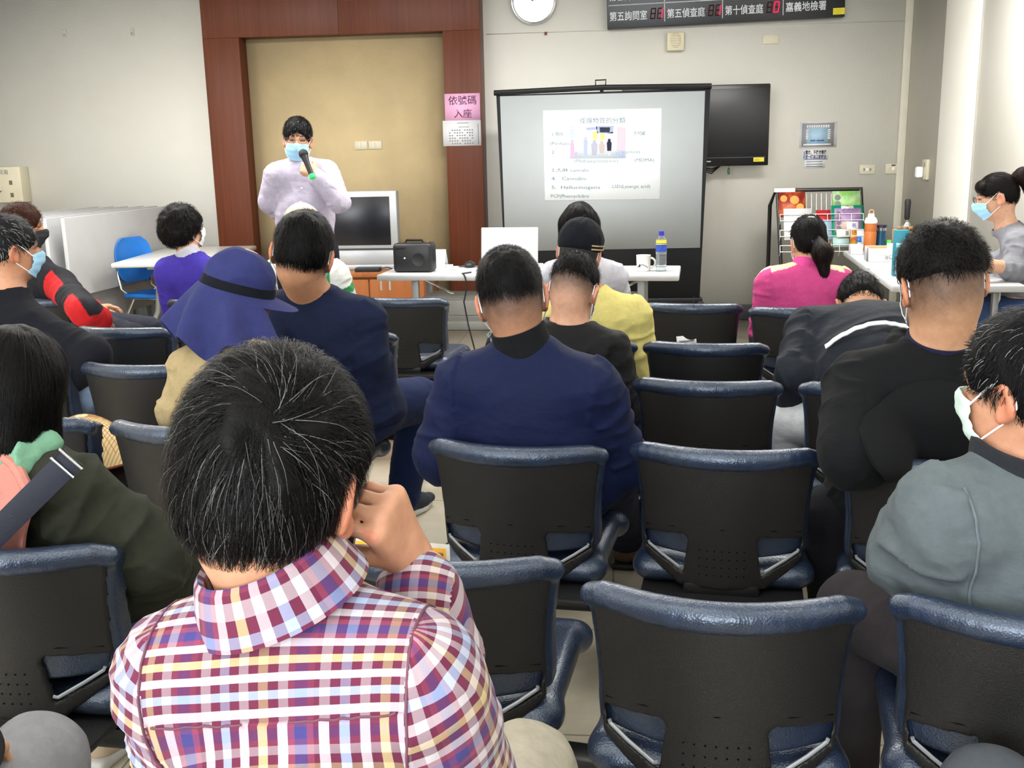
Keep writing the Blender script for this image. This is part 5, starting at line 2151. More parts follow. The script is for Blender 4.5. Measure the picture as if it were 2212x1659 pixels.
for i in range(61):
    a = (72 + 216 * i / 60) * D2R
    d_ = A3(math.sin(a), math.cos(a), 0)
    for j in range(16):
        v = j / 15
        wave = math.sin(i * 0.55 + 1.2 * v)
        out_ = 0.002 + 0.070 * math.sin(v * 1.45) + 0.030 * v * v + 0.016 * wave * v
        dn = -0.150 * v ** 1.15 - 0.016 * math.sin(i * 0.33 + 1.0) * v + 0.022 * v * v * wave
        G[i, j] = base_c + Rh_ @ (d_ * A3(0.094 + out_, 0.108 + out_, 0)) + A3(0, 0, dn) + (ps.S - ps.H) * A3(0.15, 0.15, 0.05) * v
MB().sheet(G, 0.005).build('neck_flap', M_HAT, hat)
A = [(ps.lell((0, -0.104, -0.002), (0.040, 0.018, 0.026)), 0)]
V, Q = soft(A, h=0.005)
mesh_obj('hat_opening', V, Q, plain('dark mesh', (16, 16, 20), 0.9), hat)
trousers(ps, t, M_TRDARK)
for i in (0, 1):
    shoe(ps, t, i, M_SHOED)

# ---- 7. navy t-shirt, large build, leg out in the aisle
H, S = at(654, 548, 3.47), at(692, 690, 3.56)
P = seat_pelvis('K', 0.33, 0.10)
ps = Pose(H, S, P, hyaw=10, hpitch=-8, hroll=11, hs=1.10, hw=1.07, ty=-8, tilt=-3, sw=0.160, hunch=0.0, g=1.24, neckr=0.064, neckbase=at(672, 632, 3.55), arm=1.10,
          elbows=[at(590, 770, 3.45), at(792, 768, 3.52)], wrists=[at(640, 800, 3.78), at(740, 790, 3.78)],
          knees=[None, onz(905, 862, 0.53)], legr=1.12)
ps.an[1] = onz(872, 1072, 0.09)
t = person('heavy person in a navy T-shirt and jeans, one leg out in the aisle', ps.P)
make_body(ps, t, (192, 142, 110), h=0.0055, hair=(26, 25, 26), fade=(-0.075, -0.03))
hair_for(ps, t, 'short', n=4500, color=(25, 24, 26), seed=17, h=0.0055, whorl=(0.0, -0.045, 0.105), swirl=0.6, length=0.9, width=0.0016, puff=0.002, nape=-0.056, lift=(0.0, 0.008), jitter=0.3)
mask_on(ps, t, M_MASKW)
garment(ps, t, 'tshirt', M_NAVYT, off=0.020, h=0.0065, neck=0.070, sleeve=-0.02 + 0.02, wr=0.014, wscale=9, seed=27, stretch=(0.7, 0.7, 1.6))
trousers(ps, t, M_JEANS, name='jeans')
for i in (0, 1):
    shoe(ps, t, i, M_SHOED, fdir=(0.5, 1, 0) if i else None)

# ---- 8. black hooded jacket looking down
H, S = at(1240, 628, 3.54), at(1208, 762, 3.53)
P = seat_pelvis('L', 0.32, 0.02)
ps = Pose(H, S, P, hyaw=-14, hpitch=-30, hroll=4, hs=1.0, ty=-10, tilt=-1, sw=0.172, hunch=0.0, g=1.05, neckbase=at(1228, 706, 3.52), arm=1.07,
          elbows=[at(1076, 850, 3.45), at(1336, 880, 3.5)], knees=[None, at(1378, 815, 3.95)])
ps.kn[1][2] = 0.52
ps.an[1] = A3(ps.kn[1][0], ps.kn[1][1], 0.09)
t = person('person in a black hooded windcheater looking down, partly behind the blue bomber jacket', ps.P)
make_body(ps, t, (208, 160, 132), h=0.0055, fade=(-0.08, 0.0), hair=(36, 34, 34))
hair_for(ps, t, 'fade', n=3000, color=(38, 36, 36), seed=18, h=0.0055, whorl=(0.0, -0.03, 0.12), length=0.6, width=0.0016, nape=0.005, jitter=0.5, lift=(0, 0.01))
mask_on(ps, t, M_MASKW)
jk = garment(ps, t, 'windcheater', M_BLACKJ, off=0.022, h=0.0065, neck=0.072, wr=0.018, wscale=9, seed=28)
GA = ps.torsop(0.022) + ps.armp(0, 0.026) + ps.armp(1, 0.026)
G = patch(ps, GA, lambda u, v: u * (0.135 * (1 - v) + 0.012) + 0.02 * v, lambda u, v: 0.070 - 0.18 * v - 0.05 * (1 - v) * u * u, nu=33, nv=17,
          bulge=lambda u, v: 0.010 + 0.030 * math.sin(math.pi * min(1, v * 1.1)) * (1 - 0.6 * abs(u)), thick=0.010)
MB().sheet(G, 0.010).build('hood', M_BLACKJ, jk)
# grey lettering down the left sleeve
e0 = at(1062, 722, 3.3)
text_part('adidas', 0.085, plain('grey sleeve print', (120, 126, 132), 0.7), at(1050, 722, 3.315), unit(at(1078, 765, 3.3) - at(1050, 722, 3.3)), unit(at(1080, 705, 3.3) - at(1062, 722, 3.3)), jk, 'sleeve_lettering', fit=0.085)
trousers(ps, t, fabric('slate jeans', (58, 66, 92), weave=1100))
for i in (0, 1):
    shoe(ps, t, i, M_SHOED)


def ball_cap(ps, t, m, back_tab=True, trim=None):
    Rh = ps.Rh
    A = [(ps.lell((0, -0.012, 0.046), (0.090, 0.110, 0.096)), 0.0)]
    V, Q = soft(A, [(half(ps.L(0, 0, 0.008), Rh @ unit(A3(0, 0.12, 1)), 0.4), 0.004)], h=0.0055)
    q = ps.local(V)
    ang = np.arctan2(q[:, 0], q[:, 1] + 0.012)
    V = V - vnormals(V, Q) * (0.0022 * (np.abs(np.sin(3 * ang)) < 0.10))[:, None] + vnormals(V, Q) * (0.004 * creases(V, 33, 16.0))[:, None]
    c = mesh_obj('cap', V, Q, m, t)
    MB().ball(ps.L(0, -0.012, 0.143), 0.008).build('cap_button', m, c)
    G = np.zeros((21, 5, 3))
    for i in range(21):
        a = (-62 + 124 * i / 20) * D2R
        for j in range(5):
            v = j / 4
            G[i, j] = ps.L(0, 0.0, 0.010) + Rh @ A3(math.sin(a) * (0.086 + 0.012 * v), math.cos(a) * (0.094 + 0.075 * v * math.cos(a)), -0.012 * v + 0.0)
    MB().sheet(G, 0.004).build('peak', m, c)
    if trim is not None:
        band(ps.L(0, -0.012, 0.0), Rh, 0.0915, 0.1115, 0.022, 0.027, 0, 0.003, a0=0.5, a1=2.4).build('trim', trim, c)
        band(ps.L(0, -0.012, 0.0), Rh, 0.0915, 0.1115, 0.036, 0.041, 0, 0.003, a0=0.5, a1=2.4).build('trim', trim, c)
    return c


# ---- 9. black cap and pale yellow jacket
H, S = at(1253, 546, 4.12), at(1288, 690, 4.13)
P = seat_pelvis('L2', 0.30, 0.10)
ps = Pose(H, S, P, hyaw=-10, hpitch=-4, hroll=8, hs=1.0, ty=-7, sw=0.142, hunch=0.0, g=1.05, neckbase=at(1268, 628, 4.12), arm=1.10,
          elbows=[None, at(1366, 738, 4.2)], wrists=[None, at(1320, 770, 4.35)])
t = person('person in a black cap and pale yellow jacket, before the front table', ps.P)
make_body(ps, t, (200, 144, 118), h=0.006, hair=(110, 108, 106), fade=(-0.06, -0.02))
hair_for(ps, t, 'short', n=1200, color=(96, 94, 92), seed=19, h=0.006, nape=-0.045, width=0.0018, length=0.5, topcut=0.012)
ball_cap(ps, t, M_CAPB, trim=plain('gold piping', (176, 160, 120), 0.6))
mask_on(ps, t, M_MASKW)
garment(ps, t, 'yellow_jacket', M_YELLOW, off=0.026, h=0.007, neck=0.072, wr=0.018, wscale=9, seed=29)
trousers(ps, t, M_TRDARK)
for i in (0, 1):
    shoe(ps, t, i, M_SHOED)

# ---- 10. long straight hair, white shirt
H, S = at(1252, 492, 5.12), at(1258, 600, 5.08)
P = seat_pelvis('Z', 0.30, 0.02)
ps = Pose(H, S, P, hs=0.98, ty=-6, sw=0.150, hunch=0.0, g=0.95, neckr=0.048, neckbase=at(1256, 560, 5.08))
t = person('long-haired person in a white shirt with back to us, before the projection screen', ps.P)
make_body(ps, t, (214, 170, 142), h=0.006)
hair_for(ps, t, 'long', n=2600, color=(34, 30, 30), seed=20, h=0.006, whorl=(0.0, 0.0, 0.135), swirl=0.0, length=3.0, width=0.0022, grav=1.2, jitter=0.06)
garment(ps, t, 'white_shirt', M_SHIRTW, off=0.018, h=0.007, neck=0.064, wr=0.012, wscale=10, seed=30)
trousers(ps, t, M_TRDARK)
for i in (0, 1):
    shoe(ps, t, i, M_SHOED)

# ---- 11. purple cardigan
H, S = at(398, 494, 5.42), at(408, 590, 5.42)
P = seat_pelvis('A', 0.30, 0.0)
ps = Pose(H, S, P, hyaw=-32, hpitch=2, hs=0.97, ty=-12, sw=0.125, hunch=0.0, g=0.92, neckr=0.048, neckbase=at(410, 555, 5.41), arm=1.02)
t = person('person with short permed dark hair in a purple cardigan over a white collar', ps.P)
make_body(ps, t, (210, 166, 138), h=0.006)
hair_for(ps, t, 'perm', n=3500, color=(40, 35, 34), seed=21, h=0.006, whorl=(0.0, -0.05, 0.11), length=0.8, width=0.002, lift=(0, 0.012), jitter=0.7, frizz=1.4)
mask_on(ps, t, M_MASKW)
jk = garment(ps, t, 'cardigan', M_PURPLE, off=0.018, h=0.007, neck=0.066, wr=0.006, wscale=8, seed=31)
collar_stand(ps, t, M_SHIRTW, r=0.062, z0=-0.03, z1=0.018, flare=-0.02, thick=0.005)
trousers(ps, t, M_TRDARK)
for i in (0, 1):
    shoe(ps, t, i, M_SHOED)

# ---- 12. pink jacket with ponytail
H, S = at(1746, 524, 4.82), at(1742, 616, 4.78)
P = seat_pelvis('D', 0.30, -0.01)
ps = Pose(H, S, P, hyaw=6, hpitch=-6, hroll=-3, hs=0.97, ty=-8, sw=0.155, hunch=0.0, g=0.95, neckr=0.048, neckbase=at(1738, 586, 4.78), arm=1.03)
t = person('person in a bright pink jacket with a brown ponytail', ps.P)
make_body(ps, t, (208, 162, 134), h=0.006, hair=(38, 33, 32))
hair_for(ps, t, 'pony', n=2600, color=(38, 34, 34), seed=22, h=0.006, length=1.0, width=0.002, jitter=0.08, nape=-0.075, swirl=0, grav=0)
A = [(cap(ps.L(0.01, -0.108, 0.010), ps.L(0.02, -0.150, -0.050), 0.022, 0.040), 0), (cap(ps.L(0.02, -0.150, -0.050), ps.L(0.025, -0.150, -0.155), 0.040, 0.018), 0.03)]
V, Q = soft(A, h=0.006)
idx = np.random.default_rng(4).choice(len(V), 1800)
tail = strand_mesh('ponytail', t, A, V[idx], lambda X: np.tile(A3(0.05, 0, -1), (len(X), 1)), seg=6, step=0.014, width=0.002, color=(52, 40, 36), base=(V, Q), jitter=0.08, seed=5)
MB().lathe([(0.020, -0.008), (0.028, -0.006), (0.028, 0.006), (0.020, 0.008)], ps.L(0.01, -0.112, 0.006), ps.Rh @ rotx(40 * D2R), 16).build('hair_tie', plain('dark blue hair tie', (38, 44, 92), 0.7), tail)
A = [(ps.lcap((-0.01, -0.062, 0.116), (0.012, -0.066, 0.114), 0.007, 0.006), 0)]
V, Q = soft(A, h=0.003)
mesh_obj('hair_clip', V, Q, plain('pearl clip', (202, 200, 188), 0.3, metal=0.4), t)
mask_on(ps, t, plain('pink mask cloth', (226, 178, 190), 0.8))


def pink_dye(x, y, z, arm, al, an):
    c = np.tile(np.array(lin((200, 74, 134))), (len(x), 1))
    m = (y > -0.015 - 0.25 * np.maximum(0, np.abs(x) - 0.05)) & (z > -0.10) & (np.abs(x) > 0.05) & (arm == 0) | ((arm > 0) & (al < 0.12) & (np.cos(an) > 0.05))
    c[m] = np.array(lin((236, 214, 176)))
    return c


jk = garment(ps, t, 'pink_jacket', fabric('pink jacket cloth', (200, 74, 134), attr=True, fold=0.3), off=0.020, h=0.007, neck=0.062, wr=0.012, wscale=9, seed=32, dye=pink_dye)
collar_stand(ps, jk, M_PINKJ, r=0.064, z0=-0.03, z1=0.022, flare=-0.03, thick=0.006)
trousers(ps, t, M_TRDARK)
for i in (0, 1):
    shoe(ps, t, i, M_SHOED)

# ---- 13. bending person, dark tracksuit with white stripe
H, S = at(1858, 662, 3.86), at(1868, 716, 3.62)
P = seat_pelvis('N', 0.30, 0.06)
ps = Pose(H, S, P, hyaw=-4, hpitch=-62, hs=1.0, ty=-8, tilt=2, sw=0.180, hunch=0.0, g=1.2, neckbase=S * 0.55 + H * 0.45, arm=1.09,
          elbows=[at(1722, 810, 3.52), at(2010, 810, 3.6)], wrists=[at(1712, 880, 3.62), at(1985, 860, 3.8)], knees=[at(1692, 905, 3.62), None])
ps.kn[0][2] = 0.52
ps.an[0] = A3(ps.kn[0][0] + 0.02, ps.kn[0][1] - 0.02, 0.09)
t = person('person bent forward in a dark tracksuit jacket with a white stripe across the back', ps.P)
make_body(ps, t, (190, 142, 112), h=0.006, hair=(22, 21, 22))
hair_for(ps, t, 'short', n=2500, color=(20, 19, 21), seed=23, h=0.006, length=0.5, width=0.0018, lift=(0, 0.008), jitter=0.5)
jk = garment(ps, t, 'tracksuit_jacket', M_TRACK, off=0.024, h=0.0065, neck=0.070, wr=0.018, wscale=8, seed=33)
sp = drape(ps, 0.030, ps.S - ps.r * 0.165 - ps.u * 0.175, ps.S + ps.r * 0.19 - ps.u * 0.145, 26, arms=False)
sp = sp + ps.u * (0.045 * np.sin(np.linspace(0, math.pi, 26)))[:, None] - ps.fw * 0.004
G = np.stack([sp + ps.u * 0.0085 - ps.fw * 0.010, sp - ps.u * 0.0085 - ps.fw * 0.012], 1)
MB().sheet(G, 0.004).build('back_stripe', plain('white piping', (226, 228, 230), 0.6), jk)
trousers(ps, t, M_JEANW, name='jeans')
for i in (0, 1):
    shoe(ps, t, i, plain('slipper strap', (40, 40, 44), 0.6), sole=plain('navy slipper sole', (44, 44, 58), 0.6))

# ---- 14. grey sweatshirt at the side table
H, S = at(2152, 426, 5.55), at(2188, 528, 5.58)
S = S + A3(0.05, 0, 0)
P = A3(2.19, S[1] + 0.0, 0.55)
ps = Pose(H, S, P, hyaw=76, hpitch=-14, hs=0.98, ty=66, sw=0.150, hunch=0.0, g=0.98, neckr=0.048, neckbase=at(2176, 490, 5.57), arm=1.05,
          elbows=[at(2198, 582, 5.42), at(2165, 570, 5.8)], wrists=[at(2128, 572, 5.38), at(2092, 562, 5.75)])
t = person('person in a grey sweatshirt and blue mask, wavy ponytail, working at the side table', ps.P)
lf = hand_frame(unit(ps.wr[0] - ps.el[0]), Z1)
make_body(ps, t, (214, 168, 140), h=0.0048, hair=(38, 32, 32), hands=[handp(ps.wr[0] + unit(ps.wr[0] - ps.el[0]) * 0.012, lf, mirror=True, curl=(30, 35, 20)), None])
hair_for(ps, t, 'pony', n=3000, color=(44, 35, 34), seed=24, h=0.005, length=1.0, width=0.002, jitter=0.10, nape=-0.07, swirl=0, grav=0)
A = [(ps.lell((0, 0.056, 0.070), (0.066, 0.040, 0.040)), 0)]
V, Q = soft(A, [(half(ps.L(0, 0.09, 0.035), ps.Rh @ Z1, 0.3), 0.004)], h=0.005)
idx = np.random.default_rng(9).choice(len(V), 500)
strand_mesh('fringe', t, A, V[idx], lambda X: np.tile(ps.Rh @ A3(0, 0.35, -1), (len(X), 1)), seg=4, step=0.008, width=0.002, color=(46, 36, 35), base=(V, Q), jitter=0.1, seed=6)
A = [(cap(ps.L(0, -0.095, 0.075), ps.L(0, -0.145, 0.085), 0.022, 0.036), 0), (cap(ps.L(0, -0.145, 0.085), ps.L(0, -0.185, 0.0), 0.036, 0.040), 0.03), (cap(ps.L(0, -0.185, 0.0), ps.L(0, -0.165, -0.10), 0.040, 0.018), 0.03)]
V, Q = soft(A, h=0.006)
idx = np.random.default_rng(10).choice(len(V), 1600)
strand_mesh('ponytail', t, A, V[idx], lambda X: np.tile(ps.Rh @ A3(0, -0.25, -1), (len(X), 1)), seg=6, step=0.012, width=0.0024, color=(64, 46, 42), base=(V, Q), jitter=0.3, seed=7, frizz=1.0)
mask_on(ps, t, M_MASKB)
glasses_on(ps, t)
garment(ps, t, 'sweatshirt', M_GREYSW, off=0.022, h=0.0065, neck=0.066, neck_drop=0.02, sleeve=0.25, wr=0.014, wscale=10, seed=34, hem=0.10)
trousers(ps, t, fabric('worn blue jeans', (66, 88, 132), weave=1200), name='jeans')
for i in (0, 1):
    shoe(ps, t, i, M_SHOED)
SEAT_GREY = ps.P

# ---- 15. red and black jacket
H, S = at(50, 492, 5.55), at(102, 612, 5.6)
P = seat_pelvis('X', 0.30, 0.07)
ps = Pose(H, S, P, hyaw=-62, hpitch=-4, hs=0.97, ty=-36, sw=0.150, hunch=0.0, g=1.0, neckbase=at(72, 565, 5.58), arm=1.07,
          elbows=[None, at(182, 672, 5.20)], wrists=[None, at(215, 690, 5.35)], knees=[A3(0, 0, 0), at(285, 690, 5.52)])
ps.kn[1][2] = 0.53
ps.kn[0] = ps.kn[1] + A3(-0.02, 0.22, 0)
ps.an = [A3(ps.kn[0][0], ps.kn[0][1], 0.09), A3(ps.kn[1][0], ps.kn[1][1], 0.09)]
t = person('person with reddish hair in a red and black jacket, turned sideways', ps.P)
make_body(ps, t, (196, 142, 110), h=0.006, hair=(96, 54, 38))
hair_for(ps, t, 'short', n=2200, color=(104, 58, 40), seed=25, h=0.006, length=0.8, width=0.002, puff=0.008, lift=(0, 0.012), jitter=0.5)
mask_on(ps, t, M_MASKK)


def red_dye(x, y, z, arm, al, an):
    R_, K_ = np.array(lin((206, 38, 44))), np.array(lin((34, 34, 40)))
    c = np.tile(K_, (len(x), 1))
    m = ((arm == 0) & (np.abs(x) > 0.060) & (z < -0.02 - 0.2 * np.abs(x))) | ((arm > 0) & ((al < 0.20) | (al > 0.34)) & (np.cos(an - 0.6) < 0.55))
    c[m] = R_
    return c


jk = garment(ps, t, 'panelled_jacket', M_DYED, off=0.024, h=0.0065, neck=0.070, wr=0.007, wscale=9, seed=35, dye=red_dye)
c_ = at(86, 622, 5.0)
o_ = drape(ps, 0.024, ps.S - ps.r * 0.045 - ps.u * 0.055, ps.S + ps.r * 0.045 - ps.u * 0.055, 2, arms=False)
ux_ = unit(o_[1] - o_[0])
for i, s_ in enumerate(('THE', 'NORTH', 'FACE')):
    text_part(s_, 0.024, plain('white chest print', (232, 232, 232), 0.7), o_[0] - ps.fw * 0.016 + ps.u * (0.03 - 0.02 * i), ux_, ps.u, jk, 'back_lettering')
MB().sheet(np.array([[o_[1] - ps.fw * 0.017 + ps.u * v + ux_ * (0.012 + u) for v in (0, 0.022, 0.045)] for u in (0, 0.012, 0.024)]), 0.002).build('emblem', plain('white chest print', (232, 232, 232), 0.7), jk)
trousers(ps, t, fabric('dark slate trousers', (44, 46, 56)))
for i in (0, 1):
    shoe(ps, t, i, M_SHOED)

# ---- 16. charcoal sweater
H, S = at(22, 540, 3.97), at(6, 706, 3.97)
P = seat_pelvis('J0', 0.30, 0.0)
ps = Pose(H, S, P, hyaw=-40, hpitch=-4, hs=1.0, ty=-16, tilt=-4, sw=0.170, hunch=0.0, g=1.15, neckbase=at(12, 628, 3.97), arm=1.10,
          elbows=[None, at(196, 770, 3.86)], wrists=[None, at(150, 830, 3.95)])
t = person('person in a charcoal sweater and light jeans, behind the black bob', ps.P)
make_body(ps, t, (190, 138, 108), h=0.006, hair=(60, 60, 64))
hair_for(ps, t, 'short', n=2600, color=(58, 58, 62), grey=0.15, seed=26, h=0.006, length=0.7, width=0.0018, puff=0.004, jitter=0.4, lift=(0, 0.010))
mask_on(ps, t, M_MASKB)
garment(ps, t, 'sweater', M_DARKSW, off=0.022, h=0.0065, neck=0.068, wr=0.008, wscale=7, seed=36)
trousers(ps, t, M_JEANL, name='jeans')
for i in (0, 1):
    shoe(ps, t, i, M_SHOED)

# ---- 17. cream cap behind the navy T-shirt
H, S = at(655, 498, 5.37), at(658, 596, 5.38)
P = seat_pelvis('A2', 0.30, 0.02)
ps = Pose(H, S, P, hyaw=-6, hs=1.0, ty=-6, sw=0.165, hunch=0.0, g=1.05, neckbase=at(656, 562, 5.37), arm=1.05)
t = person('person in a cream cap and black collared white top, hidden behind the navy T-shirt', ps.P)
make_body(ps, t, (196, 148, 118), h=0.007)
hair_for(ps, t, 'short', n=500, color=(40, 38, 38), seed=27, h=0.007, nape=-0.05, width=0.003, topcut=0.012)
ball_cap(ps, t, M_CAPW)


def vest_dye(x, y, z, arm, al, an):
    c = np.tile(np.array(lin((226, 228, 224))), (len(x), 1))
    c[(np.abs(x) < 0.115) & (z > -0.05)] = np.array(lin((36, 38, 42)))
    c[(np.abs(np.abs(x) - 0.165) < 0.012) & (arm == 0)] = np.array(lin((60, 140, 88)))
    c[(arm > 0) & (al > 0.05) & (al < 0.09)] = np.array(lin((60, 140, 88)))
    return c


garment(ps, t, 'vest', fabric('white green vest cloth', (220, 220, 220), attr=True), off=0.022, h=0.007, neck=0.068, wr=0.012, wscale=9, seed=37, dye=vest_dye)
trousers(ps, t, M_TRDARK)
for i in (0, 1):
    shoe(ps, t, i, M_SHOED)

# ---- 18. speaker
H, S = at(643, 303, 6.10), at(652, 378, 6.14)
P = A3(S[0], S[1] + 0.02, 0.885)
ps = Pose(H, S, P, hyaw=194, hpitch=-8, hroll=-4, hs=1.0, ty=192, tilt=-1, sw=0.150, hunch=0.0, g=0.92, hips=0.08, neckr=0.050, neckbase=at(650, 352, 6.14), arm=1.02,
          elbows=[at(733, 436, 5.98), at(582, 436, 6.2)], wrists=[at(684, 384, 5.90), at(606, 462, 6.28)],
          knees=[A3(P[0] + 0.10, P[1] - 0.02, 0.47), A3(P[0] - 0.10, P[1] - 0.02, 0.47)], ankles=[A3(P[0] + 0.11, P[1] + 0.02, 0.085), A3(P[0] - 0.11, P[1] + 0.02, 0.085)])
t = person('standing speaker in a pale lavender shirt and blue mask, holding a microphone', ps.P)
m0, m1 = at(656, 334, 5.86), at(676, 386, 5.84)
md = unit(m1 - m0)
hf = hand_frame(A3(-0.85, 0.25, 0.40) - md * 0.0, A3(0.15, -0.85, 0.35))
hands = [handp(at(683, 374, 5.90), hf, mirror=True, curls=[(60, 70, 40), (62, 72, 40), (62, 72, 40), (62, 72, 40)], thumb=(50, 20, 40), scale=1.0), None]
make_body(ps, t, (206, 158, 128), h=0.0042, hair=(34, 32, 34), hands=hands)
hair_for(ps, t, 'short', n=3500, color=(38, 36, 38), grey=0.08, seed=28, h=0.005, whorl=(0.0, -0.06, 0.10), swirl=0.3, length=0.8, width=0.0018, puff=0.005, jitter=0.3, lift=(0, 0.008))
mask_on(ps, t, M_MASKB)
glasses_on(ps, t, plain('thin brown metal frame', (120, 84, 70), 0.4, metal=0.3))
shirt = garment(ps, t, 'dress_shirt', M_LAV, off=0.016, h=0.0055, neck=0.058, sleeve=0.96, wr=0.009, wscale=10, seed=38, hem=0.10, neck_drop=0.0)
for sg in (-1, 1):
    p0 = ps.nb + ps.fw * 0.052 + ps.r * sg * 0.012 - ps.u * 0.005
    p1 = ps.nb - ps.fw * 0.02 + ps.r * sg * 0.062 + ps.u * 0.018
    q0 = p0 - ps.u * 0.055 + ps.fw * 0.030 + ps.r * sg * 0.028
    q1 = p1 - ps.u * 0.028 + ps.r * sg * 0.018
    G = np.array([[p0 + (p1 - p0) * s_ + (q0 + (q1 - q0) * s_ - p0 - (p1 - p0) * s_) * v for v in (0, 0.5, 1)] for s_ in np.linspace(0, 1, 7)])
    MB().sheet(G, 0.003).build('collar', M_LAV, shirt)
for k in range(4):
    p0 = ps.S - ps.u * (0.07 + 0.085 * k) + ps.fw * 0.3
    for _ in range(80):
        if field_at(ps.torsop(0.016), (), p0[None])[0] < 0.004:
            break
        p0 = p0 - ps.fw * 0.004
    MB().ball(p0, (0.006, 0.004, 0.006)).build('button', plain('shirt button', (238, 234, 240), 0.4), shirt)
trousers(ps, t, fabric('black suit trousers', (30, 31, 38)), off=0.010)
for i in (0, 1):
    shoe(ps, t, i, plain('black leather', (24, 24, 26), 0.3), sole=M_BLACKP)
wd = unit(ps.wr[0] - ps.el[0])
Rw_ = np.stack([unit(np.cross(wd, Z1)), unit(np.cross(wd, np.cross(wd, Z1))), wd], 1)
wt = MB().lathe([(0.033, -0.009), (0.036, -0.009), (0.036, 0.009), (0.033, 0.009)], ps.wr[0] - wd * 0.01, Rw_, 20).build('watch', plain('brown watch strap', (84, 66, 54), 0.5), t)
MB().lathe([(0.016, 0), (0.016, 0.010), (0.013, 0.012)], ps.wr[0] - wd * 0.01 + unit(A3(0.5, -0.8, 0.35)) * 0.032, np.stack([wd, np.cross(unit(A3(0.5, -0.8, 0.35)), wd), unit(A3(0.5, -0.8, 0.35))], 1), 16).build('watch_face', M_CHROME, wt)
mic = thing('microphone', 'black handheld microphone with a green glowing end, in the hand of the speaker', 'microphone', m1)
zax = -md
xax = unit(np.cross(zax, Z1))
Rm = np.stack([xax, np.cross(zax, xax), zax], 1)
Lm = np.linalg.norm(m1 - m0)
MB().lathe([(0.014, -Lm * 0.82), (0.0165, -Lm * 0.3), (0.021, -Lm * 0.12), (0.0215, -Lm * 0.06)], m0, Rm, 20).build('handle', M_BLACKP, mic)
MB().lathe([(0.0215, -0.012), (0.0265, -0.004), (0.027, 0.004), (0.024, 0.018), (0.014, 0.028), (0.001, 0.031)], m0, Rm, 20).build('grille', plain('black mic mesh', (36, 36, 38), 0.5, metal=0.5, bump=0.6, bscale=500), mic)
MB().lathe([(0.0145, -Lm * 0.82), (0.0175, -Lm * 0.86), (0.0165, -Lm * 0.97), (0.006, -Lm * 1.0)], m0, Rm, 20).build('end_ring', emit('green light ring', (30, 190, 90), 0.5), mic)

# ---- 19 / 20. neighbours of the camera of whom only a knee shows
for sg, hp_, knp, m, lab in ((-1, A3(-1.02, 1.00, 0.53), onz(72, 1575, 0.56), M_TRGREY, 'person in pale grey trousers, only a knee in view beside the plaid shirt'),
                             (1, A3(0.90, 0.92, 0.53), onz(2150, 1652, 0.56), fabric('dark grey trousers', (70, 74, 80)), 'person in dark grey trousers, only a knee in view below the grey denim jacket')):
    S = hp_ + A3(0, -0.06, 0.46)
    kn = A3(knp[0], knp[1], 0.50)
    other = kn + A3(sg * 0.34, -0.02, 0)
    ps = Pose(S + A3(0, 0.04, 0.24), S, hp_, ty=0, sw=0.17, knees=[other, kn] if sg < 0 else [kn, other])
    for i in (0, 1):
        ps.an[i] = A3(ps.kn[i][0], ps.kn[i][1] + 0.03, 0.09)
    t = person(lab, ps.P)
    make_body(ps, t, h=0.008)
    hair_for(ps, t, 'short', n=300, seed=40 + sg, h=0.008)
    garment(ps, t, 'jacket', M_TRDARK, h=0.009, seed=41)
    tr = trousers(ps, t, m, h=0.006, wr=0.006)
    if sg < 0:
        k_ = ps.kn[1]
        MB().tube([k_ + A3(-0.16, -0.10, 0.052), k_ + A3(-0.06, -0.045, 0.064), k_ + A3(0.03, -0.02, 0.062), k_ + A3(0.062, -0.01, 0.035)], 0.0025, 6).build('seam', fabric('grey seam', (120, 120, 124)), tr)
    for i in (0, 1):
        shoe(ps, t, i, M_SHOED)
    st = thing('auditorium_stool', 'plain dark seat under the neighbour at the %s' % ('bottom corner by the plaid shirt' if sg < 0 else 'bottom corner by the grey denim jacket'), 'seat', A3(hp_[0], hp_[1], 0))
    MB().box(A3(hp_[0], hp_[1], 0.405), (0.42, 0.42, 0.05), bev=0.02).build('seat', M_VINYL, st)
    for ax__ in (-1, 1):
        for ay__ in (-1, 1):
            MB().tube([A3(hp_[0] + ax__ * 0.17, hp_[1] + ay__ * 0.17, 0.0), A3(hp_[0] + ax__ * 0.16, hp_[1] + ay__ * 0.16, 0.39)], 0.014, 8).build('leg', M_BLACKS, st)
# ---------------------------------------------------------------- furniture and things
def leg_tube(mb, a, b, r=0.014, n=10):
    return mb.tube([a, b], r, n)


# ---- front table
N0, N1 = onz(813, 594, 0.74), onz(1467, 594, 0.74)
td = unit((N1 - N0) * A3(1, 1, 0))
tn = np.cross(Z1, td)
TL = np.linalg.norm(N1 - N0)
TD = 0.50
Rt = np.stack([td, tn, Z1], 1)
t = thing('folding_table', 'long white folding table with grey legs at the front, before the projection screen', 'table', (N0 + N1) / 2 * A3(1, 1, 0) + tn * TD / 2)
tc = (N0 + N1) / 2 + tn * TD / 2
MB().box(tc - Z1 * 0.018, (TL, TD, 0.036), Rt, bev=0.008).build('tabletop', M_WHITEP, t)
for s in (-1, 1):
    for d in (-1, 1):
        q = tc + td * s * (TL / 2 - 0.22) + tn * d * 0.17
        MB().box(q * A3(1, 1, 0) + Z1 * 0.355, (0.045, 0.03, 0.69), Rt, bev=0.006).build('leg', M_GREYM, t)
    q = tc + td * s * (TL / 2 - 0.22)
    mb = MB().box(q * A3(1, 1, 0) + Z1 * 0.02, (0.05, 0.46, 0.03), Rt, bev=0.008)
    mb.build('foot', M_GREYM, t)
    MB().tube([q - Z1 * 0.06 - td * s * 0.02, q - Z1 * 0.14 - td * s * 0.18, q - Z1 * 0.14 - td * s * 0.2], 0.008).build('brace', M_CHROME, t)
mb = MB()
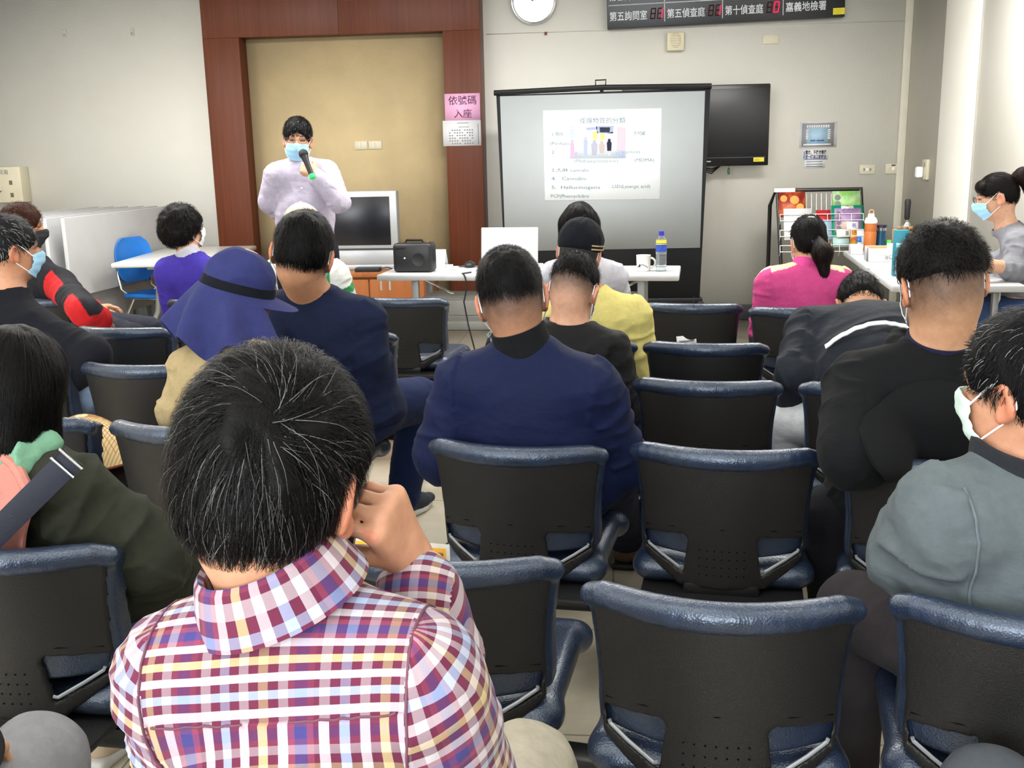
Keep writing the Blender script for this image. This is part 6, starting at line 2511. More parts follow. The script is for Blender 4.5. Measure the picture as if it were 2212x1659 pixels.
for d in np.linspace(-0.16, 0.16, 6):
    mb.tube([tc + td * (-TL / 2 + 0.24) + tn * d - Z1 * 0.155, tc + td * (TL / 2 - 0.24) + tn * d - Z1 * 0.155], 0.0045, 6)
for s in np.linspace(-1, 1, 5):
    mb.tube([tc + td * s * (TL / 2 - 0.26) - tn * 0.17 - Z1 * 0.16, tc + td * s * (TL / 2 - 0.26) + tn * 0.17 - Z1 * 0.16], 0.0045, 6)
mb.build('wire_shelf', M_GREYM, t)
MB().box(tc - Z1 * 0.30, (TL - 0.42, 0.035, 0.035), Rt, bev=0.005).build('stretcher', M_GREYM, t)
for px in (817, 834):
    q = N0 + td * (0.02 if px < 820 else 0.075) + tn * 0.02
    MB().tube([q - Z1 * 0.03, q - Z1 * 0.085, q - Z1 * 0.092 - tn * 0.004, q - Z1 * 0.088 + td * 0.004], 0.0065, 8).build('hook', plain('white plastic hook', (226, 226, 222), 0.4), t)


def on_table(px, py, z=0.74):
    return onz(px, py, z)


# speaker amplifier
c = on_table(891, 589)
t = thing('portable_amplifier', 'black portable amplifier with a glowing power light on the front table', 'amplifier', c + tn * 0.07)
w, h, d = 0.245, 0.178, 0.14
cc = c + tn * d / 2 + Z1 * h / 2
MB().box(cc, (w, d, h), Rt, bev=0.022, seg=3).build('cabinet', M_BLACKP, t)
fc = c + Z1 * h / 2
MB().lathe([(0.040, 0.0), (0.043, 0.0015), (0.040, 0.002), (0.036, 0.0005)], fc + td * 0.04 - tn * 0.0005 - Z1 * 0.01, np.stack([td, Z1, -tn], 1), 32).build('speaker_ring', M_BLACKP, t)
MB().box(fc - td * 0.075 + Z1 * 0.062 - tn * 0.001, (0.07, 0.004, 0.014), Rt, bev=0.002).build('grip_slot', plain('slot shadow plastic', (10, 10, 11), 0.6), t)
mb = MB().tube([cc + Z1 * h / 2 - td * 0.055, cc + Z1 * (h / 2 + 0.014) - td * 0.05, cc + Z1 * (h / 2 + 0.014) + td * 0.05, cc + Z1 * h / 2 + td * 0.055], 0.007, 8)
mb.build('handle', M_BLACKS, t)
for s in (-1, 1):
    q = cc + td * s * 0.082 + Z1 * h / 2
    MB().lathe([(0.006, 0), (0.006, 0.012), (0.004, 0.013), (0.004, 0.022)], q, None, 12).build('antenna', plain('brass antenna', (150, 128, 84), 0.3, metal=0.7), t)
MB().lathe([(0.004, 0), (0.004, 0.004), (0.001, 0.006)], fc - td * 0.045 - tn * 0.0, np.stack([td, Z1, -tn], 1), 12).build('power_light', emit('pink power light', (255, 170, 190), 6.0), t)

# folded card, sheet, mouse, cable
c = on_table(949, 576)
G = np.array([[c + td * u + tn * (0.05 - 0.05 * v) * 1.0 + Z1 * (0.105 * (1 - abs(v))) for u in (-0.035, 0, 0.035)] for v in np.linspace(-1, 1, 9)])
t = thing('folded_card', 'white folded card standing on the front table beside the amplifier', 'card', c + tn * 0.05)
MB().sheet(G, 0.0015).build('card', M_PAPER, t)
c = on_table(966, 574)
tag(MB().box(c + Z1 * 0.0035, (0.075, 0.05, 0.005), Rt @ rotz(0.2)).build('paper_slip', M_PAPER), 'small white slip lying behind the folded card on the front table', 'paper')
c = on_table(1015, 577)
t = thing('computer_mouse', 'black computer mouse on the front table left of the laptop', 'mouse', c)
V, Q = soft([(ell(c + Z1 * 0.012, (0.034, 0.055, 0.027), Rt), 0)], [(half(c + Z1 * 0.001, Z1, 0.3), 0.002)], h=0.004)
mesh_obj('shell', V, Q, M_BLACKP, t)
MB().box(c + Z1 * 0.037 + tn * 0.018, (0.006, 0.022, 0.005), Rt, bev=0.002).build('wheel', M_CHROME, t)
MB().tube([c + tn * 0.05 + Z1 * 0.006, c - td * 0.06 + tn * 0.03 + Z1 * 0.005, c - td * 0.07 - tn * 0.01 + Z1 * 0.005, c + td * 0.02 - tn * 0.03 + Z1 * 0.005, c + td * 0.10 - tn * 0.02 + Z1 * 0.005], 0.003, 6).build('cable', M_BLACKP, t)
e = N0 + td * ((onz(1003, 594, 0.74) - N0) @ td)
pts = [e + tn * 0.10 + td * 0.02 + Z1 * 0.005, e + tn * 0.03 - td * 0.02 + Z1 * 0.005, e - tn * 0.006 + Z1 * 0.002, e - tn * 0.012 + td * 0.02 - Z1 * 0.06, e - tn * 0.012 - td * 0.005 - Z1 * 0.16, e - tn * 0.02 + td * 0.02 - Z1 * 0.30, e - tn * 0.04 + td * 0.06 - Z1 * 0.45, e - tn * 0.06 + td * 0.075 - Z1 * 0.60, e - tn * 0.08 + td * 0.08 - Z1 * 0.733, e - tn * 0.3 + td * 0.1 - Z1 * 0.733]
tag(MB().tube(pts, 0.0045, 8).build('power_cable', M_BLACKP), 'thin black cable hanging from the front table to the floor', 'cable')

# laptop, lid toward the chairs
b0, b1 = on_table(1040, 585), on_table(1162, 585)
lc = (b0 + b1) / 2
LW = np.linalg.norm(b1 - b0)
t = thing('laptop', 'white laptop open on the front table, its lid back toward the chairs', 'laptop', lc + tn * 0.12)
MB().box(lc + tn * 0.125 + Z1 * 0.012, (LW, 0.24, 0.018), Rt, bev=0.006).build('base', plain('laptop grey', (196, 198, 200), 0.4), t)
Rl = Rt @ rotx(-0.14)
MB().box(lc + Rl @ A3(0, 0, 0.125) + Z1 * 0.016, (LW, 0.010, 0.245), Rl, bev=0.004).build('lid', plain('laptop white lid', (186, 188, 192), 0.35, var=0.01), t)
MB().box(lc + Rl @ A3(0, 0.0056, 0.125) + Z1 * 0.016, (LW * 0.92, 0.001, 0.21), Rl).build('screen', emit('laptop screen', (190, 205, 220), 0.8), t)

# mug
c = on_table(1390, 585)
t = thing('coffee_mug', 'white coffee mug with a dark swirl and handle on the front table', 'mug', c)
MB().lathe([(0.001, 0.002), (0.036, 0.0), (0.040, 0.004), (0.043, 0.09), (0.044, 0.094), (0.041, 0.094), (0.038, 0.012), (0.001, 0.010)], c, None, 32).build('cup', plain('white glaze', (232, 231, 226), 0.25), t)
MB().tube([c + td * (0.040 + 0.03 * math.sin(a)) + Z1 * (0.048 - 0.030 * math.cos(a)) for a in np.linspace(0, math.pi, 10)], 0.006, 8).build('handle', plain('white glaze', (232, 231, 226), 0.25), t)
mb = MB()
pr = []
for a in np.linspace(-2.5, -0.9, 14):
    rr = 0.0412 + 0.0015
    zz = 0.022 + 0.018 * abs(math.sin((a + 2.5) * 2.0))
    pr.append(c + td * rr * math.cos(a) + tn * rr * math.sin(a) + Z1 * zz)
mb.tube(pr, 0.0018, 5)
mb.ball(c + td * 0.0415 * math.cos(-2.1) + tn * 0.0415 * math.sin(-2.1) + Z1 * 0.034, (0.006, 0.004, 0.010), 8)
mb.build('swirl_print', M_INK, t)

# water bottle
c = on_table(1428, 586)
t = thing('water_bottle', 'clear water bottle with blue cap and blue yellow label on the front table', 'bottle', c)
k = NT('clear plastic')
k.color(rgba((226, 236, 242)))
k.set(rough=0.08, trans=0.85, ior=1.25)
prof = [(0.001, 0.0), (0.028, 0.0), (0.032, 0.006)]
for i in range(5):
    z = 0.012 + 0.019 * i
    prof += [(0.032, z), (0.030, z + 0.009), (0.032, z + 0.018)]
prof += [(0.0325, 0.115), (0.0325, 0.165), (0.028, 0.19), (0.016, 0.208), (0.0135, 0.215), (0.0135, 0.222), (0.001, 0.222)]
MB().lathe(prof, c, None, 28).build('bottle', k.m, t)
MB().lathe([(0.0332, 0.118), (0.0332, 0.160)], c, None, 28).build('label', plain('blue bottle label', (44, 74, 168), 0.4, var=0.15, vscale=40), t)
MB().lathe([(0.0330, 0.160), (0.0295, 0.186)], c, None, 28).build('neck_label', plain('yellow bottle label', (226, 196, 60), 0.4, var=0.08, vscale=40), t)
MB().lathe([(0.0155, 0.212), (0.0155, 0.236), (0.001, 0.237)], c, None, 20).build('cap', plain('blue bottle cap', (44, 44, 186), 0.4), t)

# ---- cabinet and television behind the speaker
cr = ony(917, 612, 7.80)
ct = ony(800, 588, 7.80)[2]
cl_x = ony(560, 612, 7.80)[0]
t = thing('television_cabinet', 'low brown wooden cabinet carrying the silver television', 'cabinet', A3((cl_x + cr[0]) / 2, 8.12, 0))
MB().box(A3((cl_x + cr[0]) / 2, 8.13, (ct - 0.04) / 2), (cr[0] - cl_x, 0.62, ct - 0.04), bev=0.004).build('body', M_CAB, t)
MB().box(A3((cl_x + cr[0]) / 2, 8.12, ct - 0.02), (cr[0] - cl_x + 0.04, 0.66, 0.04), bev=0.006).build('top', M_CAB, t)
n_d = 3
for i in range(n_d):
    x0 = cl_x + (cr[0] - cl_x) * i / n_d
    x1 = cl_x + (cr[0] - cl_x) * (i + 1) / n_d
    dr_ = MB().box(A3((x0 + x1) / 2, 7.815, (ct - 0.04) / 2 + 0.01), (x1 - x0 - 0.012, 0.018, ct - 0.09), bev=0.003).build('door', M_CAB, t)
    MB().ball(A3(x1 - 0.05, 7.80, ct * 0.6), 0.012).build('knob', M_CHROME, dr_)
TVY = 7.96
tr_, tl_, tb_ = ony(859, 500, TVY), ony(700, 416, TVY), ct
tw = 0.86
th_ = tl_[2] - tb_
cx_ = tr_[0] - tw / 2
t = thing('silver_television', 'old flat television with a silver frame standing on the brown cabinet', 'television', A3(cx_, TVY + 0.08, tb_))
M_SILV = plain('silver plastic', (178, 181, 184), 0.35, metal=0.35, var=0.02)
zs0 = tb_ + th_ * 0.30
MB().box(A3(cx_, TVY + 0.05, (zs0 + tl_[2]) / 2 - 0.02), (tw, 0.10, tl_[2] - zs0 + 0.05), bev=0.008).build('frame', M_SILV, t)
MB().box(A3(cx_, TVY - 0.001, zs0 + (tl_[2] - zs0) * 0.47), (tw - 0.11, 0.006, (tl_[2] - zs0) * 0.88), bev=0.002).build('screen', plain('dark television glass', (16, 18, 24), 0.25, var=0.05), t)
MB().box(A3(cx_, TVY + 0.04, tb_ + th_ * 0.165), (tw, 0.09, th_ * 0.20), bev=0.012).build('speaker_bar', M_SILV, t)
MB().box(A3(cx_, TVY + 0.08, tb_ + th_ * 0.035), (tw * 0.96, 0.18, th_ * 0.07), bev=0.010).build('base', M_SILV, t)
MB().box(A3(cx_, TVY - 0.006, tb_ + th_ * 0.272), (tw * 0.98, 0.012, th_ * 0.012)).build('groove', M_BLACKP, t)
c = onz(806, 581, ct)
c[1] = 7.88
tag(MB().box(A3(c[0], 7.86, ct + 0.016), (0.19, 0.10, 0.030), bev=0.004).tube([A3(c[0] + 0.09, 7.87, ct + 0.02), A3(c[0] + 0.15, 7.86, ct + 0.03), A3(c[0] + 0.20, 7.90, ct + 0.006)], 0.005, 6).build('set_top_box', M_BLACKP), 'slim black box with a cable at the foot of the silver television', 'electronic box')

# ---- projection screen
SY = 8.28
q = lambda px, py, dy=0.0: ony(px, py, SY + dy)
t = thing('projection_screen', 'white pull-up projection screen with black borders, showing a pale slide', 'screen', A3(q(1300, 600)[0], SY, 0))


def quad_part(name, cs, m, thick, parent, **kw):
    G = np.array([[cs[0], cs[3]], [cs[1], cs[2]]])
    return MB().sheet(G, thick).build(name, m, parent, smooth=False, **kw)


M_SCRW = plain('screen fabric', (178, 184, 187), 0.85, var=0.008)
M_SCRB = plain('black screen border', (34, 35, 40), 0.7, var=0.04)
quad_part('fabric', [q(1080, 208), q(1523, 196.5), q(1512, 535), q(1092, 543)], M_SCRW, 0.004, t)
quad_part('border', [q(1072, 206, 0.006), q(1535, 190, 0.006), q(1511, 648, 0.006), q(1094, 655, 0.006)], M_SCRB, 0.003, t)
MB().tube([q(1067, 201), q(1300, 189), q(1537, 186)], 0.021, 10).build('top_bar', M_BLACKS, t)
hk = q(1297, 182)
MB().tube([hk + A3(-0.035, 0, -0.02), hk + A3(-0.038, 0, 0.03), hk + A3(0.042, 0, 0.032), hk + A3(0.038, 0, -0.02)], 0.006, 6).build('carry_hook', M_BLACKS, t)
bl_, br_ = q(1094, 655, 0.01), q(1511, 648, 0.01)
MB().box((bl_ + br_) / 2, (br_[0] - bl_[0] + 0.04, 0.08, 0.06), bev=0.01).build('base_case', M_BLACKS, t)
for p in (bl_, br_):
    MB().box(A3(p[0], SY - 0.05, p[2] / 2), (0.05, 0.07, p[2]), bev=0.01).build('foot', M_BLACKS, t)
MB().tube([A3((bl_[0] + br_[0]) / 2, SY + 0.06, bl_[2]), A3((bl_[0] + br_[0]) / 2, SY + 0.06, hk[2] - 0.02), hk + A3(0, 0, -0.02)], 0.014, 8).build('mast', M_BLACKS, t)
M_SLIDE = emit('projected white', (240, 244, 248), 0.22)
sl = quad_part('slide', [q(1173, 239, -0.005), q(1429, 234, -0.005), q(1425, 430, -0.005), q(1177, 433, -0.005)], M_SLIDE, 0.001, t)
M_STX = plain('faded slide text', (96, 120, 130), 0.8, var=0.0)
sux = unit(q(1429, 434) - q(1177, 434))
px_m = (q(1400, 300)[0] - q(1200, 300)[0]) / 200.0


def slide_text(s_, px, py, h_px, w_px, m=M_STX):
    text_part(s_, h_px * px_m * 1.25, m, q(px, py, -0.0065), sux, Z1, sl, 'slide_text', fit=w_px * px_m, thick=0.0003)


slide_text('成癮物質的分類', 1251, 266, 11, 99)
for s_, px, py, hh, ww in (('1.嗎啡', 1191, 294, 8, 24), ('古柯鹼', 1368, 292, 8, 26), ('(Pentazo', 1188, 313, 8, 42), ('2.', 1191, 332, 8, 8), ('amine)', 1352, 331, 8, 30), ('(Methamphetamine)', 1240, 351, 8, 94),
                            ('(MDMA)', 1370, 349, 8, 42), ('3.大麻 cannabi', 1191, 371, 8, 80), ('4.   Cannabis', 1191, 389, 8, 76), ('5.  Hallucinogens', 1191, 408, 8, 106), ('LSD(Lysergic acid)', 1322, 406, 8, 82), ('PCP(Phencyclidine', 1189, 427, 8, 84)):
    slide_text(s_, px, py, hh, ww)
pic = quad_part('slide_picture', [q(1231, 272, -0.0062), q(1352, 271, -0.0062), q(1352, 342, -0.0062), q(1231, 343, -0.0062)], emit('picture pale', (216, 228, 240), 0.1), 0.0006, sl)


def pic_poly(pts, c, e=0.06):
    P_ = [q(x, y, -0.0072) for x, y in pts]
    mb = MB().add([tuple(p) for p in P_] , [list(range(len(P_)))[::-1]])
    mb.build('picture_patch', emit('picture %d %d %d' % c, c, e), pic, smooth=False)


pic_poly([(1265, 276), (1290, 274), (1290, 280), (1268, 281)], (150, 160, 190))
pic_poly([(1287, 272), (1326, 272), (1324, 288), (1290, 288)], (150, 158, 184))
pic_poly([(1295, 275), (1318, 275), (1317, 286), (1296, 286)], (222, 230, 240))
pic_poly([(1280, 284), (1292, 284), (1291, 302), (1280, 302)], (250, 220, 130))
pic_poly([(1296, 289), (1307, 289), (1306, 302), (1296, 302)], (250, 214, 120))
pic_poly([(1333, 274), (1351, 276), (1351, 326), (1333, 324)], (196, 176, 190))
pic_poly([(1310, 288), (1326, 284), (1324, 326), (1310, 326)], (190, 188, 204))
pic_poly([(1327, 283), (1332, 283), (1330, 326), (1324, 326)], (240, 244, 248))
for x, w_, y0, y1, c in ((1236, 7, 302, 342, (186, 158, 190)), (1265, 8, 296, 341, (160, 170, 216)), (1284, 12, 303, 336, (160, 160, 178)), (1300, 11, 304, 332, (176, 164, 160)), (1316, 9, 300, 336, (182, 182, 200))):
    pic_poly([(x - w_ * 0.3, y0), (x + w_ * 0.3, y0), (x + w_ * 0.32, y0 + 5), (x + w_ * 0.6, y0 + 9), (x + w_ * 0.5, y0 + 24), (x + w_ * 0.35, y1), (x - w_ * 0.4, y1), (x - w_ * 0.5, y0 + 22), (x - w_ * 0.6, y0 + 9), (x - w_ * 0.32, y0 + 5)], c)
for i in range(6):
    pic_poly([(1332 + i * 3.4, 328), (1333.6 + i * 3.4, 328), (1333.6 + i * 3.4, 341), (1332 + i * 3.4, 341)], (150, 160, 200))
for i in range(4):
    pic_poly([(1232, 275 + i * 6), (1240 + i, 275 + i * 6), (1240, 278 + i * 6), (1232, 278 + i * 6)], (170, 186, 214))
pic_poly([(1240, 330), (1248, 329), (1246, 337), (1241, 337)], (196, 150, 186))

# ---- wall television on the right of the screen
TY = 8.80
tr_t, tr_b = ony(1665, 180, TY), ony(1659, 357, TY)
w_, h_ = 1.18, tr_t[2] - tr_b[2]
cx_ = tr_t[0] - w_ / 2
t = thing('wall_television', 'black wall television partly behind the projection screen, with a yellow sticker', 'television', A3(cx_, TY, tr_b[2]))
MB().box(A3(cx_, TY + 0.035, (tr_t[2] + tr_b[2]) / 2), (w_, 0.07, h_), bev=0.008).build('housing', plain('glossy black plastic', (18, 18, 20), 0.25), t)
MB().box(A3(cx_, TY - 0.001, tr_b[2] + h_ * 0.55), (w_ - 0.07, 0.004, h_ * 0.80), bev=0.001).build('screen', plain('dark television panel', (22, 24, 30), 0.32), t)
MB().box(A3(cx_, TY - 0.003, tr_b[2] + h_ * 0.105), (w_ - 0.05, 0.006, 0.006)).build('bezel_line', plain('dark grey line', (58, 60, 66), 0.3), t)
MB().box(A3(cx_, WALL_Y - 0.065, (tr_t[2] + tr_b[2]) / 2), (0.4, 0.13, 0.3), bev=0.01).build('wall_mount', M_BLACKS, t)
c = ony(1639, 344.5, TY - 0.004)
MB().box(c, (0.085, 0.002, 0.034)).build('sticker', plain('yellow sticker', (222, 206, 40), 0.6), t)
text_part('832-', 0.022, M_INKG, c + A3(-0.030, -0.002, -0.009), X1, Z1, t)
c = ony(1530, 349, TY - 0.003)
MB().box(c, (0.04, 0.002, 0.008)).build('badge', M_CHROME, t)
mb = MB()
for k_ in range(3):
    a_ = ony(1518, 362 + 3 * k_, 8.86)
    b_ = ony(1556, 358, 8.86)
    mb.tube([a_, (a_ + b_) / 2 - A3(0, 0, 0.02 + 0.012 * k_), b_, b_ + A3(0.02, 0.0, 0.04)], 0.006, 6)
mb.build('cables', M_BLACKP, t)
c = ony(1574, 370, 8.86)
MB().tube([c + A3(0, 0, 0.05), c], 0.002, 5).ball(c, (0.012, 0.006, 0.028), 10).build('pull_tag', plain('green tag', (48, 110, 66), 0.5), t)

# ---- magazine rack
RY = 8.35
tl, tr = ony(1676, 412, RY + 0.12), ony(1862, 408, RY + 0.12)
zt = (tl[2] + tr[2]) / 2
xL, xR = tl[0], tr[0]
xLb, xRb = xL - 0.0, xR + 0.05
t = thing('magazine_rack', 'black tube magazine rack with white wire pockets of brochures', 'rack', A3((xL + xR) / 2, RY, 0))
yb = RY - 0.12
zb_ = 0.46
mb = MB()
mb.tube([A3(xL - 0.03, RY + 0.20, 0.0), A3(xL - 0.03, RY + 0.20, zt - 0.12), A3(xL, RY + 0.13, zt), A3(xR, RY + 0.13, zt), A3(xR + 0.04, RY + 0.20, zt - 0.3), A3(xR + 0.05, RY + 0.20, 0.0)], 0.016, 8)
mb.build('rear_frame', M_BLACKS, t)
mb = MB()
for x in (xL + 0.01, xR - 0.01):
    mb.tube([A3(x, RY + 0.12, zt), A3(x + 0.02, yb, zb_), A3(x + 0.02, yb - 0.02, 0.0)], 0.014, 8)
mb.tube([A3(xL, yb, 0.36), A3(xR + 0.03, yb, 0.36)], 0.012, 8).tube([A3(xL, RY + 0.2, 0.36), A3(xR + 0.05, RY + 0.2, 0.36)], 0.012, 8)
for x in (xL, xR + 0.03):
    mb.tube([A3(x, yb, 0.36), A3(x, RY + 0.2, 0.36)], 0.012, 8)
mb.build('front_frame', M_BLACKS, t)
M_WIRE = plain('white coated wire', (226, 226, 222), 0.4)


def rk(px, py, off=0.0):
    """point on the rack's sloping front"""
    d = _ray(px, py)
    n = unit(A3(0, -(zt - zb_), (RY + 0.12 - yb) * -1.0))
    n = unit(np.cross(X1, A3(0, RY + 0.12 - yb, zt - zb_)))
    o = A3(0, yb, zb_) + n * off
    return CAM + d * (((o - CAM) @ n) / (d @ n))


rn = unit(np.cross(X1, A3(0, RY + 0.12 - yb, zt - zb_)))
ruz = unit(A3(0, RY + 0.12 - yb, zt - zb_))
if rn[1] > 0:
    rn = -rn
mb = MB()
for py in (466, 500, 533):
    a_, b_ = rk(1683, py + 1), rk(1862, py - 1)
    for f_ in (0.0, 0.05):
        mb.tube([a_ + rn * 0.045 - ruz * f_, b_ + rn * 0.045 - ruz * f_], 0.0035, 6)
    for s_ in np.linspace(0, 1, 8):
        p_ = a_ + (b_ - a_) * s_
        mb.tube([p_ + rn * 0.045, p_ + rn * 0.045 - ruz * 0.055, p_ - ruz * 0.075], 0.0028, 5)
for px in np.linspace(1742, 1796, 6):
    mb.tube([rk(px, 418), rk(px, 536)], 0.003, 5)
mb.build('wire_pockets', M_WIRE, t)
c = rk(1694, 412)
MB().box(c + A3(0, -0.02, 0.005), (0.16, 0.01, 0.03)).build('name_strip', M_PAPER, t)


def brochure(name, label, cat, px0, py0, px1, py1, m, off, art=None, thick=0.004):
    c0, c1_, c2_, c3_ = rk(px0, py0, 0), rk(px1, py0, 0), rk(px1, py1, 0), rk(px0, py1, 0)
    cc_ = (c0 + c1_ + c2_ + c3_) / 4 + rn * off
    w_ = np.linalg.norm(c1_ - c0)
    h_ = np.linalg.norm(c3_ - c0)
    t_ = thing(name, label, cat, cc_, 0, 'brochures in the magazine rack')
    R_ = np.stack([X1, -rn, ruz], 1)
    MB().box(cc_, (w_, thick, h_), R_).build('cover', m, t_, smooth=False)
    if art:
        for nm, x, z, sx, sz, mm in art:
            MB().box(cc_ + X1 * x * w_ + ruz * z * h_ + rn * (thick / 2 + 0.0008), (sx * w_, 0.0012, sz * h_), R_).build(nm, mm, t_, smooth=False)
    return t_, cc_, w_, h_, R_


def art_mat(name, stops, scale=7.0):
    t_ = NT(name)
    v = t_.coord()
    t_.color(t_.ramp(t_.noise(v, scale, 3), stops))
    t_.set(rough=0.45)
    return t_.m


M_RED = art_mat('red festival print', [(0.3, (96, 30, 22)), (0.48, (160, 52, 34)), (0.6, (206, 110, 60)), (0.75, (120, 40, 30))], 9)
M_GREENP = art_mat('green spring print', [(0.3, (206, 226, 190)), (0.5, (130, 190, 96)), (0.65, (170, 196, 120)), (0.8, (226, 180, 150))], 6)
M_PURP = art_mat('purple blossom print', [(0.3, (196, 170, 200)), (0.5, (150, 112, 170)), (0.62, (216, 190, 176)), (0.8, (222, 186, 110))], 7)
M_ORG = plain('orange print', (226, 150, 60), 0.5, var=0.05)
M_GRN = plain('green board', (20, 140, 110), 0.4, var=0.03)
t_, cc_, w_, h_, R_ = brochure('red_brochure', 'red brochure with orange lantern shapes, top left pocket of the rack', 'brochure', 1681, 415, 1739, 470, M_RED, 0.016)
mb = MB()
for x, z, r_ in ((-0.3, 0.22, 0.028), (0.1, 0.16, 0.036), (0.3, -0.12, 0.03)):
    mb.lathe([(0.001, 0.001), (r_, 0.0), (r_ * 0.9, 0.003), (0.001, 0.004)], cc_ + X1 * x * w_ + ruz * z * h_ + rn * 0.002, np.stack([X1, ruz, rn], 1), 16)
mb.build('lantern_print', M_ORG, t_)
t_, cc_, w_, h_, R_ = brochure('green_brochure', 'green brochure in the top right pocket of the rack', 'brochure', 1798, 414, 1858, 470, M_GREENP, 0.014)
mb = MB()
for i in range(2):
    mb.lathe([(0.020, 0), (0.024, 0.001), (0.020, 0.002)], cc_ - X1 * 0.32 * w_ + ruz * (0.25 - 0.25 * i) * h_ + rn * 0.002, np.stack([X1, ruz, rn], 1), 14)
mb.build('seal_print', plain('grey print', (120, 128, 122), 0.6), t_)
t_, cc_, w_, h_, R_ = brochure('green_clipboard', 'green clipboard with a metal clip in front of the green brochure', 'clipboard', 1795, 446, 1863, 528, M_GRN, 0.030)
MB().box(cc_ + ruz * h_ * 0.44 + rn * 0.008, (w_ * 0.4, 0.012, 0.03), R_, bev=0.003).build('clip', M_CHROME, t_)
t_, cc_, w_, h_, R_ = brochure('purple_brochure', 'purple brochure held on the green clipboard', 'brochure', 1801, 453, 1858, 504, M_PURP, 0.036)
mb = MB()
for i in range(4):
    mb.lathe([(0.013, 0), (0.017, 0.001), (0.013, 0.002)], cc_ - X1 * 0.36 * w_ + ruz * (0.28 - 0.2 * i) * h_ + rn * 0.0035, np.stack([X1, ruz, rn], 1), 12)
mb.build('seal_print', plain('grey violet print', (110, 96, 120), 0.6), t_)
MB().box(cc_ + X1 * 0.16 * w_ - ruz * 0.24 * h_ + rn * 0.0032, (w_ * 0.44, 0.0016, h_ * 0.34), R_).build('caption_print', plain('white caption', (236, 236, 240), 0.6), t_, smooth=False)
text_part('春', h_ * 0.2, plain('violet caption ink', (84, 64, 160), 0.6), cc_ + X1 * 0.12 * w_ - ruz * 0.30 * h_ + rn * 0.0042, X1, ruz, t_)
brochure('white_flyer', 'white flyer in the left pocket, leaning before the red brochure', 'flyer', 1692, 453, 1751, 520, M_PAPER, 0.028, art=[('print', 0.0, -0.25, 0.7, 0.02, M_INKG), ('print', 0.0, -0.32, 0.6, 0.02, M_INKG), ('print', 0.25, 0.32, 0.3, 0.03, M_INKG)])
brochure('red_white_leaflet', 'small red and white leaflet in the middle pocket of the rack', 'leaflet', 1762, 456, 1793, 500, plain('leaflet red', (190, 40, 52), 0.5), 0.026, art=[('print', 0.1, -0.15, 0.7, 0.3, M_PAPER)])
brochure('blue_leaflet', 'pale blue leaflet below the red and white leaflet', 'leaflet', 1770, 478, 1795, 520, plain('leaflet blue', (160, 192, 214), 0.5), 0.034)
brochure('white_card', 'white card hanging on the front wire over the purple brochure', 'card', 1804, 499, 1834, 516, plain('card cream', (236, 234, 220), 0.6), 0.052, art=[('print', 0.25, 0.0, 0.2, 0.5, M_INKG)])
brochure('yellow_red_leaflet', 'yellow and red leaflet in the bottom right pocket', 'leaflet', 1833, 500, 1848, 532, art_mat('yellow red print', [(0.35, (226, 190, 60)), (0.6, (180, 60, 44))], 22), 0.044)
brochure('blue_shape_leaflet', 'white leaflet with a blue blot, far right of the bottom pocket', 'leaflet', 1846, 500, 1864, 534, M_PAPER, 0.040, art=[('print', -0.1, -0.1, 0.55, 0.35, plain('leaflet strong blue', (58, 120, 220), 0.5))])
brochure('teal_leaflet', 'pale teal leaflet under the white card in the bottom pocket', 'leaflet', 1797, 514, 1832, 536, plain('leaflet teal', (176, 206, 204), 0.5), 0.034)

# ---- right side table
c0, c1_, c2_ = onz(1828, 546, 0.74), onz(1927, 617, 0.74), onz(2204, 610, 0.74)
dl = unit((c0 - c1_) * A3(1, 1, 0))
dw = -np.cross(Z1, dl)
if dw @ (c2_ - c1_) < 0:
    dw = -dw
LEN, WID = np.linalg.norm(c0 - c1_), (c2_ - c1_) @ dw
Rs = np.stack([dw, dl, Z1], 1)
LEN += 0.16
ctr = c1_ + dw * WID / 2 + dl * LEN / 2
t = thing('side_table', 'white folding table along the side wall, laden with bottles and boxes', 'table', ctr * A3(1, 1, 0))
MB().box(ctr - Z1 * 0.018, (WID, LEN, 0.036), Rs, bev=0.010).build('tabletop', M_WHITEP, t)
for s in (-1, 1):
    for d in (-1, 1):
        q_ = ctr + dl * s * (LEN / 2 - 0.2) + dw * d * (WID / 2 - 0.10)
        MB().box(q_ * A3(1, 1, 0) + Z1 * 0.355, (0.03, 0.045, 0.69), Rs, bev=0.005).build('leg', M_GREYM, t)
    q_ = ctr + dl * s * (LEN / 2 - 0.2)
    MB().box(q_ * A3(1, 1, 0) + Z1 * 0.02, (WID - 0.06, 0.05, 0.03), Rs, bev=0.008).build('foot', M_GREYM, t)
q_ = onz(2160, 622, 0.70)
MB().tube([q_ - Z1 * 0.0, q_ - Z1 * 0.06, q_ - Z1 * 0.085 - dw * 0.01], 0.007, 8).build('hook', plain('white plastic hook', (226, 226, 222), 0.4), t)


def st(px, py):
    return onz(px, py, 0.7405)


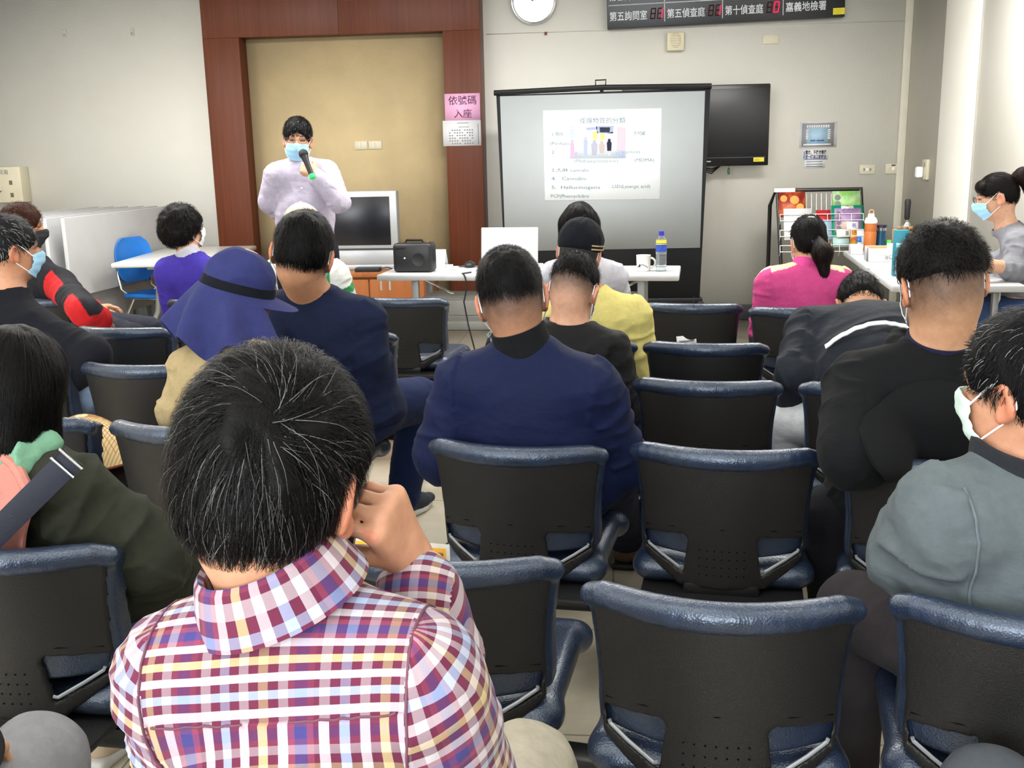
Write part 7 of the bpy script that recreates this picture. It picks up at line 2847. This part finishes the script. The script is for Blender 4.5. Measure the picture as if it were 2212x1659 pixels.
c = st(1878, 543)
t = thing('orange_bottle', 'orange translucent sports bottle with white cap and loop on the side table', 'bottle', c)
k = NT('orange translucent plastic')
k.color(rgba((222, 132, 74)))
k.set(rough=0.2, trans=0.35, ior=1.3)
c = c + Z1 * 0.0
MB().lathe([(0.001, 0), (0.036, 0), (0.040, 0.006), (0.040, 0.13), (0.038, 0.135), (0.040, 0.14), (0.040, 0.195), (0.001, 0.196)], c, None, 28).build('body', k.m, t)
MB().lathe([(0.042, 0.190), (0.042, 0.206), (0.034, 0.224), (0.022, 0.232), (0.021, 0.252), (0.001, 0.254)], c, None, 28).build('cap', plain('white cap plastic', (236, 234, 230), 0.35), t)
MB().tube([c + A3(0.016 * math.cos(a), 0, 0.264 + 0.014 * math.sin(a)) for a in np.linspace(0, 2 * math.pi, 16, endpoint=False)], 0.004, 6, closed=True).build('loop', plain('orange loop', (222, 150, 112), 0.5), t)
c = st(1901, 541)
t = thing('blue_tumbler', 'blue steel tumbler with dark lid next to the orange bottle', 'tumbler', c)
MB().lathe([(0.001, 0), (0.030, 0), (0.033, 0.004), (0.034, 0.155)], c, None, 28).build('body', plain('blue metallic', (58, 106, 140), 0.25, metal=0.7), t)
MB().lathe([(0.0345, 0.135), (0.0345, 0.157)], c, None, 28).build('steel_band', M_CHROME, t)
MB().lathe([(0.036, 0.155), (0.036, 0.173), (0.001, 0.174)], c, None, 28).build('lid', plain('dark blue lid', (36, 34, 66), 0.4), t)
c = st(1848, 548)
tag(MB().box(c + Z1 * 0.030, (0.075, 0.12, 0.06), Rs, bev=0.004).build('white_carton', plain('white carton', (228, 224, 232), 0.6)), 'small plain white carton at the far corner of the side table', 'box')
c = (st(1857, 556) + st(1925, 568)) / 2
fw_ = np.linalg.norm(st(1925, 567) - st(1878, 567))
o = st(1878, 567)
t = thing('open_carton', 'open white carton printed with upside-down grey letters on the side table', 'box', o + dw * 0.10 + dl * 0.10)
M_CART = plain('white printed board', (226, 226, 228), 0.6, var=0.02)
M_KRAFT = plain('brown inside board', (172, 132, 88), 0.8, var=0.06)
hh = 0.085
ww, dd = 0.24, 0.20
for cen, size in ((o + dw * ww / 2 + Z1 * hh / 2, (ww, 0.004, hh)), (o + dw * ww / 2 + dl * dd + Z1 * hh / 2, (ww, 0.004, hh)), (o + dl * dd / 2 + Z1 * hh / 2, (0.004, dd, hh)), (o + dw * ww + dl * dd / 2 + Z1 * hh / 2, (0.004, dd, hh))):
    MB().box(cen, size, Rs).build('side_panel', M_CART, t, smooth=False)
MB().box(o + dw * ww / 2 + dl * dd / 2 + Z1 * 0.004, (ww - 0.01, dd - 0.01, 0.006), Rs).build('bottom_panel', M_KRAFT, t, smooth=False)
MB().box(o + dw * ww / 2 + dl * (dd - 0.005) + Z1 * hh * 0.52, (ww - 0.012, 0.003, hh * 0.94), Rs).build('inner_panel', M_KRAFT, t, smooth=False)
MB().box(o - dw * 0.0028 + dl * dd * 0.35 + Z1 * hh / 2, (0.0015, dd * 0.32, hh * 0.98), Rs).build('grey_print', M_INKG, t, smooth=False)
text_part('COLOR', 0.040, M_INKG, o + dw * (ww * 0.93) + Z1 * hh * 0.55 - dl * 0.0025, -dw, -Z1, t)
MB().box(o + dw * ww * 0.66 + dl * 0.03 + Z1 * (hh + 0.012), (0.11, 0.004, 0.035), Rs @ rotx(-0.5)).build('paper', M_PAPER, t, smooth=False)
c = st(1905, 580)
tag(MB().box(c + Z1 * 0.002, (0.15, 0.11, 0.003), Rs @ rotz(0.2)).build('paper_sheet', M_PAPER), 'loose white sheet lying before the open carton on the side table', 'paper')
c = st(1920, 541)
tag(MB().box(c + Z1 * 0.035, (0.035, 0.035, 0.07), Rs, bev=0.004).build('green_block', emit('bright green plastic', (84, 226, 96), 0.0)), 'small bright green block behind the open carton', 'block')
c = st(1936, 597)
t = thing('teal_box', 'tall teal printed box standing on the side table beside the hoodie person', 'box', c)
MB().box(c + dw * 0.02 + dl * 0.03 + Z1 * 0.125, (0.075, 0.06, 0.25), Rs, bev=0.002).build('carton', plain('teal print', (34, 134, 156), 0.5, var=0.03), t)
MB().box(c + dw * 0.02 - dl * 0.0012 + Z1 * 0.05, (0.055, 0.002, 0.08), Rs).build('white_panel', M_PAPER, t, smooth=False)
MB().box(c + dw * 0.02 - dl * 0.0012 + Z1 * 0.17, (0.06, 0.002, 0.025), Rs).build('caption_print', plain('pale teal print', (150, 206, 216), 0.5), t, smooth=False)
c = st(1958, 556)
t = thing('torn_carton', 'brown torn cardboard carton behind the teal box', 'box', c + dl * 0.05)
bw, bd, bh = 0.15, 0.12, 0.17
o = c
for cen, size in ((o + dl * 0.0 + Z1 * bh / 2, (bw, 0.004, bh)), (o + dl * bd + Z1 * bh / 2, (bw, 0.004, bh)), (o - dw * bw / 2 + dl * bd / 2 + Z1 * bh / 2, (0.004, bd, bh)), (o + dw * bw / 2 + dl * bd / 2 + Z1 * bh / 2, (0.004, bd, bh))):
    MB().box(cen, size, Rs).build('side_panel', M_KRAFT, t, smooth=False)
MB().box(o + dl * bd / 2 + Z1 * 0.004, (bw, bd, 0.006), Rs).build('bottom_panel', M_KRAFT, t, smooth=False)
for i in range(4):
    MB().box(o - dw * (bw / 2 - 0.02 - 0.035 * i) + Z1 * (bh + 0.012) - dl * 0.008, (0.028, 0.003, 0.035), Rs @ rotx(0.6) @ rotz(0.2 * (i % 2))).build('torn_flap', M_KRAFT, t, smooth=False)
c = o + dl * bd / 2 + Z1 * 0.008
t = thing('handled_tool', 'upright tool with a black handle and steel neck standing in the torn carton', 'tool', c)
MB().lathe([(0.012, 0), (0.014, 0.05), (0.022, 0.13), (0.026, 0.18), (0.020, 0.205), (0.009, 0.215), (0.009, 0.25)], c, None, 18).build('neck', M_CHROME, t)
MB().lathe([(0.012, 0.225), (0.017, 0.24), (0.018, 0.30), (0.020, 0.34), (0.016, 0.355), (0.001, 0.358)], c, None, 18).build('handle', M_BLACKP, t)

# seat for the person at the side table
c = A3(SEAT_GREY[0], SEAT_GREY[1], 0)
t = thing('stacking_chair', 'chair with a dull yellow seat under the person in the grey sweatshirt', 'chair', c)
MB().box(c + Z1 * (SEAT_GREY[2] - 0.125), (0.27, 0.36, 0.035), rotz(0.0), bev=0.014).build('seat', plain('dull yellow seat', (176, 140, 52), 0.5), t)
for a in (-1, 1):
    for b in (-1, 1):
        MB().tube([c + A3(a * 0.11, b * 0.15, 0), c + A3(a * 0.11, b * 0.15, SEAT_GREY[2] - 0.14)], 0.011, 8).build('leg', M_GREYM, t)

# ---- left side table, blue chair and nested flip-top tables
a0, a1, a2, a3 = onz(238, 569, 0.74), onz(475, 560, 0.74), onz(592, 516, 0.74), onz(470, 514, 0.74)
dl = unit((a2 - a1) * A3(1, 1, 0))
dw = np.cross(dl, Z1)
WID = (a1 - a0) @ dw
LEN = min(np.linalg.norm(a2 - a1), (8.50 - a1[1]) / dl[1])
Rs = np.stack([dw, dl, Z1], 1)
ctr = a0 + dw * WID / 2 + dl * LEN / 2
ctr[2] = 0.74
t = thing('meeting_table', 'white table with rounded edge and grey legs behind the purple cardigan', 'table', ctr * A3(1, 1, 0))
MB().box(ctr - Z1 * 0.018, (WID, LEN, 0.036), Rs, bev=0.012).build('tabletop', plain('warm white laminate', (196, 196, 190), 0.3, var=0.02), t)
for s in (-1, 1):
    q_ = ctr + dl * s * (LEN / 2 - 0.22)
    for d in (-1, 1):
        MB().tube([q_ + dw * d * 0.10 - Z1 * 0.04, (q_ + dw * d * 0.14) * A3(1, 1, 0) + Z1 * 0.36, (q_ + dw * d * (WID / 2 - 0.06)) * A3(1, 1, 0) + Z1 * 0.015], 0.018, 10).build('leg', M_GREYM, t)
    MB().box(q_ - Z1 * 0.055, (WID * 0.5, 0.05, 0.035), Rs, bev=0.008).build('bracket', M_GREYM, t)
MB().tube([ctr + dl * (LEN / 2 - 0.22) - Z1 * 0.06, ctr - dl * (LEN / 2 - 0.22) - Z1 * 0.06], 0.018, 8).build('rail', M_GREYM, t)
c = onz(535, 518, 0.742)
tag(MB().box(c + Z1 * 0.002, (0.15, 0.10, 0.004), rotz(0.3)).build('leaflet', art_mat('leaflet print', [(0.3, (220, 200, 210)), (0.6, (190, 130, 110)), (0.8, (120, 110, 170))], 20)), 'printed leaflet lying on the white table in the wall corner', 'leaflet')

bc = at(288, 566, 7.95)
t = thing('blue_chair', 'blue plastic chair with chrome legs drawn up to the white table', 'chair', bc * A3(1, 1, 0))
M_BLUE = plain('blue chair plastic', (34, 116, 204), 0.35, var=0.03)
ba = rotz(-105 * D2R)
G = np.zeros((13, 11, 3))
for i in range(13):
    u = -1 + i / 6
    for j in range(11):
        v = j / 10
        wz = 0.20 * math.sqrt(max(0.05, 1 - (abs(2 * v - 1) ** 3.2) * 0.72))
        G[i, j] = A3(bc[0], bc[1], 0) + ba @ A3(u * wz, 0.03 * u * u - 0.03 * v, 0.54 + 0.335 * v)
MB().sheet(G, 0.010).build('backrest', M_BLUE, t)
V, Q = soft([(rbox(A3(bc[0], bc[1], 0.455) + ba @ A3(0, 0.24, 0), (0.20, 0.20, 0.018), 0.018, ba), 0)], h=0.008)
mesh_obj('seat', V, Q, M_BLUE, t)
for s in (-1, 1):
    o = A3(bc[0], bc[1], 0)
    MB().tube([o + ba @ A3(s * 0.17, -0.02, 0.66), o + ba @ A3(s * 0.17, 0.01, 0.50), o + ba @ A3(s * 0.17, 0.10, 0.435), o + ba @ A3(s * 0.18, 0.40, 0.43), o + ba @ A3(s * 0.18, 0.44, 0.40), o + ba @ A3(s * 0.19, 0.46, 0.01)], 0.011, 8).build('leg', M_CHROME, t)
    MB().tube([o + ba @ A3(s * 0.17, 0.12, 0.43), o + ba @ A3(s * 0.18, 0.0, 0.22), o + ba @ A3(s * 0.19, -0.06, 0.01)], 0.011, 8).build('leg', M_CHROME, t)

p0, p1 = at(134, 472, 7.12), at(370, 443, 8.65)
M_FLIP = plain('light grey table top', (178, 179, 181), 0.4, var=0.015)
M_FLIPE = plain('grey edge band', (168, 169, 170), 0.5)
pl = unit((p1 - p0) * A3(1, 1, 0))
PLEN = min(np.linalg.norm((p1 - p0)[:2]), (8.48 - p0[1]) / pl[1])
pw = np.cross(pl, Z1)
ztp = (p0[2] + p1[2]) / 2
Rp = np.stack([pw, pl, Z1], 1)


def flip_table():
    t_ = thing('flip_top_table', '', 'table', p0 * A3(1, 1, 0) + pl * PLEN / 2, 0, 'nested flip-top tables')
    c_ = p0 + pl * PLEN / 2
    c_[2] = ztp
    MB().box(c_ - Z1 * 0.275, (0.030, PLEN, 0.55), Rp, bev=0.006).build('tabletop', M_FLIP, t_)
    MB().box(c_ - Z1 * 0.66 - pw * 0.05, (0.02, PLEN * 0.86, 0.22), Rp, bev=0.004).build('modesty_panel', M_FLIPE, t_)
    for s_ in (-1, 1):
        q_ = c_ + pl * s_ * (PLEN / 2 - 0.22) - pw * 0.06
        MB().box(q_ * A3(1, 1, 0) + Z1 * 0.36, (0.04, 0.06, 0.66), Rp, bev=0.008).build('leg', M_GREYM, t_)
        MB().box(q_ * A3(1, 1, 0) + Z1 * 0.055, (0.11, 0.05, 0.03), Rp, bev=0.008).build('foot', M_GREYM, t_)
        mb_ = MB()
        for w__ in (-0.04, 0.04):
            mb_.lathe([(0.001, -0.012), (0.022, -0.012), (0.022, 0.012), (0.001, 0.012)], q_ * A3(1, 1, 0) + pw * w__ + Z1 * 0.022, Rp @ roty(math.pi / 2), 14)
            mb_.build('caster', M_BLACKP, t_)
            mb_ = MB()
    return t_


f0 = flip_table()
n_f = 6
ordn = ['nearest the blue chair of the nested stack, its whole face showing', 'second of the nested stack counted from the blue chair', 'third of the nested stack counted from the blue chair', 'fourth of the nested stack counted from the blue chair', 'fifth of the nested stack counted from the blue chair', 'last of the nested stack, farthest from the blue chair']
f0['label'] = 'grey flip-top table, ' + ordn[0]
shift = [(0, 0), (-0.135, 0.0), (-0.26, 0.0), (-0.40, 0.0), (-0.53, 0.0), (-0.66, 0.0)]
for i in range(1, n_f):
    o = copy_tree(f0)
    o.location = tuple(np.array(f0.location) + pw * shift[i][0])
    o['label'] = 'grey flip-top table, ' + ordn[i]

# ---- things lying on the chairs
c, a = CHAIRS['O']
Ro = rotz(a)
b_ = c + Ro @ A3(0.03, 0.33, 0)
t = thing('brown_bag', 'dark brown bag on the seat under the bamboo hat', 'bag', b_ + Z1 * 0.445)
V, Q = soft([(rbox(b_ + Z1 * 0.492, (0.125, 0.10, 0.046), 0.035, Ro), 0)], h=0.008)
mesh_obj('body', V + vnormals(V, Q) * (0.006 * creases(V, 50, 9.0))[:, None], Q, plain('dark brown leather', (62, 40, 30), 0.5, var=0.12, vscale=14), t)
hc = b_ + Z1 * 0.548
t = thing('bamboo_hat', 'pale bamboo dome hat with ribs and a lattice rim on the brown bag', 'hat', hc)
n_u, n_v = 49, 11
G = np.zeros((n_u, n_v, 3))
for i in range(n_u):
    a_ = 2 * math.pi * i / (n_u - 1)
    for j in range(n_v):
        v = j / (n_v - 1)
        r_ = 0.004 + 0.172 * v
        z_ = 0.135 * (1 - v ** 1.75)
        G[i, j] = hc + A3(math.cos(a_) * r_, math.sin(a_) * r_, z_ + 0.004)
M_BAMB = NT('woven bamboo')
v_ = M_BAMB.coord()
w__ = M_BAMB.n('ShaderNodeTexWave', wave_type='BANDS', bands_direction='X')
w__.inputs['Scale'].default_value = 40
w__.inputs['Distortion'].default_value = 0.6
M_BAMB.l(v_, w__.inputs['Vector'])
M_BAMB.color(M_BAMB.ramp(w__.outputs['Fac'], [(0.1, (196, 160, 104)), (0.5, (232, 204, 150))]))
M_BAMB.set(rough=0.55)
hat_ = MB().sheet(G, 0.003).build('crown', M_BAMB.m, t)
mb = MB()
for i in range(40):
    a_ = 2 * math.pi * i / 40
    mb.tube([hc + A3(math.cos(a_) * (0.02 + 0.130 * v), math.sin(a_) * (0.02 + 0.130 * v), 0.004 + 0.002 + 0.135 * (1 - ((0.016 + 0.130 * v) / 0.172) ** 1.75)) for v in np.linspace(0, 1, 7)], 0.0011, 4)
mb.build('rib', plain('dark bamboo rib', (168, 126, 74), 0.6), t)
MB().tube([hc + A3(math.cos(a_) * 0.175, math.sin(a_) * 0.175, 0.005) for a_ in np.linspace(0, 2 * math.pi, 40, endpoint=False)], 0.0045, 6, closed=True).build('rim', plain('brown rim binding', (132, 74, 44), 0.6), t)


def standing_sheet(name, label, cat, key, side, h_, w_, m, rot=0.0, fwd=0.14, edge=None):
    c, a = CHAIRS[key]
    R_ = rotz(a)
    b_ = c + R_ @ A3(side, fwd, 0.444)
    R2 = R_ @ rotx(0.16) @ roty(rot)
    t_ = thing(name, label, cat, b_)
    MB().box(b_ + R2 @ A3(0, 0, h_ / 2), (w_, 0.004, h_), R2).build('sheet', m, t_, smooth=False)
    if edge:
        MB().box(b_ + R2 @ A3(0, 0.001, h_ / 2 + 0.004), (w_ + 0.014, 0.002, h_ + 0.008), R2).build('sleeve', edge, t_, smooth=False)
        mb_ = MB()
        for i_ in range(9):
            mb_.box(b_ + R2 @ A3(-w_ / 2 + w_ * (i_ + 0.5) / 9, -0.0026, h_ - 0.012), (w_ / 16, 0.001, 0.008), R2)
        mb_.build('border_print', plain('brown dash print', (150, 92, 30), 0.6), t_, smooth=False)
    return t_


standing_sheet('orange_paper', 'orange bordered paper in a clear sleeve standing on the seat beside the plaid shirt', 'paper', 'U', -0.085, 0.322, 0.20, plain('orange paper', (228, 164, 40), 0.6), 0.03, 0.128, plain('clear sleeve', (206, 204, 196), 0.3))
c, a = CHAIRS['C']
R_ = rotz(a)
p_ = c + R_ @ A3(-0.02, float(y_surf(np.float64(0.03), np.float64(0.56))) - 0.004, 0.575)
t = thing('name_tag', 'white name tag on a thin cord hanging behind an empty front row chair', 'name tag', p_)
MB().box(p_, (0.09, 0.003, 0.06), R_ @ roty(-0.12)).build('card', M_PAPER, t, smooth=False)
MB().box(p_ - R_ @ A3(0, 0.0018, -0.004), (0.07, 0.001, 0.008), R_ @ roty(-0.12)).build('print', M_INKG, t, smooth=False)
MB().tube([p_ + A3(0, 0, 0.028), p_ + R_ @ A3(0.015, -0.012, 0.09), p_ + R_ @ A3(0.03, -0.035, 0.175), p_ + R_ @ A3(0.03, -0.01, 0.215)], 0.0012, 5).build('cord', M_BLACKP, t)
